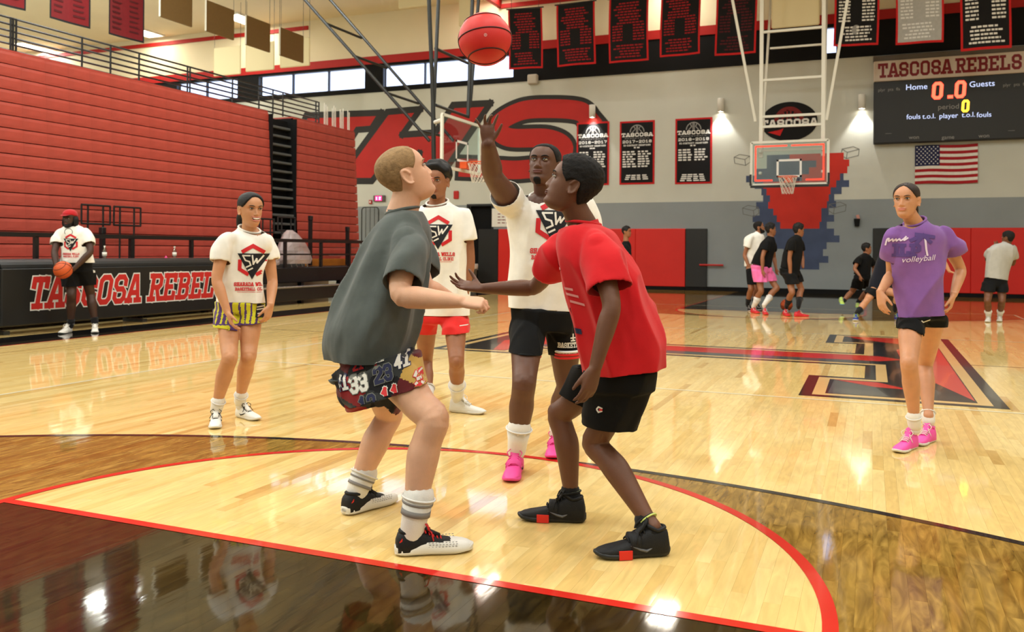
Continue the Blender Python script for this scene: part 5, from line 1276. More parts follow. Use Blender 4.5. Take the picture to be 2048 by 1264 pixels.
def hand(mb, wrist, d, palm, thumb, L=.18, curl=(25, 28, 30, 34), spread=6, tcurl=20, tout=45, splay=None):
    """five-fingered hand. d: wrist to knuckles, palm: palm-side normal, thumb: side of the thumb; curl in degrees per joint"""
    d = nz(d); palm = nz(palm-np.dot(palm, d)*d); side = nz(np.cross(d, palm)); side = side if side@np.asarray(thumb) > 0 else -side; k = L/.185; wr = np.asarray(wrist, float)
    mb.rings([ring_at(wr+d*y*k+palm*o*k, side*a*k, palm*b*k, 16, .8) for y, a, b, o in ((-.02, .026, .021, 0), (0, .028, .020, 0), (.025, .036, .018, .001), (.06, .041, .0165, .002), (.088, .040, .0135, .001), (.098, .034, .009, 0))])
    base = [(.030, .088), (.010, .096), (-.011, .093), (-.031, .083)]; ln = [.070, .079, .073, .057]; rad = [.0086, .0088, .0084, .0074]
    for i in range(4):
        s0, y0 = base[i]; p = wr+(d*y0+side*s0)*k; sp = math.radians((1.5-i)*spread+((splay or (0, 0, 0, 0))[i]))
        fd = nz(d*math.cos(sp)+side*math.sin(sp)); P_ = [p-fd*.025*k, p]; a = 0; R_ = [rad[i]*k*1.05, rad[i]*k*1.08]
        for q, fr in enumerate((.46, .30, .24)):
            a += math.radians(curl[i]*(.8 if q == 0 else 1.1)); v = fd*math.cos(a)+palm*math.sin(a); P_.append(P_[-1]+v*ln[i]*fr*k); R_.append(rad[i]*k*(1.0, .92, .72)[q])
        limb(mb, P_, R_, 10, side)
    p = wr+(d*.022+side*.026+palm*.006)*k; to = math.radians(tout); v = nz(d*math.cos(to)+side*math.sin(to)+palm*.25); P_ = [p-v*.01*k, p+v*.036*k]; R_ = [.0135*k, .0115*k]
    v2 = nz(v+d*math.tan(math.radians(tcurl))*.8+palm*.2); P_.append(P_[-1]+v2*.032*k); R_.append(.0098*k); P_.append(P_[-1]+nz(v2+d*.25+palm*.15)*.024*k); R_.append(.0074*k); limb(mb, P_, R_, 10, palm)

def shoe(root, heel, toe, ankle, st, mid=False, L=None):
    """one shoe as a child of root: upper > sole, lace, marks; heel and toe are the ends of the sole on the ground"""
    heel, toe = np.asarray(heel, float), np.asarray(toe, float); v = toe-heel; L = L or np.linalg.norm(v); y = nz(v); x = nz(np.cross(y, UP)); z = np.cross(x, y); o = heel+((np.asarray(ankle)-heel)@x)*x*.8+(((np.asarray(ankle)-heel)@y)-.21*L)*y if st.get('slide', True) else (heel+toe)/2-y*L/2
    k = L/.30; W_ = lambda a, b, c_: o+x*a*k+y*b*L+z*c_*k
    def D(b, hw, top, z0, n=18, e=.6):
        r = []
        for i in range(n):
            t = 2*math.pi*i/n; cx, cz = math.cos(t), math.sin(t); xx_ = hw*math.copysign(abs(cx)**e, cx); zz = z0+(top-z0)*abs(cz)**.8 if cz > 0 else z0-.006*abs(cz); r.append(W_(xx_, b, zz))
        return r
    top = st.get('top', 'low'); up = MB()
    add = .0 if top == 'low' else .018
    S_ = ((.012, .022, .06), (.04, .034, .082+add), (.10, .040, .094+add), (.18, .042, .096+add), (.28, .041, .094+add), (.37, .040, .086+add*.6), (.47, .040, .073), (.58, .043, .060), (.70, .046, .051), (.82, .044, .044), (.91, .035, .037), (.965, .02, .03), (.985, .008, .026))
    up.rings([D(b, hw, tp, .018+.010*max(0, b-.8)*5) for b, hw, tp in S_])
    ak = np.asarray(ankle, float); col = W_(0, .19, .085+add)
    U = up.obj('shoe', st['upper'], root, smooth=True)
    so = MB(); SS = ((0.0, .020, .016, .036), (.03, .031, .004, .040), (.12, .038, 0, .038), (.28, .037, 0, .033), (.45, .038, 0, .029), (.62, .047, 0, .027), (.75, .050, .0005, .026), (.86, .046, .004, .027), (.94, .034, .010, .029), (.985, .017, .017, .031), (1.0, .005, .022, .029))
    so.rings([ring_at(W_(0, b, (z0+z1)/2), x*hw*k, z*(z1-z0)/2*k, 16, .55) for b, hw, z0, z1 in SS]); so.obj('sole', st['sole'], U, smooth=True)
    # collar ring and tongue
    cr = MB(); n = 20; cr.tube([W_(.031*math.cos(a), .19+.125*math.sin(a), .084+add+(.018*max(0, math.sin(a))+.006*max(0, -math.sin(a)))) for a in np.linspace(0, 2*math.pi, n, endpoint=False)], .0075*k, 8, closed=True); cr.obj('collar', st.get('collar', st['upper']), U, smooth=True)
    tg = MB(); tg.rings([ring_at(W_(0, b, h_), x*w*k, z*.006*k+y*.004, 10) for b, h_, w in ((.56, .064, .018), (.45, .080, .022), (.36, .100+add*.6, .024), (.31, .118+add, .022), (.30, .126+add, .012))]); tg.obj('tongue', st.get('tongue', st['upper']), U, smooth=True)
    lc = MB()
    for i in range(5):
        b = .36+.05*i; h_ = .092+add*.5-.0078*i; lc.tube([W_(-.026, b-.012, h_-.010), W_(-.012, b, h_+.003), W_(.012, b+.008, h_+.003), W_(.026, b+.02, h_-.010)], .0036*k, 5)
    for sg in (-1, 1): lc.tube([W_(0, .35, .104+add*.6), W_(sg*.022, .36, .122+add*.6), W_(sg*.040, .40, .108+add*.5), W_(sg*.030, .43, .090+add*.4), W_(sg*.006, .38, .098+add*.5)], .003*k, 5); lc.tube([W_(0, .36, .102+add*.6), W_(sg*.03, .45, .085), W_(sg*.046, .47, .058)], .0026*k, 5)
    lc.obj('lace', st['lace'], U, smooth=True)
    if 'shell' in st:    # lighter outer side shell
        sh = MB(); sh.rings([D(b, hw*1.06+.0015, z1, .012, e=.6) for b, hw, z1 in ((.0, .014, .030), (.02, .024, .034), (.08, .036, .040), (.2, .0395, .047), (.26, .0395, .056), (.32, .0395, .066), (.40, .040, .066), (.5, .043, .060), (.6, .045, .055), (.7, .047, .051), (.80, .046, .0475), (.87, .042, .044), (.93, .033, .039), (.975, .018, .032), (.99, .008, .028))]); sh.obj('outer_shell', st['shell'], U, smooth=True)
        dt = MB()
        for i in range(9):
            for j in range(3):
                b = .42+.042*i; zz = .034+.008*j
                for sg in (-1, 1): dt.ell(W_(sg*np.interp(b, (.4, .6, .8), (.0415, .047, .0475)), b+.008*(j % 2), zz), x*.0012*k, y*.0045*k, z*.0016*k, 6, 4)
        dt.obj('perforation', st['hole'], U)
    if 'heelmark' in st:
        hm = MB()
        for i in range(3):
            for sg in (-1, 1): hm.add([W_(sg*np.interp(b, (.03, .1), (.0305, .0362)), b, zz) for b, zz in ((.045+.012*i, .046), (.055+.012*i, .046), (.063+.012*i, .060+.005*i), (.053+.012*i, .060+.005*i))], [(0, 1, 2, 3)])
        hm.obj('stripe_mark', st['heelmark'], U)
    if 'block' in st:
        bk = MB()
        for sg in (-1, 1): bk.obox(W_(sg*.046, .62, .019), x*.0035*k, y*.026*k, z*.0165*k)
        bk.obj('red_block', st['block'], U)
    if 'swoosh' in st:
        sw = MB()
        for sg in (-1, 1):
            T_ = [(.26, .040), (.34, .030), (.42, .036), (.55, .052)]; P_ = [W_(sg*(np.interp(b, (.2, .4, .6), (.0375, .0395, .0415))), b, zz) for b, zz in T_]; sw.tube(P_, [.002*k, .006*k, .005*k, .001*k], 6)
        sw.obj('check_mark', st['swoosh'], U)
    if 'strap' in st:
        sp = MB(); sp.rings([ring_at(W_(.0, b, .05), x*.0425*k, z*.041*k, 20, .85) for b in (.40, .44, .50, .54)]); sp.obj('strap', st['strap'], U, smooth=True)
    if 'tab' in st: MB().obox(W_(0, .02, .105+add), x*.008*k, y*.012*k, z*.02*k).obj('heel_tab', st['tab'], U)
    return U
def sock(root, ankle, knee, hgt, r, m, stripes=None, ms=None):
    ak, kn = np.asarray(ankle, float), np.asarray(knee, float); d = nz(kn-ak); mb = MB(); P_ = [ak-UP*.03, ak, ak+d*hgt*.5, ak+d*hgt]; LS = np.linalg.norm(kn-ak)
    rl = lambda t: max(r*.9, LEGF[0]*float(np.interp(t/LS, [0, .1, .2, .35, .66], [.037, .037, .040, .047, .060]))+.0065+.020*t/LS)
    limb(mb, P_, [r*.75, rl(0), rl(hgt*.5), rl(hgt)], 20); r = rl(hgt)
    o = mb.obj('sock', m, root, smooth=True)
    q = MB(); q.tube([ak+d*hgt+x for x in [np.asarray(v)-0 for v in ring_at((0, 0, 0), nz(np.cross(d, CF))*r*1.05, nz(np.cross(d, np.cross(d, CF)))*r*1.05, 18)]], .004, 6, closed=True); q.obj('cuff', m, o, smooth=True)
    if stripes:
        for a, b in stripes: s = MB(); s.tube([ak+d*a, ak+d*b], [rl(a)+.0022, rl(b)+.0022], 20); s.obj('stripe', ms, o, smooth=True)
    return o

def row_ring(row, d, grow=1.0, n=32, add=0.0, e=.92):
    xl, yl, xr, yr, dep = row[:5]; dd = row[5] if len(row) > 5 else 0
    a, b = PT(xl, yl, d+dd), PT(xr, yr, d+dd); c = (a+b)/2; ax = (b-a)/2; t = nz(ax); w = np.linalg.norm(ax)*grow+add
    nrm = nz(np.cross(t, CF)); ay = nz(np.cross(nrm, t)); ay = ay if ay@CF > 0 else -ay
    return c, t*w, ay*(dep*grow+add), ring_at(c, t*w, ay*(dep*grow+add), n, e)
def resample_rows(rows, k=3):
    A = [list(r)+[0]*(6-len(r)) for r in rows]; return [tuple(p) for p in spline(A, k)]
def folds(me, amp, scale, stretch, seed, calm=None):
    """hanging folds: displace along the normals by ridged noise, stretched along 'stretch'"""
    V = verts_np(me); N_ = norms_np(me); s = nz(stretch); along = V@s; P_ = V-np.outer(along*(1-.28), s); n1 = vnoise(P_*scale, seed); n2 = vnoise(P_*scale*2.3+7, seed+5); n3 = vnoise(V*scale*.6, seed+9)
    h = (1-np.abs(2*n1-1))**2*.8+.3*n2; k = 1.0 if calm is None else np.clip((np.linalg.norm(V-calm, axis=1)-.09)/.14, 0, 1); set_verts(me, V+N_*((h-.5)*1.5*amp*(.35+1.1*n3)*k)[:, None])
def shirt(root, P, rows, d, arms, m, vox=.008, name='shirt', fold=(.016, 9, None), collar=None, neck_n=None, open_neck=True, body=None):
    """rows: hem first, neck last; arms: [(points, radii)] sleeve paths ending at the cuff"""
    mb = MB(); rs = resample_rows(rows); R = []
    c0, a0, b0, r0 = row_ring(rows[0], d); c1 = row_ring(rows[1], d)[0]; dn = nz(c0-c1); R.append([p+dn*.03 for p in r0])
    for r in rs: R.append(row_ring(r, d)[3])
    cn, an, bn, rn = row_ring(rows[-1], d); un = nz(cn-row_ring(rows[-2], d)[0])
    if neck_n is not None:      # neckline lower at the front
        f_ = np.asarray(neck_n); an = an-UP*.5*(an@f_); bn = bn-UP*.5*(bn@f_); un = nz(np.cross(an, bn)); un = un if un[2] > 0 else -un; rn = ring_at(cn, an, bn, 32, .92); R[-1] = rn
    R.append([p+un*.03 for p in rn]); mb.rings(R)
    cuts = [(c0, dn, max(np.linalg.norm(a0), np.linalg.norm(b0))+.05), (cn, un, np.linalg.norm(an)*1.25+.015)]
    caps = []
    for pts, rad in arms:
        P2, R2 = lerp_path(pts, rad); t = nz(P2[-1]-P2[-2]); limb(mb, P2, R2, 24, None, False); caps.append((P2[-1], t, max(R2[-1])))
    me = remeshed(mb, vox, 5, .6)
    cut_caps(me, caps, vox)
    if fold: folds(me, fold[0], fold[1], fold[2] if fold[2] is not None else UP, P, cn)
    cut_open(me, cuts)
    for b_ in (body or []):
        if b_ is not None: me = outside(me, b_, .005, 2 if b_ is body[0] else 1)
    me = solidify(me, .003); me.materials.clear(); me.materials.append(m)
    me.name = name; o = link(name, me, None, smooth=True); o.parent = root; o.location = tuple(-np.array(root.location))
    if collar is not None:
        q = MB(); q.tube([cn+.0*un+an*1.02*math.cos(t)+bn*1.02*math.sin(t) for t in np.linspace(0, 2*math.pi, 32, endpoint=False)], .0075, 8, closed=True); q.obj('collar', collar, root, smooth=True)
    return o
def shorts(root, P, waist, d, legs, m, vox=.008, fold=(.02, 10, None), name='shorts', joints=None, fat=1.0, body=None):
    """waist: rows bottom-up; legs: [rows from top to hem]"""
    mb = MB(); mb.rings([row_ring(r, d)[3] for r in resample_rows(waist)]); cuts = []
    if joints:
        L2 = []
        for rows, (p0, p1, p2) in zip(legs, joints):
            u0, v0, z0 = pix(p0); u1, v1, z1 = pix(p1); q = []
            for r in rows:
                mx, my = (r[0]+r[2])/2, (r[1]+r[3])/2; t = min(1, max(0, ((mx-u0)*(u1-u0)+(my-v0)*(v1-v0))/((u1-u0)**2+(v1-v0)**2+1e-6))); q.append((r[0], r[1], r[2], r[3], max(r[4], fat*(.098-.028*t)+.022), z0+(z1-z0)*t-d))
            L2.append(q)
        legs = L2
    for rows in legs:
        R = [row_ring(r, d)[3] for r in resample_rows(rows)]; c1, a1, b1, r1 = row_ring(rows[-1], d); dn = nz(c1-row_ring(rows[-2], d)[0]); nrm = nz(np.cross(a1, b1)); nrm = nrm if nrm@dn > 0 else -nrm
        R.append([p+nrm*.03 for p in r1]); mb.rings(R); cuts.append((c1, nrm, max(np.linalg.norm(a1), np.linalg.norm(b1))*1.1+.006))
    me = remeshed(mb, vox, 5, .6)
    if body is not None: me = outside(me, body, .006)
    if fold: folds(me, fold[0], fold[1], fold[2] if fold[2] is not None else UP, P+50)
    SOLID[0] = me.copy()
    cut_open(me, cuts)
    if body is not None: me = outside(me, body, .007)
    me = solidify(me, .003); me.materials.clear(); me.materials.append(m); me.name = name
    o = link(name, me, None, smooth=True); o.parent = root; o.location = tuple(-np.array(root.location)); return o

def tuck(o, hem):
    """shorts go under the shirt: the waist is drawn in and what the shirt hides is dropped"""
    c, a, b, dn = hem; me = o.data; V = verts_np(me); h = -((V-c)@dn); k = np.clip((h+.006)/.02, 0, 1); k = k*k*(3-2*k); X_ = (V-c)@a/(a@a); Y_ = (V-c)@b/(b@b); r = np.hypot(X_, Y_)+1e-6; ax = (V-c)-np.outer((V-c)@dn, dn)
    set_verts(me, V-ax*(k*np.clip(1-.78/r, 0, 1))[:, None])
    bm = bmesh.new(); bm.from_mesh(me); hs = set(np.nonzero(h > .06)[0].tolist()); bmesh.ops.delete(bm, geom=[f for f in bm.faces if all(v.index in hs for v in f.verts)], context='FACES'); bm.to_mesh(me); bm.free(); me.update()
def along(p, px, py, L, sign, dmin=.5):
    """the point seen at (px, py) that lies L away from p; sign -1 nearer, +1 farther"""
    r = ray(px, py); o = CAM-np.asarray(p); A = r@r; B = 2*(o@r); C_ = o@o-L*L; D_ = B*B-4*A*C_
    t = (-B+sign*math.sqrt(D_))/(2*A) if D_ > 0 else -B/(2*A); return CAM+t*r
def knee_at(hip, ank, px, py, LT, LS, d0):
    r = ray(px, py); best = None
    for d in np.linspace(d0-.45, d0+.45, 91):
        p = CAM+d*r; e = (np.linalg.norm(p-hip)/LT-1)**2+(np.linalg.norm(p-ank)/LS-1)**2+.02*(d-d0)**2
        if best is None or e < best[0]: best = (e, p)
    return best[1]
def arm_mesh(mb, sh, el, wr, f=1.0):
    P_, R_ = lerp_path([sh, sh*.62+el*.38, el*.96+sh*.04, el*.72+wr*.28, el*.3+wr*.7, wr], [.054*f, .050*f, .040*f, .042*f, .033*f, (.027*f, .025*f)]); limb(mb, P_, R_)
def leg_mesh(mb, hip, kn, ank, f=1.0, fwd=None):
    a = nz(ank-hip); pole = kn-hip-((kn-hip)@a)*a; pl = np.linalg.norm(pole); fw = nz(pole) if pl > .05 else (fwd if fwd is not None else -CF)
    b = -fw
    P_, R_ = lerp_path([hip, hip*.6+kn*.4+fw*.015, hip*.2+kn*.8, kn+fw*.004, kn*.82+ank*.18+b*.008, kn*.66+ank*.34+b*.016, kn*.35+ank*.65+b*.008, ank*.9+kn*.1, ank], [.080*f, .078*f, .062*f, .057*f, .055*f, .059*f, .046*f, .036*f, .037*f]); limb(mb, P_, R_)
    mb.ell(kn+fw*.03, CR*.036*f, CF*.036*f, UP*.045*f)
# prints laid on the cloth
def project_print(root, target, layers, p0, ux, uy, dirv, name_m):
    """layers: [(name, quads or (verts, faces), material, offset)]; 2D metres around p0, thrown along dirv on to the garment"""
    me = target.data; V = verts_np(me)+np.array(root.location)*0; off = np.array(root.location)+np.array(target.location)
    bv = BVHTree.FromPolygons([tuple(v+off) for v in V], [tuple(f.vertices) for f in me.polygons]); dv = Vector(nz(dirv)); out = []
    for nm, shp, m, lift in layers:
        mb = MB(); miss = 0; VV = []; FF = []
        if isinstance(shp, tuple): VV = [np.array(v) for v in shp[0]]; FF = list(shp[1])
        else:
            for q in shp:
                q = [np.asarray(p, float) for p in q]; n1 = max(1, int(math.ceil(max(np.linalg.norm(q[1]-q[0]), np.linalg.norm(q[2]-q[3]))/.012))); n2 = max(1, int(math.ceil(max(np.linalg.norm(q[3]-q[0]), np.linalg.norm(q[2]-q[1]))/.014))); b0 = len(VV)
                for j in range(n2+1):
                    for i in range(n1+1): u, v = i/n1, j/n2; VV.append((q[0]*(1-u)+q[1]*u)*(1-v)+(q[3]*(1-u)+q[2]*u)*v)
                for j in range(n2):
                    for i in range(n1): a = b0+j*(n1+1)+i; FF.append((a, a+1, a+n1+2, a+n1+1))
        W_ = []; ok = []
        for v in VV:
            p = np.asarray(p0)+np.asarray(ux)*v[0]+np.asarray(uy)*v[1]; h_ = bv.ray_cast(Vector(p)-dv*.5, dv, 1.0)
            if h_[0] is None: W_.append(p); ok.append(False)
            else: W_.append(np.array(h_[0])-np.array(dv)*lift); ok.append(True)
        F2 = [f for f in FF if all(ok[i] for i in f) and max(np.linalg.norm(W_[f[i]]-W_[f[i-1]]) for i in range(len(f))) < .12]
        if not F2: continue
        mb.add(W_, F2); out.append(mb.obj(nm, m, root))
    return out
def mapq(Q, k=1, dx=0, dy=0): return [[np.array([p[0]*k+dx, p[1]*k+dy]) for p in q] for q in Q]
def sw_logo(s=1.0, dy=0, text=True, full=True):
    """hexagon, black triangle with the two pale letters, two lines of lettering"""
    red = []; blk = []; wht = []; T_ = []
    hx = lambda a, r=1.0: (r*math.sin(a), r*math.cos(a))
    H6 = [(0, .118), (.104, .06), (.104, -.06), (0, -.118), (-.104, -.06), (-.104, .06)]
    red += stroke_quads([[(-.072, .080), (0, .122), (.072, .080)]], .030); red += stroke_quads([[(.098, .0), (.098, -.062), (.040, -.098)]], .028); red += stroke_quads([[(-.098, .0), (-.098, -.062), (-.040, -.098)]], .028)
    tri = [(-.118, .062), (.118, .062), (0, -.142)]
    # triangle as strips
    N_ = 14
    for i in range(N_):
        v0, v1 = i/N_, (i+1)/N_; y0, y1 = .062-.204*v0, .062-.204*v1; w0, w1 = .118*(1-v0), .118*(1-v1); blk.append([np.array(p) for p in ((-w1, y1), (w1, y1), (w0, y0), (-w0, y0))])
    wht += stroke_quads([[(-.02, .045), (-.075, .045), (-.055, .008), (-.022, -.002), (-.012, -.03), (-.045, -.045)], [(.0, .045), (.008, -.02)], [(.008, -.02), (.03, .02), (.035, -.01), (.075, .045)], [(-.03, -.07), (0, -.055)]], .0115)
    if text:
        for t_, y_, h_, w_ in (('SHARADA WELLS', -.195, .030, .27), ('BASKETBALL CLINIC', -.230, .024, .25)):
            Q, W_ = text_quads(t_, h_, 1.25); k = w_/W_; T_ += [[np.array([q[0]*k-w_/2, q[1]+y_]) for q in qq] for qq in Q]
        T_ += [[np.array(p) for p in ((-.11, -.243), (.11, -.243), (.11, -.240), (-.11, -.240))]]
    f = lambda Q: mapq(Q, s, 0, dy)
    return [('print_red', f(red), m_pred, .0035), ('print_black', f(blk), m_pblack, .0045), ('print_letters', f(wht), m_pwhite, .006), ('print_text', f(T_), m_pred, .0035)]
m_pred, m_pblack, m_pwhite = mat('print_red_ink', (206, 38, 46), .6, .3), mat('print_black_ink', (26, 26, 34), .6, .3), mat('print_white_ink', (232, 228, 220), .7, .3)

LEGF = [1.0]
def skin(name, c): return mat('skin_'+name, c, .48, .4, var=.07, vscale=16, bump=.12, bscale=260, sss=.12)
def hairm(name, c, r=.6): return mat('hair_'+name, c, r, .3, var=.25, vscale=60, bump=.6, bscale=150)
m_lip_l, m_lip_m, m_lip_d = mat('lips_light', (206, 128, 118), .4, .4), mat('lips_medium', (168, 92, 80), .4, .4), mat('lips_dark', (104, 56, 52), .4, .4)
def facing(a): a = math.radians(a); return -math.cos(a)*CF+math.sin(a)*CR
def make_body(root, mb, m, vox):
    me = remeshed(mb, vox, 2, .5); me.materials.clear(); me.materials.append(m); me.name = 'body'; o = link('body', me, None, smooth=True); o.parent = root; o.location = tuple(-np.array(root.location)); return o
def core(mb, rows, d, g=.72, top=None):
    rs = resample_rows(rows, 2); R = [row_ring(r, d, g, 20)[3] for r in rs]; mb.rings(R)
def person(label, base): return thing('person', label, 'person', (base[0], base[1], 0))

# ------------------------------------------------------------------ people: the figures
D3 = lambda r, u, a: r*CR+u*UP+a*CF
def figure(label, base, P, sk, vox, d, rows, head, arms, legs, S=1.0, neck_r=.056, fat=1.0, jaw=1, nose=1, hfat=1, sleeve=None, shirt_m=None, collar=None, shirt_fold=(.016, 9, None), svox=.008, shorts_spec=None, neck_base=None, mouth_open=0, neck_tilt=True, arm_fat=None, hand_L=.178, shirt_name='shirt'):
    root = person(label, base); LEGF[0] = fat; mb = MB(); core(mb, rows, d); wb = MB(); core(wb, rows, d); ws = MB(); core(ws, rows, d)
    h = Head(PT(head[0], head[1], head[2]), head[3], head[4], head[5], head[6]); build_head(mb, h, jaw, hfat, nose, mouth_open)
    cn = row_ring(rows[-1], d)[0] if neck_base is None else neck_base; neck_part(mb, h, cn-UP*.02, neck_r)
    J = {}; sl = []
    for key, (sh, el, wr, hd) in arms.items():
        p0 = PT(*sh); p1 = along(p0, el[0], el[1], .285*S, el[2]); p2 = along(p1, wr[0], wr[1], .25*S, wr[2]); arm_mesh(mb, p0, p1, p2, (arm_fat or fat)*S**.5); J[key] = (p0, p1, p2)
        mb.ell(p0, CR*.046*S, CF*.046*S, UP*.046*S)
        if hd: hand(mb, p2, D3(*hd['d']), D3(*hd['palm']), D3(*hd['thumb']), hand_L*S, **{k: v for k, v in hd.items() if k in ('curl', 'spread', 'tcurl', 'tout', 'splay')})
        f, r0, r1 = (sleeve or {}).get(key, (.62, .078, .078)); q = lambda t: p0*(1-t)+p1*t; ins = nz(cn-p0); limb(ws, [p0, p0*.62+p1*.38, q(f*.96)], [.056*(arm_fat or fat)*S**.5, .052*(arm_fat or fat)*S**.5, .047*(arm_fat or fat)*S**.5]); sl.append(([p0+ins*.09*S-UP*.02, p0+ins*.015, q(f*.45), q(f)], [r0*.62, r0*.80, r0*.97, r1]))
    for key, (hp, kn, an) in legs.items():
        p0 = PT(*hp); p2 = PT(*an); p1 = knee_at(p0, p2, kn[0], kn[1], .43*S, .42*S, (hp[2]+an[2])/2 if len(kn) < 3 else kn[2]); leg_mesh(mb, p0, p1, p2, fat, facing(head[3])); leg_mesh(wb, p0, p1, p2, fat, facing(head[3])); J[key] = (p0, p1, p2)
    if DEBUG: print('FIG', P, {k: [round(float(np.linalg.norm(v[1]-v[0])), 2), round(float(np.linalg.norm(v[2]-v[1])), 2)] for k, v in J.items()})
    body = make_body(root, mb, sk, vox)
    wm = remeshed(wb, .014, 2, .5); wsm = remeshed(ws, .012, 2, .5)
    so = shorts(root, P, shorts_spec[0], d if len(shorts_spec) < 4 else shorts_spec[3], shorts_spec[1], shorts_spec[2], svox, joints=list(J[k] for k in legs), fat=fat, body=wm) if shorts_spec else None
    sh_o = shirt(root, P, rows, d, sl, shirt_m, svox, shirt_name, shirt_fold, collar, neck_n=facing(head[3]) if (neck_tilt and abs(head[3]) < 60) else None, body=[wsm]) if shirt_m else None
    if so is not None and sh_o is not None:
        c0, a0, b0, _ = row_ring(rows[0], d); n0 = nz(np.cross(a0, b0)); n0 = n0 if n0@(c0-row_ring(rows[1], d)[0]) > 0 else -n0; tuck(so, (c0, a0, b0, n0))
    return root, h, J, body, sh_o, so
DEBUG = False
relax = lambda d, palm, thumb: dict(d=d, palm=palm, thumb=thumb, curl=(22, 28, 32, 36), spread=5, tcurl=25, tout=32)
s_tan, s_dark, s_deep = skin('tan', (196, 140, 104)), skin('dark_brown', (104, 66, 46)), skin('deep_brown', (66, 42, 32))
s_dark2 = skin('dark_warm', (96, 62, 46))
s_fair, s_olive, s_brown, s_mid = skin('fair', (222, 172, 142)), skin('olive', (198, 142, 104)), skin('warm_brown', (150, 98, 68)), skin('medium_brown', (112, 70, 46))
h_black, h_dark, h_buzz = hairm('black', (16, 14, 15)), hairm('dark_brown', (42, 28, 22)), hairm('light_buzz', (150, 120, 84), .8)
h_fine = hairm('cropped_black', (24, 21, 20), .85)
f_white, f_grey, f_redt, f_purple, f_black = fabric('white_tee', (240, 237, 230)), fabric('heather_grey', (86, 92, 90), .12), fabric('red_tee', (206, 26, 34)), fabric('purple_tee', (130, 88, 158), .08), fabric('black_cloth', (13, 13, 14), sheen=.02)
f_redsh, f_pink, f_lgrey, f_white2 = fabric('red_shorts_cloth', (214, 40, 38)), fabric('pink_shorts_cloth', (236, 112, 172)), fabric('light_grey_tee', (176, 174, 168)), fabric('white_trim_cloth', (232, 230, 224))
k_white, k_black, k_grey = fabric('sock_white', (228, 224, 218), bscale=200), fabric('sock_black', (24, 24, 26)), mat('sock_stripe_grey', (138, 134, 132), .9)
r_white, r_offw, r_black, r_dk = mat('shoe_white', (228, 225, 218), .5, .4), mat('sole_white', (222, 218, 208), .5, .4), mat('shoe_black', (22, 22, 24), .6, .3, bump=.3, bscale=300), mat('sole_black', (30, 31, 32), .45, .4)
r_pink, r_hotpink, r_redl = mat('shoe_pink', (232, 72, 150), .5, .4), mat('shoe_hot_pink', (240, 84, 172), .5, .4), mat('lace_red', (214, 40, 44), .7)
r_cream, r_blklace, r_redb, r_blue, r_rsh = mat('lace_cream', (232, 220, 206), .8), mat('lace_black', (24, 24, 26), .8), mat('sole_red', (222, 44, 32), .5, .4), mat('shoe_blue', (44, 60, 140), .5, .4), mat('shoe_red', (206, 40, 52), .5, .4)
r_hole, r_lime, r_skyb, r_darkgr = mat('perforation_grey', (150, 150, 150), .8), mat('shoe_lime', (196, 226, 110), .5), mat('heel_tab_blue', (86, 160, 214), .5), mat('check_mark_grey', (92, 92, 96), .3, .5)
def to_mesh_colours(o, fn, mats):
    """paint whole faces of a garment: fn(centres) gives the slot of each face"""
    me = o.data; me.materials.clear(); [me.materials.append(m) for m in mats]; c = np.empty(len(me.polygons)*3); me.polygons.foreach_get('center', c); me.polygons.foreach_set('material_index', fn(c.reshape(-1, 3)).astype(np.int32)); me.update()

# --- grey-shirted boy with the shaved head (left of the ball)
A_rows = [(668, 744, 819, 692, .185), (652, 702, 834, 655, .20), (653, 664, 845, 606, .205), (670, 620, 852, 556, .20), (702, 553, 857, 505, .195), (733, 490, 860, 462, .185), (757, 448, 850, 430, .13), (773, 428, 836, 414, .066)]
A_waist = [(690, 790, 830, 735, .15), (672, 742, 822, 692, .16), (680, 700, 828, 650, .15)]
A_near = [(672, 760, 842, 700, .115, -.07), (682, 790, 850, 735, .115, -.09), (700, 815, 855, 762, .11, -.10)]
A_far = [(664, 738, 800, 712, .11, .08), (680, 790, 790, 770, .11, .09), (692, 822, 778, 802, .10, .10)]
A = figure('boy with shaved head in a grey t-shirt and patchwork shorts looking up at the ball', onz(800, 1070), 11, s_fair, .0049, 3.65, A_rows, (809, 352, 3.64, 112, 26, 0, .250),
    {'R': ((812, 482, 3.50), (801, 592, -1), (921, 603, -1), dict(d=(.93, -.05, -.1), palm=(-.1, -.8, .5), thumb=(.3, .3, .9), curl=(62, 66, 70, 72), spread=2, tcurl=30, tout=30)),
     'L': ((815, 480, 3.83), (850, 575, -1), (905, 600, 1), None)},
    {'R': ((752, 718, 3.58), (866, 838), (823, 1060, 3.37)), 'L': ((745, 712, 3.74), (778, 830), (708, 988, 3.90))}, S=.94, neck_r=.062, fat=1.08, jaw=.95,
    sleeve={'R': (.80, .088, .084), 'L': (.7, .085, .08)}, shirt_m=f_grey, collar=f_grey, shirt_fold=(.036, 8, D3(.35, .9, 0)), svox=.007,
    shorts_spec=(A_waist, [A_near, A_far], fabric('patch_navy', (38, 40, 84))))
root, h, J, body, sho, so = A
hair_shell(root, h, h_buzz, .012, HAIRLINE, 0, name='hair', soft=.10)
face_parts(root, h, m_lip_l, hairm('light_brow', (150, 112, 80)), .7, gaze=(.2, .4))
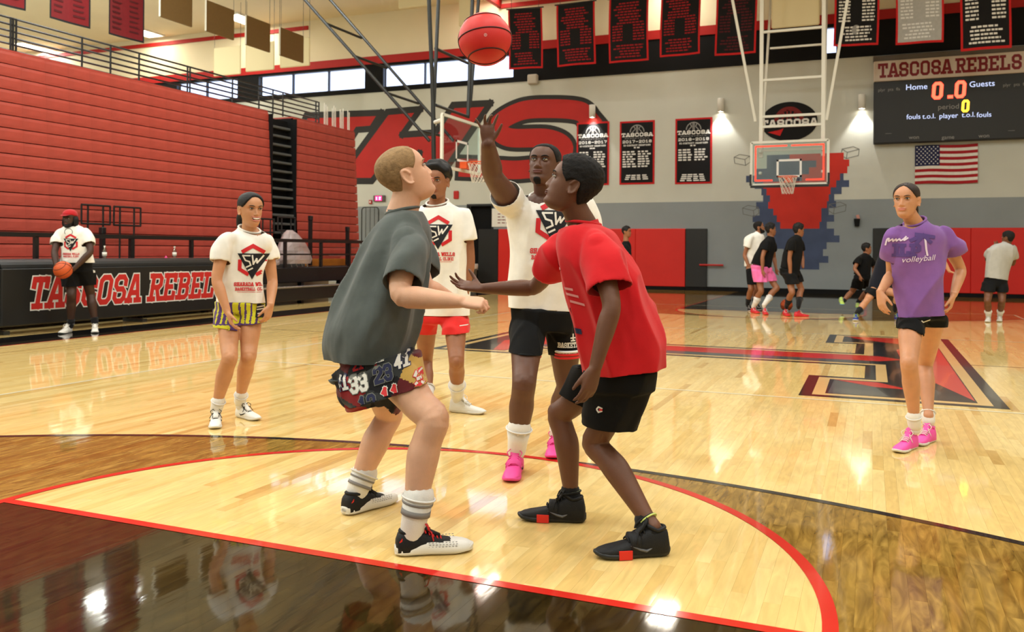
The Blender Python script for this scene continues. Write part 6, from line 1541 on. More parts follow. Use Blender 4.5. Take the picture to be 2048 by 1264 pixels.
for key, hl, te, st in (('R', (789, 1112), (947, 1101), 1), ('L', (681, 1040), (787, 1008), 0)):
    p0, p1, p2 = J[key]; hg = .15 if key == 'R' else .115
    sock(root, p2-UP*.02, p1, hg, .047, k_white, [(hg*.55, hg*.70), (hg*.84, hg*.9)] if key == 'R' else [(hg*.5, hg*.62), (hg*.78, hg*.85)], k_grey)
    shoe(root, onz(*hl), onz(*te), p2, dict(upper=r_black, sole=r_offw, collar=r_black, lace=r_redl if key == 'R' else r_blklace, shell=r_white, hole=r_hole, heelmark=r_redb))
# patchwork of the shorts: cloth patches with numerals
pt = [('patch_maroon', (96, 30, 34)), ('patch_navy2', (40, 42, 92)), ('patch_charcoal', (52, 54, 54)), ('patch_gold', (196, 158, 82)), ('patch_black', (24, 22, 26)), ('patch_red', (140, 28, 30))]
pm = [fabric(n, c) for n, c in pt]
def A_cells(c):
    u = (c-J['R'][0])@CR; v = (c-J['R'][0])@UP; w = u*.93-v*.35; q = u*.35+v*.93; i = np.floor((w+.5)/.105).astype(int); j = np.floor((q+.6)/.085).astype(int); return (i*2+j*3+(i*j) % 2) % 6
to_mesh_colours(so, A_cells, pm)
uxA, uyA = nz(D3(.95, .30, 0)), nz(D3(-.30, .95, 0))
def digits(txt, px, py, h_, mI, mB, k=1.0):
    Q, W_ = text_quads(txt, h_, 1.25, .05, sx=.8); Q = [[p-np.array([W_/2, h_/2]) for p in q] for q in Q]; Q2, W2 = text_quads(txt, h_, 1.85, .05, sx=.8); Q2 = [[p-np.array([W2/2, h_/2]) for p in q] for q in Q2]
    project_print(root, so, [('number_border', Q2, mB, .004), ('number', Q, mI, .0055)], PT(px, py, 3.5), uxA, uyA, CF, None)
n_w, n_n, n_r, n_g = mat('numeral_white', (220, 216, 206), .7), mat('numeral_navy', (34, 38, 74), .7), mat('numeral_red', (206, 44, 48), .7), mat('numeral_grey', (120, 120, 112), .7)
for tx, x, y, hh, a, b in (('23', 771, 742, .062, n_n, n_g), ('11', 789, 779, .062, n_r, n_w), ('33', 722, 762, .066, n_w, n_g), ('12', 743, 797, .060, n_n, n_g), ('41', 806, 718, .05, n_w, n_n), ('3', 842, 750, .058, n_w, n_r), ('12', 757, 712, .04, n_w, n_n), ('21', 715, 730, .04, n_r, n_n), ('41', 684, 765, .055, n_w, n_n)): digits(tx, x, y, hh, a, b)

# --- red-shirted boy (right of the ball)
B_rows = [(1171, 740, 1325, 738, .18), (1160, 700, 1326, 690, .19), (1150, 648, 1313, 648, .19), (1131, 590, 1286, 590, .185), (1117, 540, 1264, 540, .18), (1110, 495, 1243, 500, .175), (1118, 460, 1226, 465, .14), (1134, 442, 1200, 450, .07)]
B_waist = [(1160, 780, 1312, 780, .14), (1165, 735, 1318, 735, .16), (1172, 700, 1318, 700, .15)]
B_near = [(1172, 745, 1316, 745, .11, -.06), (1170, 800, 1296, 805, .11, -.08), (1167, 848, 1276, 858, .105, -.10)]
B_far = [(1150, 728, 1290, 752, .11, .09), (1132, 762, 1220, 800, .10, .10), (1118, 786, 1184, 818, .095, .11)]
B = figure('boy in a red t-shirt and black shorts facing left with one palm held out', onz(1190, 1075), 12, s_dark, .0049, 3.55, B_rows, (1147, 372, 3.52, -101, 20, 0, .236),
    {'L': ((1194, 492, 3.39), (1224, 612, -1), (1190, 737, -1), dict(d=(-.28, -.95, -.1), palm=(-.55, .1, .8), thumb=(-.85, -.1, -.3), curl=(16, 20, 22, 26), spread=4, tcurl=30, tout=24)),
     'R': ((1128, 500, 3.73), (1070, 575, 1), (964, 577, 1), dict(d=(-.95, .16, -.1), palm=(.1, .85, -.5), thumb=(-.2, .6, .7), curl=(20, 14, 12, 12), spread=8, tcurl=10, tout=58))},
    {'L': ((1262, 728, 3.50), (1190, 886), (1306, 1055, 3.38)), 'R': ((1240, 722, 3.66), (1120, 830), (1144, 1000, 3.80))}, S=.94, neck_r=.054, fat=.92, nose=1.15,
    sleeve={'L': (.74, .080, .072), 'R': (.62, .078, .066)}, shirt_m=f_redt, collar=f_redt, shirt_fold=(.032, 8, D3(-.35, .9, 0)), svox=.007, shorts_spec=(B_waist, [B_near, B_far], f_black))
root, h, J, body, sho, so = B
hair_shell(root, h, h_fine, .045, HAIRLINE, .22, 34, top=.03, soft=.05)
face_parts(root, h, m_lip_d, h_fine, .9, gaze=(0, .5))
for key, hl, te in (('L', (1350, 1110), (1199, 1118)), ('R', (1174, 1050), (1035, 1044))):
    p0, p1, p2 = J[key]; sock(root, p2-UP*.02, p1, .055, .044, k_black)
    s = MB(); dd = nz(p1-p2); s.tube([p2+dd*.033, p2+dd*.038], .0420, 18); s.obj('sock_edge', mat('lime_edge', (200, 214, 120), .8), root)
    shoe(root, onz(*hl), onz(*te), p2, dict(upper=r_black, sole=r_dk, lace=r_blklace, block=r_redb, top='mid', swoosh=r_darkgr, strap=r_black))
cq = stroke_quads([[(.6, .5), (-.4, .9), (-.9, .2), (-.9, -.2), (-.4, -.9), (.6, -.5)]], .5)
project_print(root, so, [('emblem', mapq(cq, .012), n_w, .003), ('emblem_dot', mapq(stroke_quads([[(.1, 0), (.5, 0)]], .7), .012), n_r, .004)], PT(1208, 835, 3.3), CR, UP, CF, None)
dq = []; [dq.extend(mapq(text_quads(t_, hh, 1.2, sx=.8)[0], 1, x_, y_)) for t_, hh, x_, y_ in (('BASKETBALL', .02, -.02, -.06), ('CAMP', .02, .02, -.085))] if False else None
pq = stroke_quads([[(-.02, .10), (-.05, .02), (-.02, -.0)], [(-.03, .04), (.02, .05)], [(-.04, -.03), (.06, -.03)], [(.0, -.05), (.08, -.055)], [(.04, -.08), (.10, -.085)]], .010); wq = stroke_quads([[(-.01, .08), (-.03, .03)], [(.01, -.12), (.0, -.2), (.05, -.2)]], .022)
project_print(root, sho, [('shirt_print', pq, mat('print_pale_pink', (226, 150, 150), .7), .003), ('shirt_print_navy', wq, n_n, .004)], PT(1133, 560, 3.5), nz(D3(.55, -.1, -.8)), nz(D3(-.15, 1, 0)), nz(D3(.75, 0, .65)), None)

# --- the man tossing the ball
C_rows = [(1021, 612, 1152, 624, .13), (1022, 560, 1158, 566, .14), (1022, 500, 1166, 506, .145), (1018, 455, 1172, 458, .145), (1014, 424, 1172, 428, .13), (1022, 402, 1160, 404, .10), (1060, 386, 1128, 390, .062)]
C = figure('man in a white clinic t-shirt and black shorts who has just tossed the ball up', onz(1070, 940), 13, s_dark2, .0052, 4.85, C_rows, (1089, 331, 4.80, -22, 10, -3, .240),
    {'R': ((1024, 408, 4.80), (986, 352, -1), (976, 288, -1), dict(d=(-.05, 1, -.05), palm=(.25, -.2, -.85), thumb=(.9, 0, 0), curl=(6, 30, 22, 4), spread=12, tcurl=25, tout=38, splay=(6, 0, 0, -14))),
     'L': ((1160, 412, 4.86), (1186, 505, 1), (1176, 590, -1), relax((0, -1, -.1), (-1, 0, 0), (0, 0, -1)))},
    {'R': ((1056, 642, 4.88), (1048, 768), (1033, 905, 4.62)), 'L': ((1120, 642, 4.92), (1134, 770), (1114, 880, 5.12))}, S=1.0, neck_r=.066, fat=1.12, arm_fat=1.32, nose=1.3, hfat=1.04, jaw=1.1,
    sleeve={'R': (.40, .098, .088), 'L': (.6, .09, .085)}, shirt_m=f_white, collar=f_white, shirt_fold=(.032, 7, D3(.2, .95, 0)),
    shorts_spec=([(1028, 660, 1146, 665, .12), (1022, 612, 1150, 622, .13), (1026, 590, 1148, 596, .12)], [[(1022, 640, 1092, 648, .115, -.02), (1022, 680, 1086, 682, .11, -.03), (1026, 704, 1080, 708, .105, -.04)], [(1090, 648, 1152, 642, .115, .03), (1100, 680, 1158, 680, .11, .03), (1110, 708, 1162, 706, .105, .04)]], f_black))
root, h, J, body, sho, so = C
hair_shell(root, h, h_fine, .014, HAIRLINE, .2, 40, soft=.06, fat=1.04); beard_shell(root, h, h_fine, .012, True, full=False, fat=1.04, name='beard'); face_parts(root, h, m_lip_d, h_fine, 1.1, gaze=(-.3, .6))
project_print(root, sho, sw_logo(.92), PT(1110, 441, 4.7), nz(D3(.98, 0, .1)), nz(D3(.06, 1, 0)), CF, None)
for key, rows_ in (('R', [(1026, 702, 1080, 706)]), ('L', [(1110, 706, 1162, 704)])):
    (xl, yl, xr, yr), = rows_; dd = -.04 if key == 'R' else .04
    for o_, m_, rr_ in ((0, f_redsh, .007), (6, f_white2, .0072), (-6, f_redsh, .0066)):
        c, a, b, _ = row_ring((xl, yl-o_+1, xr, yr-o_+1, .105, dd), 4.85); q = MB(); q.tube([c+a*1.03*math.cos(t)+b*1.03*math.sin(t) for t in np.linspace(0, 2*math.pi, 30, endpoint=False)], rr_, 8, closed=True); q.obj('trim_band', m_, root, smooth=True)
mq = []
for t_, hh, yy in (('MATADOR', .034, .05), ('BASKETBALL', .030, -.045), ('ASSOCIATION', .02, -.085)):
    Q, W_ = text_quads(t_, hh, 1.2, sx=.9); k = .17/W_; mq += [[np.array([q[0]*k-.085, q[1]+yy-(0 if yy < 0 else 6.0*(q[0]*k-.085)**2)]) for q in qq] for qq in Q] if t_ != 'MATADOR' else []
Q, W_ = text_quads('BASKETBALL', .030, 1.2, sx=.9)
mq += stroke_quads([[(-.012, .01), (.012, .01)], [(0, -.005), (0, .03)], [(-.01, -.005), (.01, -.005)]], .008)
project_print(root, so, [('shorts_print', mq, n_w, .003)], PT(1148, 682, 4.75), CR, UP, CF, None)
for key, hl, te in (('R', (1040, 921), (1020, 958)), ('L', (1112, 884), (1100, 912))):
    p0, p1, p2 = J[key]; sock(root, p2, p1, .135, .046, k_white); shoe(root, onz(*hl), onz(*te), p2, dict(upper=r_pink, sole=r_pink, lace=r_pink, strap=r_pink, swoosh=r_blklace, top='mid'), L=.30)

# --- young man standing behind in a white tee and red shorts
D_rows = [(824, 630, 938, 630, .115), (827, 560, 936, 560, .12), (827, 490, 934, 490, .125), (825, 452, 938, 452, .12), (832, 424, 930, 424, .10), (853, 404, 896, 404, .058)]
D_ = figure('young man with a bushy black hairtop in a white clinic tee and red shorts', onz(890, 828), 14, s_brown, .0052, 6.25, D_rows, (874, 365, 6.22, -14, -2, 2, .238),
    {'L': ((929, 436, 6.25), (940, 520, 1), (930, 592, -1), relax((-.1, -1, -.05), (-1, 0, .2), (0, 0, -1))), 'R': ((828, 436, 6.25), (812, 520, 1), (818, 590, -1), relax((.1, -1, 0), (1, 0, .2), (0, 0, -1)))},
    {'R': ((852, 632, 6.25), (851, 722), (853, 810, 6.2)), 'L': ((910, 632, 6.25), (913, 722), (915, 792, 6.32))}, S=1.0, neck_r=.056, fat=.95,
    sleeve={'L': (.55, .080, .080), 'R': (.55, .08, .08)}, shirt_m=f_white, collar=f_white, shirt_fold=(.028, 7, D3(0, 1, 0)),
    shorts_spec=([(830, 645, 932, 645, .11), (828, 618, 934, 618, .115), (830, 600, 932, 600, .11)], [[(823, 636, 881, 636, .11), (820, 655, 876, 655, .11), (819, 666, 873, 668, .11)], [(881, 636, 937, 636, .11), (884, 655, 938, 655, .11), (885, 668, 938, 664, .11)]], f_redsh))
root, h, J, body, sho, so = D_
hair_shell(root, h, h_black, .115, [(0, .84), (25, .82), (45, .76), (60, .68), (80, .64), (110, .56), (140, .46), (180, .42)], .35, 9, top=.07, front=.0, soft=.07)
hair_shell(root, h, h_fine, .008, HAIRLINE, 0, name='fade', soft=.10); beard_shell(root, h, h_fine, .006, True, full=False, name='moustache'); face_parts(root, h, m_lip_m, h_black, 1.1)
project_print(root, sho, sw_logo(.87), PT(876, 464, 6.1), CR, UP, CF, None)
project_print(root, so, [('mark', [[np.array(p) for p in ((-.03, -.004), (.04, .002), (.04, .008), (-.03, .002))]], n_w, .003)], PT(928, 651, 6.1), CR, UP, CF, None)
for key, hl, te in (('L', (899, 822), (966, 828)), ('R', (856, 830), (838, 850))):
    p0, p1, p2 = J[key]; sock(root, p2-UP*.02, p1, .17, .043, k_white); shoe(root, onz(*hl), onz(*te), p2, dict(upper=r_white, sole=r_offw, lace=r_white, top='mid'), L=.29)
    c = p2+nz(p1-p2)*.08; MB().tube([c+D3(-.02, .004, -.05), c+D3(.0, -.006, -.052), c+D3(.025, .006, -.048)], [.002, .004, .001], 5).obj('check_mark', r_blklace, root)

# --- smiling girl
E_rows = [(431, 602, 530, 606, .11), (439, 560, 525, 562, .115), (440, 522, 528, 522, .115), (440, 498, 541, 496, .11), (444, 479, 540, 476, .095), (478, 459, 520, 457, .055)]
E_ = figure('smiling girl with a black ponytail in a white clinic tee and yellow-purple shorts', onz(465, 840), 15, s_olive, .005, 5.95, E_rows, (501, 420, 5.90, 42, -3, 0, .230),
    {'R': ((449, 484, 5.83), (433, 560, -1), (455, 624, -1), dict(d=(.35, -.9, -.1), palm=(.9, .1, .4), thumb=(.2, 0, -1), curl=(20, 24, 28, 30), spread=6, tcurl=20, tout=35)), 'L': ((533, 483, 6.03), (545, 562, 1), (541, 611, -1), dict(d=(-.2, -.95, -.1), palm=(-.9, 0, .4), thumb=(-.1, 0, -1), curl=(30, 34, 38, 40), spread=6, tcurl=25, tout=35))},
    {'R': ((455, 618, 5.98), (459, 716), (433, 812, 5.83)), 'L': ((502, 618, 5.98), (497, 712), (480, 797, 6.05))}, S=.92, neck_r=.048, fat=.92, jaw=.85, nose=.85, hfat=.96,
    sleeve={'R': (.52, .065, .060), 'L': (.46, .065, .060)}, shirt_m=f_white, collar=f_white, shirt_fold=(.028, 8, D3(-.2, .95, 0)), mouth_open=1,
    shorts_spec=([(432, 625, 526, 628, .10), (430, 600, 528, 604, .11), (432, 586, 526, 590, .10)], [[(428, 618, 479, 622, .105, -.01), (428, 640, 479, 643, .105, -.02), (429, 652, 478, 657, .10, -.02)], [(479, 622, 530, 620, .105, .02), (481, 640, 528, 640, .105, .02), (482, 650, 527, 646, .10, .02)]], fabric('shorts_yellow', (206, 200, 44))))
root, h, J, body, sho, so = E_
hair_shell(root, h, h_black, .040, [(0, .86), (20, .84), (40, .74), (58, .62), (75, .54), (88, .58), (104, .55), (118, .36), (140, .22), (180, .15)], 0, soft=.05, fat=.96)
pa = h.w(0, -.46, .40); q = MB(); limb(q, *lerp_path([pa+h.f*.02, pa-h.f*.03-UP*.03, pa-h.f*.045-UP*.10, pa-h.f*.03-UP*.16], [.03, .034, .026, .008])); q.obj('ponytail', h_black, root, smooth=True)
face_parts(root, h, m_lip_l, h_black, .8, smile=1)
project_print(root, sho, sw_logo(.86), PT(503, 523, 5.8), nz(D3(.97, 0, .2)), nz(D3(.03, 1, 0)), nz(D3(-.15, 0, 1)), None)
def E_stripe(c):
    c0 = (J['R'][0]+J['L'][0])/2; u = (c-c0)@CR; s = np.floor((u+.3)/.0125).astype(int); z = (c-c0)@UP; hem = z < -.075
    out = np.where(s % 2 == 0, 1, 0); out = np.where(u > .012, np.where(s % 3 == 0, 1, 0), np.where(s % 3 == 0, 0, 1)); out = np.where((c@CF-c0@CF) > .03, 1, out); return np.where(z < -.098, np.where(u < 0, 0, 1), np.where(z < -.088, 1, out))
to_mesh_colours(so, E_stripe, [fabric('shorts_yellow', (206, 200, 44)), fabric('shorts_purple', (84, 56, 110))])
project_print(root, so, [('black_emblem', [[np.array(p) for p in ((-.035, -.045), (.03, -.05), (.045, .05), (-.02, .06))]], m_pblack, .003), ('emblem_print', stroke_quads([[(-.02, .025), (.03, .03)], [(-.02, .008), (.03, .012)], [(-.015, -.02), (.02, -.015)]], .008), n_w, .005)], PT(521, 622, 5.85), CR, UP, nz(D3(-.35, 0, 1)), None)
MB().tube([J['R'][2]+D3(.033*math.cos(a), .006*math.cos(a), .03*math.sin(a)) for a in np.linspace(0, 2*math.pi, 16, endpoint=False)], .004, 6, closed=True).obj('wristband', k_white, root, smooth=True)
for key, hl, te in (('R', (434, 826), (429, 851)), ('L', (467, 823), (524, 836))):
    p0, p1, p2 = J[key]; sock(root, p2-UP*.02, p1, .06, .040, k_white); shoe(root, onz(*hl), onz(*te), p2, dict(upper=r_white, sole=r_offw, lace=r_blklace, swoosh=r_blklace), L=.262)

# --- girl in purple
F_rows = [(1800, 634, 1888, 629, .105), (1797, 590, 1885, 588, .11), (1792, 540, 1884, 540, .115), (1784, 505, 1888, 505, .115), (1775, 478, 1894, 480, .105), (1786, 458, 1882, 460, .085), (1809, 444, 1850, 442, .052)]
F_ = figure('girl with pulled-back hair in a purple t-shirt, black shorts and pink shoes', onz(1835, 885), 16, s_tan, .005, 5.40, F_rows, (1813, 402, 5.36, -42, 0, 0, .220),
    {'R': ((1785, 474, 5.38), (1783, 548, 1), (1760, 585, -1), dict(d=(.0, -.95, -.3), palm=(.9, .1, .3), thumb=(.2, 0, -1), curl=(18, 22, 26, 28), spread=6, tcurl=20, tout=30)), 'L': ((1886, 472, 5.42), (1922, 540, 1), (1907, 590, -1), dict(d=(-.3, -.95, -.1), palm=(-.9, 0, .4), thumb=(-.2, 0, -1), curl=(28, 32, 36, 40), spread=6, tcurl=25, tout=30))},
    {'R': ((1822, 640, 5.43), (1818, 728), (1829, 840, 5.24)), 'L': ((1866, 638, 5.45), (1850, 730), (1857, 832, 5.45))}, S=.92, neck_r=.047, fat=.86, jaw=.86, nose=.9, hfat=.95,
    sleeve={'R': (.56, .066, .064), 'L': (.52, .070, .066)}, shirt_m=f_purple, collar=f_purple, shirt_fold=(.030, 8, D3(.4, .9, 0)),
    shorts_spec=([(1802, 640, 1888, 640, .10), (1800, 620, 1888, 618, .105), (1800, 605, 1886, 603, .10)], [[(1800, 632, 1842, 634, .10, -.03), (1801, 648, 1840, 652, .095, -.03), (1803, 658, 1832, 664, .09, -.03)], [(1836, 634, 1890, 632, .10, .01), (1836, 645, 1892, 644, .10, .01), (1838, 653, 1893, 652, .10, .02)]], f_black))
root, h, J, body, sho, so = F_
hair_shell(root, h, h_dark, .022, [(0, .88), (20, .84), (40, .74), (58, .62), (75, .54), (88, .58), (104, .55), (118, .36), (140, .22), (180, .15)], 0, soft=.05, fat=.95)
pa = h.w(0, -.44, .42); q = MB(); limb(q, *lerp_path([pa+h.f*.02, pa-h.f*.03-UP*.02, pa-h.f*.04-UP*.08, pa-h.f*.02-UP*.13], [.026, .030, .024, .008])); q.obj('ponytail', h_dark, root, smooth=True)
face_parts(root, h, m_lip_l, h_dark, .8)
V, Fc = font_tris('volleyball', .05); script = ([np.array([v[0]*1.05+.06+.25*v[1], v[1]-.075+.10*v[0]]) for v in V], Fc)
scrib = stroke_quads(spline([(-.135, -.002), (-.125, .045), (-.11, .055), (-.11, .03), (-.08, .05), (-.075, .03), (-.05, .05), (-.045, .033), (-.02, .052), (-.01, .036), (.02, .056), (.035, .072), (.02, .04), (.05, .06)], 4), .011) if False else stroke_quads([list(map(tuple, spline([(-.135, -.002), (-.125, .045), (-.11, .055), (-.11, .03), (-.08, .05), (-.075, .03), (-.05, .05), (-.045, .033), (-.02, .052), (-.01, .036), (.02, .056), (.035, .072), (.02, .04), (.05, .06)], 4)))], .013)
Q, W_ = text_quads('ILP', .075, 1.5, sx=.8); k = .16/W_; blk = [[np.array([q[0]*k-.09, q[1]-.045]) for q in qq] for qq in Q]
star = stroke_quads([[(.02, .055), (.09, .085), (.15, .075)], [(.05, .09), (.09, .085)], [(.05, .04), (.09, .085), (.13, .045)]], .022); trunk = stroke_quads([[(.10, .06), (.105, .0), (.112, -.035)]], .012)
d_ = nz(D3(.25, 0, 1)); ux_ = nz(D3(.97, .0, -.24)); pw = mat('print_lilac', (222, 206, 226), .7); pd = mat('print_violet', (84, 60, 128), .7)
project_print(root, sho, [('print_block', blk, pd, .003), ('print_palm', star, pd, .004), ('print_trunk', trunk, pw, .0035), ('print_script', mapq(scrib, .66, -.035, .028), pw, .005), ('print_script', script, pw, .005)], PT(1820, 498, 5.25), ux_, UP, d_, None)
sw = MB(); c = PT(1857, 645, 5.28); project_print(root, so, [('check_mark', stroke_quads([[(-.022, .002), (-.012, -.006), (.03, .008)]], .007), n_w, .003)], PT(1858, 644, 5.25), CR, UP, CF, None)
for key, hl, te in (('R', (1842, 875), (1778, 897)), ('L', (1884, 876), (1846, 890))):
    p0, p1, p2 = J[key]; sock(root, p2-UP*.03, p1, .055, .041, k_white); shoe(root, onz(*hl), onz(*te), p2, dict(upper=r_hotpink, sole=r_offw, lace=r_cream, top='mid', tab=r_skyb), L=.265)

# --- man with the ball at the scorers table
G_rows = [(121, 527, 186, 524, .13), (124, 508, 183, 507, .13), (121, 485, 181, 485, .135), (115, 468, 178, 468, .125), (124, 456, 168, 456, .10), (135, 449, 153, 449, .06)]
G2 = figure('man in a red cap and dreadlocks holding a ball by the scorers table', onz(163, 662), 17, s_deep, .007, 12.02, G_rows, (140, 438, 11.98, -8, -4, 0, .236),
    {'R': ((119, 468, 12.02), (109, 504, -1), (113, 535, -1), dict(d=(.25, -.85, -.3), palm=(.95, .1, .1), thumb=(.1, .2, -1), curl=(14, 14, 14, 14), spread=6)), 'L': ((174, 468, 12.02), (181, 504, -1), (146, 540, -1), dict(d=(-.6, -.7, -.3), palm=(-.95, .1, .1), thumb=(-.1, .2, -1), curl=(14, 14, 14, 14), spread=6))},
    {'R': ((142, 530, 12.02), (143, 590), (142, 648, 12.0)), 'L': ((168, 530, 12.02), (181, 588), (190, 645, 12.12))}, S=1.0, neck_r=.062, fat=1.08, hfat=1.03,
    sleeve={'R': (.6, .085, .085), 'L': (.6, .085, .085)}, shirt_m=f_white, collar=f_white, svox=.011,
    shorts_spec=([(126, 545, 183, 545, .12), (123, 520, 185, 520, .125), (125, 510, 183, 510, .12)], [[(124, 540, 156, 542, .115), (124, 560, 157, 560, .115), (124, 573, 157, 573, .11)], [(155, 542, 188, 540, .115), (158, 560, 190, 558, .115), (161, 572, 191, 570, .11)]], f_black))
root, h, J, body, sho, so = G2
m_cap = fabric('cap_red', (176, 26, 34))
hair_shell(root, h, m_cap, .05, [(0, .74), (50, .73), (90, .66), (180, .6)], 0, name='cap', soft=.03, top=.03)
q = MB(); q.rings([ring_at(h.w(0, y, z), h.s*a*h.H, h.u*.012*h.H, 14) for y, z, a in ((.30, .76, .30), (.45, .745, .29), (.56, .725, .22), (.62, .71, .10))]); q.obj('cap_brim', m_cap, root, smooth=True)
q = MB(); rg = random.Random(3)
for k in range(22):
    a = math.radians(70+220*k/21); x, y = .34*math.sin(a), .36*math.cos(a)-.03; p = h.w(x, y, .62); ln = rg.uniform(.5, .68)
    q.tube([p, h.w(x*1.12, y*1.08, .45), h.w(x*1.16, y*1.05+.03, .25), h.w(x*1.1, y+.06, .62-ln)], [.014, .015, .015, .008], 7)
q.obj('dreadlocks', h_black, root, smooth=True)
beard_shell(root, h, h_black, .03, True); face_parts(root, h, m_lip_d, h_black, 1)
project_print(root, sho, sw_logo(.87), PT(142, 485, 11.9), CR, UP, CF, None)
MB().tube([PT(137+8*math.sin(a)*1.0, 457+14*(1-math.cos(a))/2, 11.84) for a in np.linspace(-2.2, 2.2, 12)], .004, 5).obj('necklace', m_darkmetal, root)
MB().tube([J['R'][2]+D3(.036*math.cos(a), 0, .036*math.sin(a)) for a in np.linspace(0, 2*math.pi, 14, endpoint=False)], .012, 6, closed=True).obj('wristband', k_white, root, smooth=True)
for y_ in (0,): project_print(root, so, [('side_stripe', stroke_quads([[(0, .09), (.02, 0), (.03, -.06)]], .022), n_w, .004)], PT(185, 535, 12.1), CR, UP, nz(D3(-.4, 0, 1)), None)
for key, hl, te in (('R', (153, 658), (116, 665)), ('L', (190, 652), (190, 664))):
    p0, p1, p2 = J[key]; sock(root, p2, p1, .05, .045, k_black); shoe(root, onz(*hl), onz(*te), p2, dict(upper=r_white, sole=r_offw, lace=r_cream), L=.30)

# --- the players on the far half of the court
def far(label, P, sk, d, rows, head, arms, legs, shirt_m, sh_m, shorts_rows, feet, hair=h_black, curl=.4, top=.06, shoes=None, socks=k_white, sock_h=.1, S=.97, beard=False, sleeve=(.55, .08, .08), hairline=HAIRLINE):
    root, h, J, body, sho, so = figure(label, onz(*feet[0][:2]), P, sk, .0095, d, rows, head, arms, legs, S=S, neck_r=.054, fat=.98, sleeve={k: sleeve for k in arms}, shirt_m=shirt_m, collar=None, shirt_fold=(.016, 8, None), svox=.013, shorts_spec=(shorts_rows[0], shorts_rows[1], sh_m))
    hair_shell(root, h, hair, .04, hairline, curl, 14, top=top, soft=.06)
    if beard: beard_shell(root, h, hair, .03)
    face_parts(root, h, m_lip_m, hair, 1)
    for (key, (p0, p1, p2)), f in zip([(k, J[k]) for k in legs], feet):
        sock(root, p2, p1, sock_h, .044, socks); hl, te = onz(f[0], f[1], f[4] if len(f) > 4 else 0), onz(f[2], f[3], f[5] if len(f) > 5 else 0); shoe(root, hl, te, p2, shoes or dict(upper=r_white, sole=r_offw, lace=r_white), L=.29)
    return root, h, J, sho, so
hr = lambda: relax((.1, -1, 0), (.8, 0, .4), (.4, 0, -1))
rs = dict(upper=r_rsh, sole=r_redb, lace=r_white); bk = dict(upper=r_black, sole=r_offw, lace=r_white)
far('bearded man in a white t-shirt behind the boy in pink shorts', 21, s_brown, 17.6, [(1488, 533, 1521, 535, .13), (1489, 505, 1525, 505, .13), (1489, 480, 1529, 480, .12), (1497, 470, 1527, 470, .10), (1509, 465, 1522, 465, .06)], (1518, 455, 17.6, 75, 8, 0, .238),
    {'R': ((1500, 477, 17.5), (1489, 510, -1), (1497, 532, -1), hr()), 'L': ((1520, 477, 17.75), (1520, 505, 1), (1524, 530, -1), None)}, {'R': ((1500, 535, 17.5), (1502, 578), (1495, 608, 17.5)), 'L': ((1510, 535, 17.7), (1514, 578), (1508, 606, 17.8))},
    f_white, f_black, ([(1494, 545, 1518, 545, .12), (1492, 528, 1519, 528, .13), (1492, 522, 1518, 522, .12)], [[(1492, 540, 1510, 540, .11, -.05), (1496, 556, 1513, 556, .11, -.05), (1498, 569, 1514, 569, .10, -.05)], [(1502, 540, 1520, 540, .11, .1), (1504, 556, 1521, 556, .11, .1), (1506, 568, 1522, 568, .10, .1)]]), [(1489, 613, 1501, 617), (1503, 610, 1516, 613)], hair=h_fine, curl=0, top=.01, beard=True, shoes=bk, socks=k_black)
r_, h_, J_, sh_, so_ = far('boy in a black t-shirt and bright pink shorts leaning forward', 22, s_brown, 16.9, [(1501, 530, 1543, 535, .13), (1509, 510, 1546, 514, .13), (1518, 494, 1550, 498, .13), (1526, 481, 1551, 486, .11), (1535, 472, 1548, 474, .06)], (1541, 460, 16.9, 88, 0, 0, .235),
    {'R': ((1533, 487, 16.75), (1525, 514, -1), (1525, 541, -1), hr()), 'L': ((1545, 488, 17.05), (1548, 514, 1), (1552, 537, -1), hr())}, {'R': ((1516, 537, 16.88), (1522, 582), (1507, 614, 16.95)), 'L': ((1528, 535, 17.0), (1553, 576), (1528, 610, 16.6))},
    f_black, f_pink, ([(1504, 545, 1545, 545, .13), (1501, 532, 1544, 534, .13), (1504, 525, 1544, 526, .12)], [[(1502, 540, 1532, 542, .12, -.06), (1504, 553, 1536, 554, .12, -.06), (1507, 564, 1538, 564, .12, -.06)], [(1516, 540, 1546, 542, .12, .08), (1520, 552, 1551, 553, .12, .08), (1524, 563, 1554, 561, .12, .08)]]), [(1495, 625, 1524, 629), (1518, 622, 1542, 632)], curl=.5, top=.08, shoes=rs, sock_h=.2)
far('boy in black shirt and shorts with white trim, bright red shoes', 23, s_brown, 16.2, [(1560, 536, 1600, 541, .13), (1566, 512, 1604, 516, .13), (1572, 490, 1605, 494, .13), (1578, 478, 1604, 481, .11), (1589, 470, 1602, 471, .06)], (1597, 461, 16.2, 92, -6, 0, .235),
    {'R': ((1584, 485, 16.05), (1579, 516, -1), (1581, 548, -1), hr()), 'L': ((1600, 486, 16.35), (1604, 512, 1), (1606, 535, -1), None)}, {'R': ((1576, 540, 16.17), (1584, 585), (1573, 612, 16.3)), 'L': ((1588, 540, 16.3), (1602, 578), (1597, 612, 16.0))},
    f_black, f_black, ([(1563, 550, 1600, 552, .13), (1560, 538, 1600, 541, .13), (1562, 530, 1600, 532, .12)], [[(1562, 546, 1592, 548, .12, -.05), (1568, 558, 1597, 558, .12, -.05), (1574, 569, 1600, 567, .12, -.05)], [(1572, 546, 1602, 548, .12, .08), (1578, 557, 1604, 556, .12, .08), (1582, 566, 1606, 563, .12, .08)]]), [(1558, 631, 1583, 637), (1591, 632, 1622, 632)], curl=.5, top=.08, shoes=rs, socks=k_black, sock_h=.16)
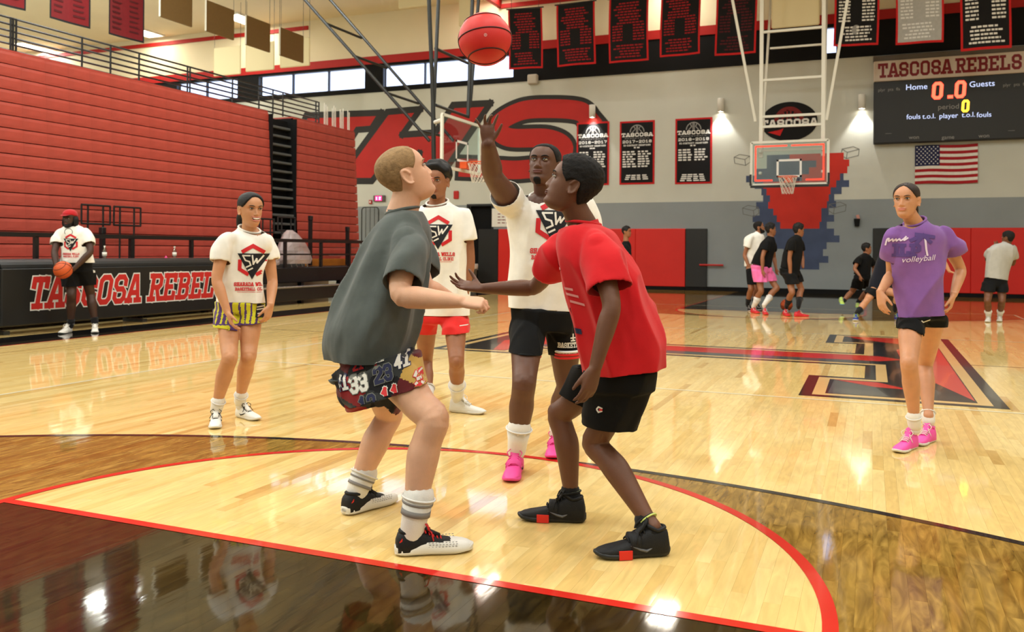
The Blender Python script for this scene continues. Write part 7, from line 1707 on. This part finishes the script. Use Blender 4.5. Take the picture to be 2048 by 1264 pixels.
far('small boy in black running past the right black wall pad', 24, s_brown, 18.0, [(1708, 550, 1741, 550, .12), (1711, 530, 1742, 530, .12), (1712, 517, 1743, 517, .11), (1719, 511, 1741, 511, .09), (1726, 507, 1738, 507, .055)], (1733, 498, 18.0, 78, 0, 0, .22),
    {'R': ((1717, 520, 17.9), (1709, 538, -1), (1720, 552, -1), hr()), 'L': ((1740, 520, 18.1), (1748, 536, 1), (1746, 552, -1), None)}, {'R': ((1717, 558, 17.9), (1704, 583), (1685, 604, 18.1)), 'L': ((1733, 558, 18.1), (1738, 580), (1716, 604, 18.6))},
    f_black, f_black, ([(1708, 560, 1738, 560, .12), (1709, 548, 1741, 548, .12), (1711, 543, 1740, 543, .11)], [[(1708, 556, 1728, 558, .11, -.04), (1704, 568, 1726, 572, .11, -.04), (1703, 576, 1724, 581, .10, -.03)], [(1718, 556, 1742, 556, .11, .08), (1720, 568, 1742, 568, .11, .08), (1722, 577, 1742, 577, .10, .08)]]), [(1668, 604, 1678, 622, .16, .01), (1702, 602, 1712, 616, .12, .01)], S=.84, shoes=dict(upper=r_lime, sole=r_skyb, lace=r_white), socks=k_black, sock_h=.06)
far('player in dark clothes crouching low behind the girl in purple', 25, s_tan, 15.6, [(1737, 574, 1778, 588, .13), (1746, 545, 1790, 555, .13), (1757, 515, 1800, 524, .13), (1768, 494, 1806, 502, .11), (1782, 484, 1804, 488, .06)], (1803, 478, 15.6, 85, -5, 0, .225),
    {'R': ((1778, 505, 15.45), (1790, 535, -1), (1812, 548, -1), hr()), 'L': ((1800, 508, 15.75), (1822, 520, 1), (1840, 530, 1), hr())}, {'R': ((1748, 580, 15.56), (1733, 602), (1713, 628, 15.3)), 'L': ((1765, 582, 15.7), (1796, 588), (1790, 618, 15.4))},
    fabric('dark_navy_tee', (22, 24, 36)), f_black, ([(1738, 586, 1776, 592, .13), (1735, 574, 1778, 584, .13), (1740, 566, 1780, 574, .12)], [[(1734, 574, 1764, 586, .12, -.04), (1732, 580, 1758, 594, .11, -.04), (1730, 584, 1750, 597, .10, -.04)], [(1752, 572, 1782, 590, .12, .06), (1766, 574, 1790, 596, .11, .06), (1774, 577, 1795, 598, .10, .05)]]), [(1716, 636, 1705, 645), (1778, 632, 1800, 638)], shoes=dict(upper=r_blue, sole=r_offw, lace=r_lime), socks=k_black, sock_h=.10, S=.95)
far('pale-sleeved player mostly hidden behind the girl in purple, arm stretched right', 26, s_tan, 15.2, [(1835, 562, 1872, 562, .12), (1834, 530, 1874, 530, .12), (1834, 500, 1876, 500, .12), (1838, 490, 1874, 490, .09), (1848, 484, 1864, 484, .055)], (1856, 474, 15.2, -80, 0, 0, .215),
    {'L': ((1874, 502, 15.2), (1886, 520, -1), (1899, 543, -1), relax((.9, -.2, 0), (0, -1, 0), (0, 0, -1))), 'R': ((1838, 504, 15.25), (1830, 530, 1), (1828, 555, -1), None)}, {'L': ((1860, 568, 15.2), (1858, 602), (1856, 634, 15.1)), 'R': ((1846, 568, 15.2), (1840, 600), (1838, 632, 15.2))},
    f_lgrey, f_black, ([(1838, 575, 1870, 575, .12), (1836, 562, 1871, 562, .12), (1837, 556, 1870, 556, .11)], [[(1836, 572, 1854, 572, .11), (1836, 585, 1853, 585, .11), (1836, 596, 1852, 596, .10)], [(1852, 572, 1872, 572, .11), (1853, 585, 1871, 585, .11), (1854, 596, 1870, 596, .10)]]), [(1862, 640, 1846, 644), (1846, 640, 1830, 642)], S=.9)
far('player in a light grey t-shirt seen from behind at the right edge', 27, s_mid, 15.2, [(1970, 556, 2014, 560, .13), (1972, 530, 2020, 532, .13), (1974, 508, 2032, 510, .13), (1978, 496, 2034, 498, .12), (1990, 489, 2030, 491, .10), (2004, 485, 2022, 487, .06)], (2016, 476, 15.18, -150, 0, 0, .235),
    {'L': ((1980, 502, 15.2), (1974, 520, 1), (1990, 492, 1), relax((.6, .5, .3), (0, 0, 1), (0, 1, 0))), 'R': ((2028, 502, 15.2), (2026, 528, 1), (2008, 520, 1), None)}, {'L': ((1980, 565, 15.2), (1975, 602), (1977, 632, 15.2)), 'R': ((2003, 566, 15.2), (2004, 602), (2000, 630, 15.35))},
    f_lgrey, f_black, ([(1968, 572, 2012, 576, .13), (1971, 556, 2014, 560, .13), (1973, 548, 2014, 550, .12)], [[(1966, 564, 1991, 568, .12), (1965, 576, 1989, 578, .12), (1964, 582, 1987, 585, .115)], [(1988, 568, 2015, 568, .12), (1991, 577, 2014, 578, .12), (1993, 584, 2012, 585, .115)]]), [(1982, 640, 1970, 648), (2002, 636, 1996, 645)], hair=h_fine, curl=.1, top=.02, sock_h=.12)
far('boy in a black t-shirt standing before the left red wall pad', 28, s_brown, 18.3, [(1239, 546, 1262, 546, .12), (1240, 520, 1262, 520, .12), (1240, 497, 1263, 497, .115), (1243, 487, 1261, 487, .09), (1247, 482, 1257, 482, .055)], (1253, 464, 18.3, 62, 0, 0, .225),
    {'R': ((1252, 496, 18.2), (1259, 524, -1), (1264, 543, -1), hr()), 'L': ((1246, 496, 18.4), (1242, 522, 1), (1240, 545, -1), None)}, {'R': ((1254, 550, 18.25), (1254, 588), (1252, 622, 18.2)), 'L': ((1247, 550, 18.4), (1246, 588), (1243, 620, 18.4))},
    f_black, f_black, ([(1240, 560, 1262, 560, .12), (1240, 546, 1262, 546, .12), (1241, 540, 1261, 540, .11)], [[(1246, 555, 1262, 556, .11, -.03), (1246, 570, 1262, 570, .11, -.03), (1247, 582, 1262, 582, .10, -.03)], [(1239, 555, 1255, 556, .11, .08), (1239, 570, 1255, 570, .11, .08), (1239, 582, 1254, 582, .10, .08)]]), [(1248, 621, 1262, 624), (1240, 619, 1254, 622)], curl=.3, top=.06, S=.92)
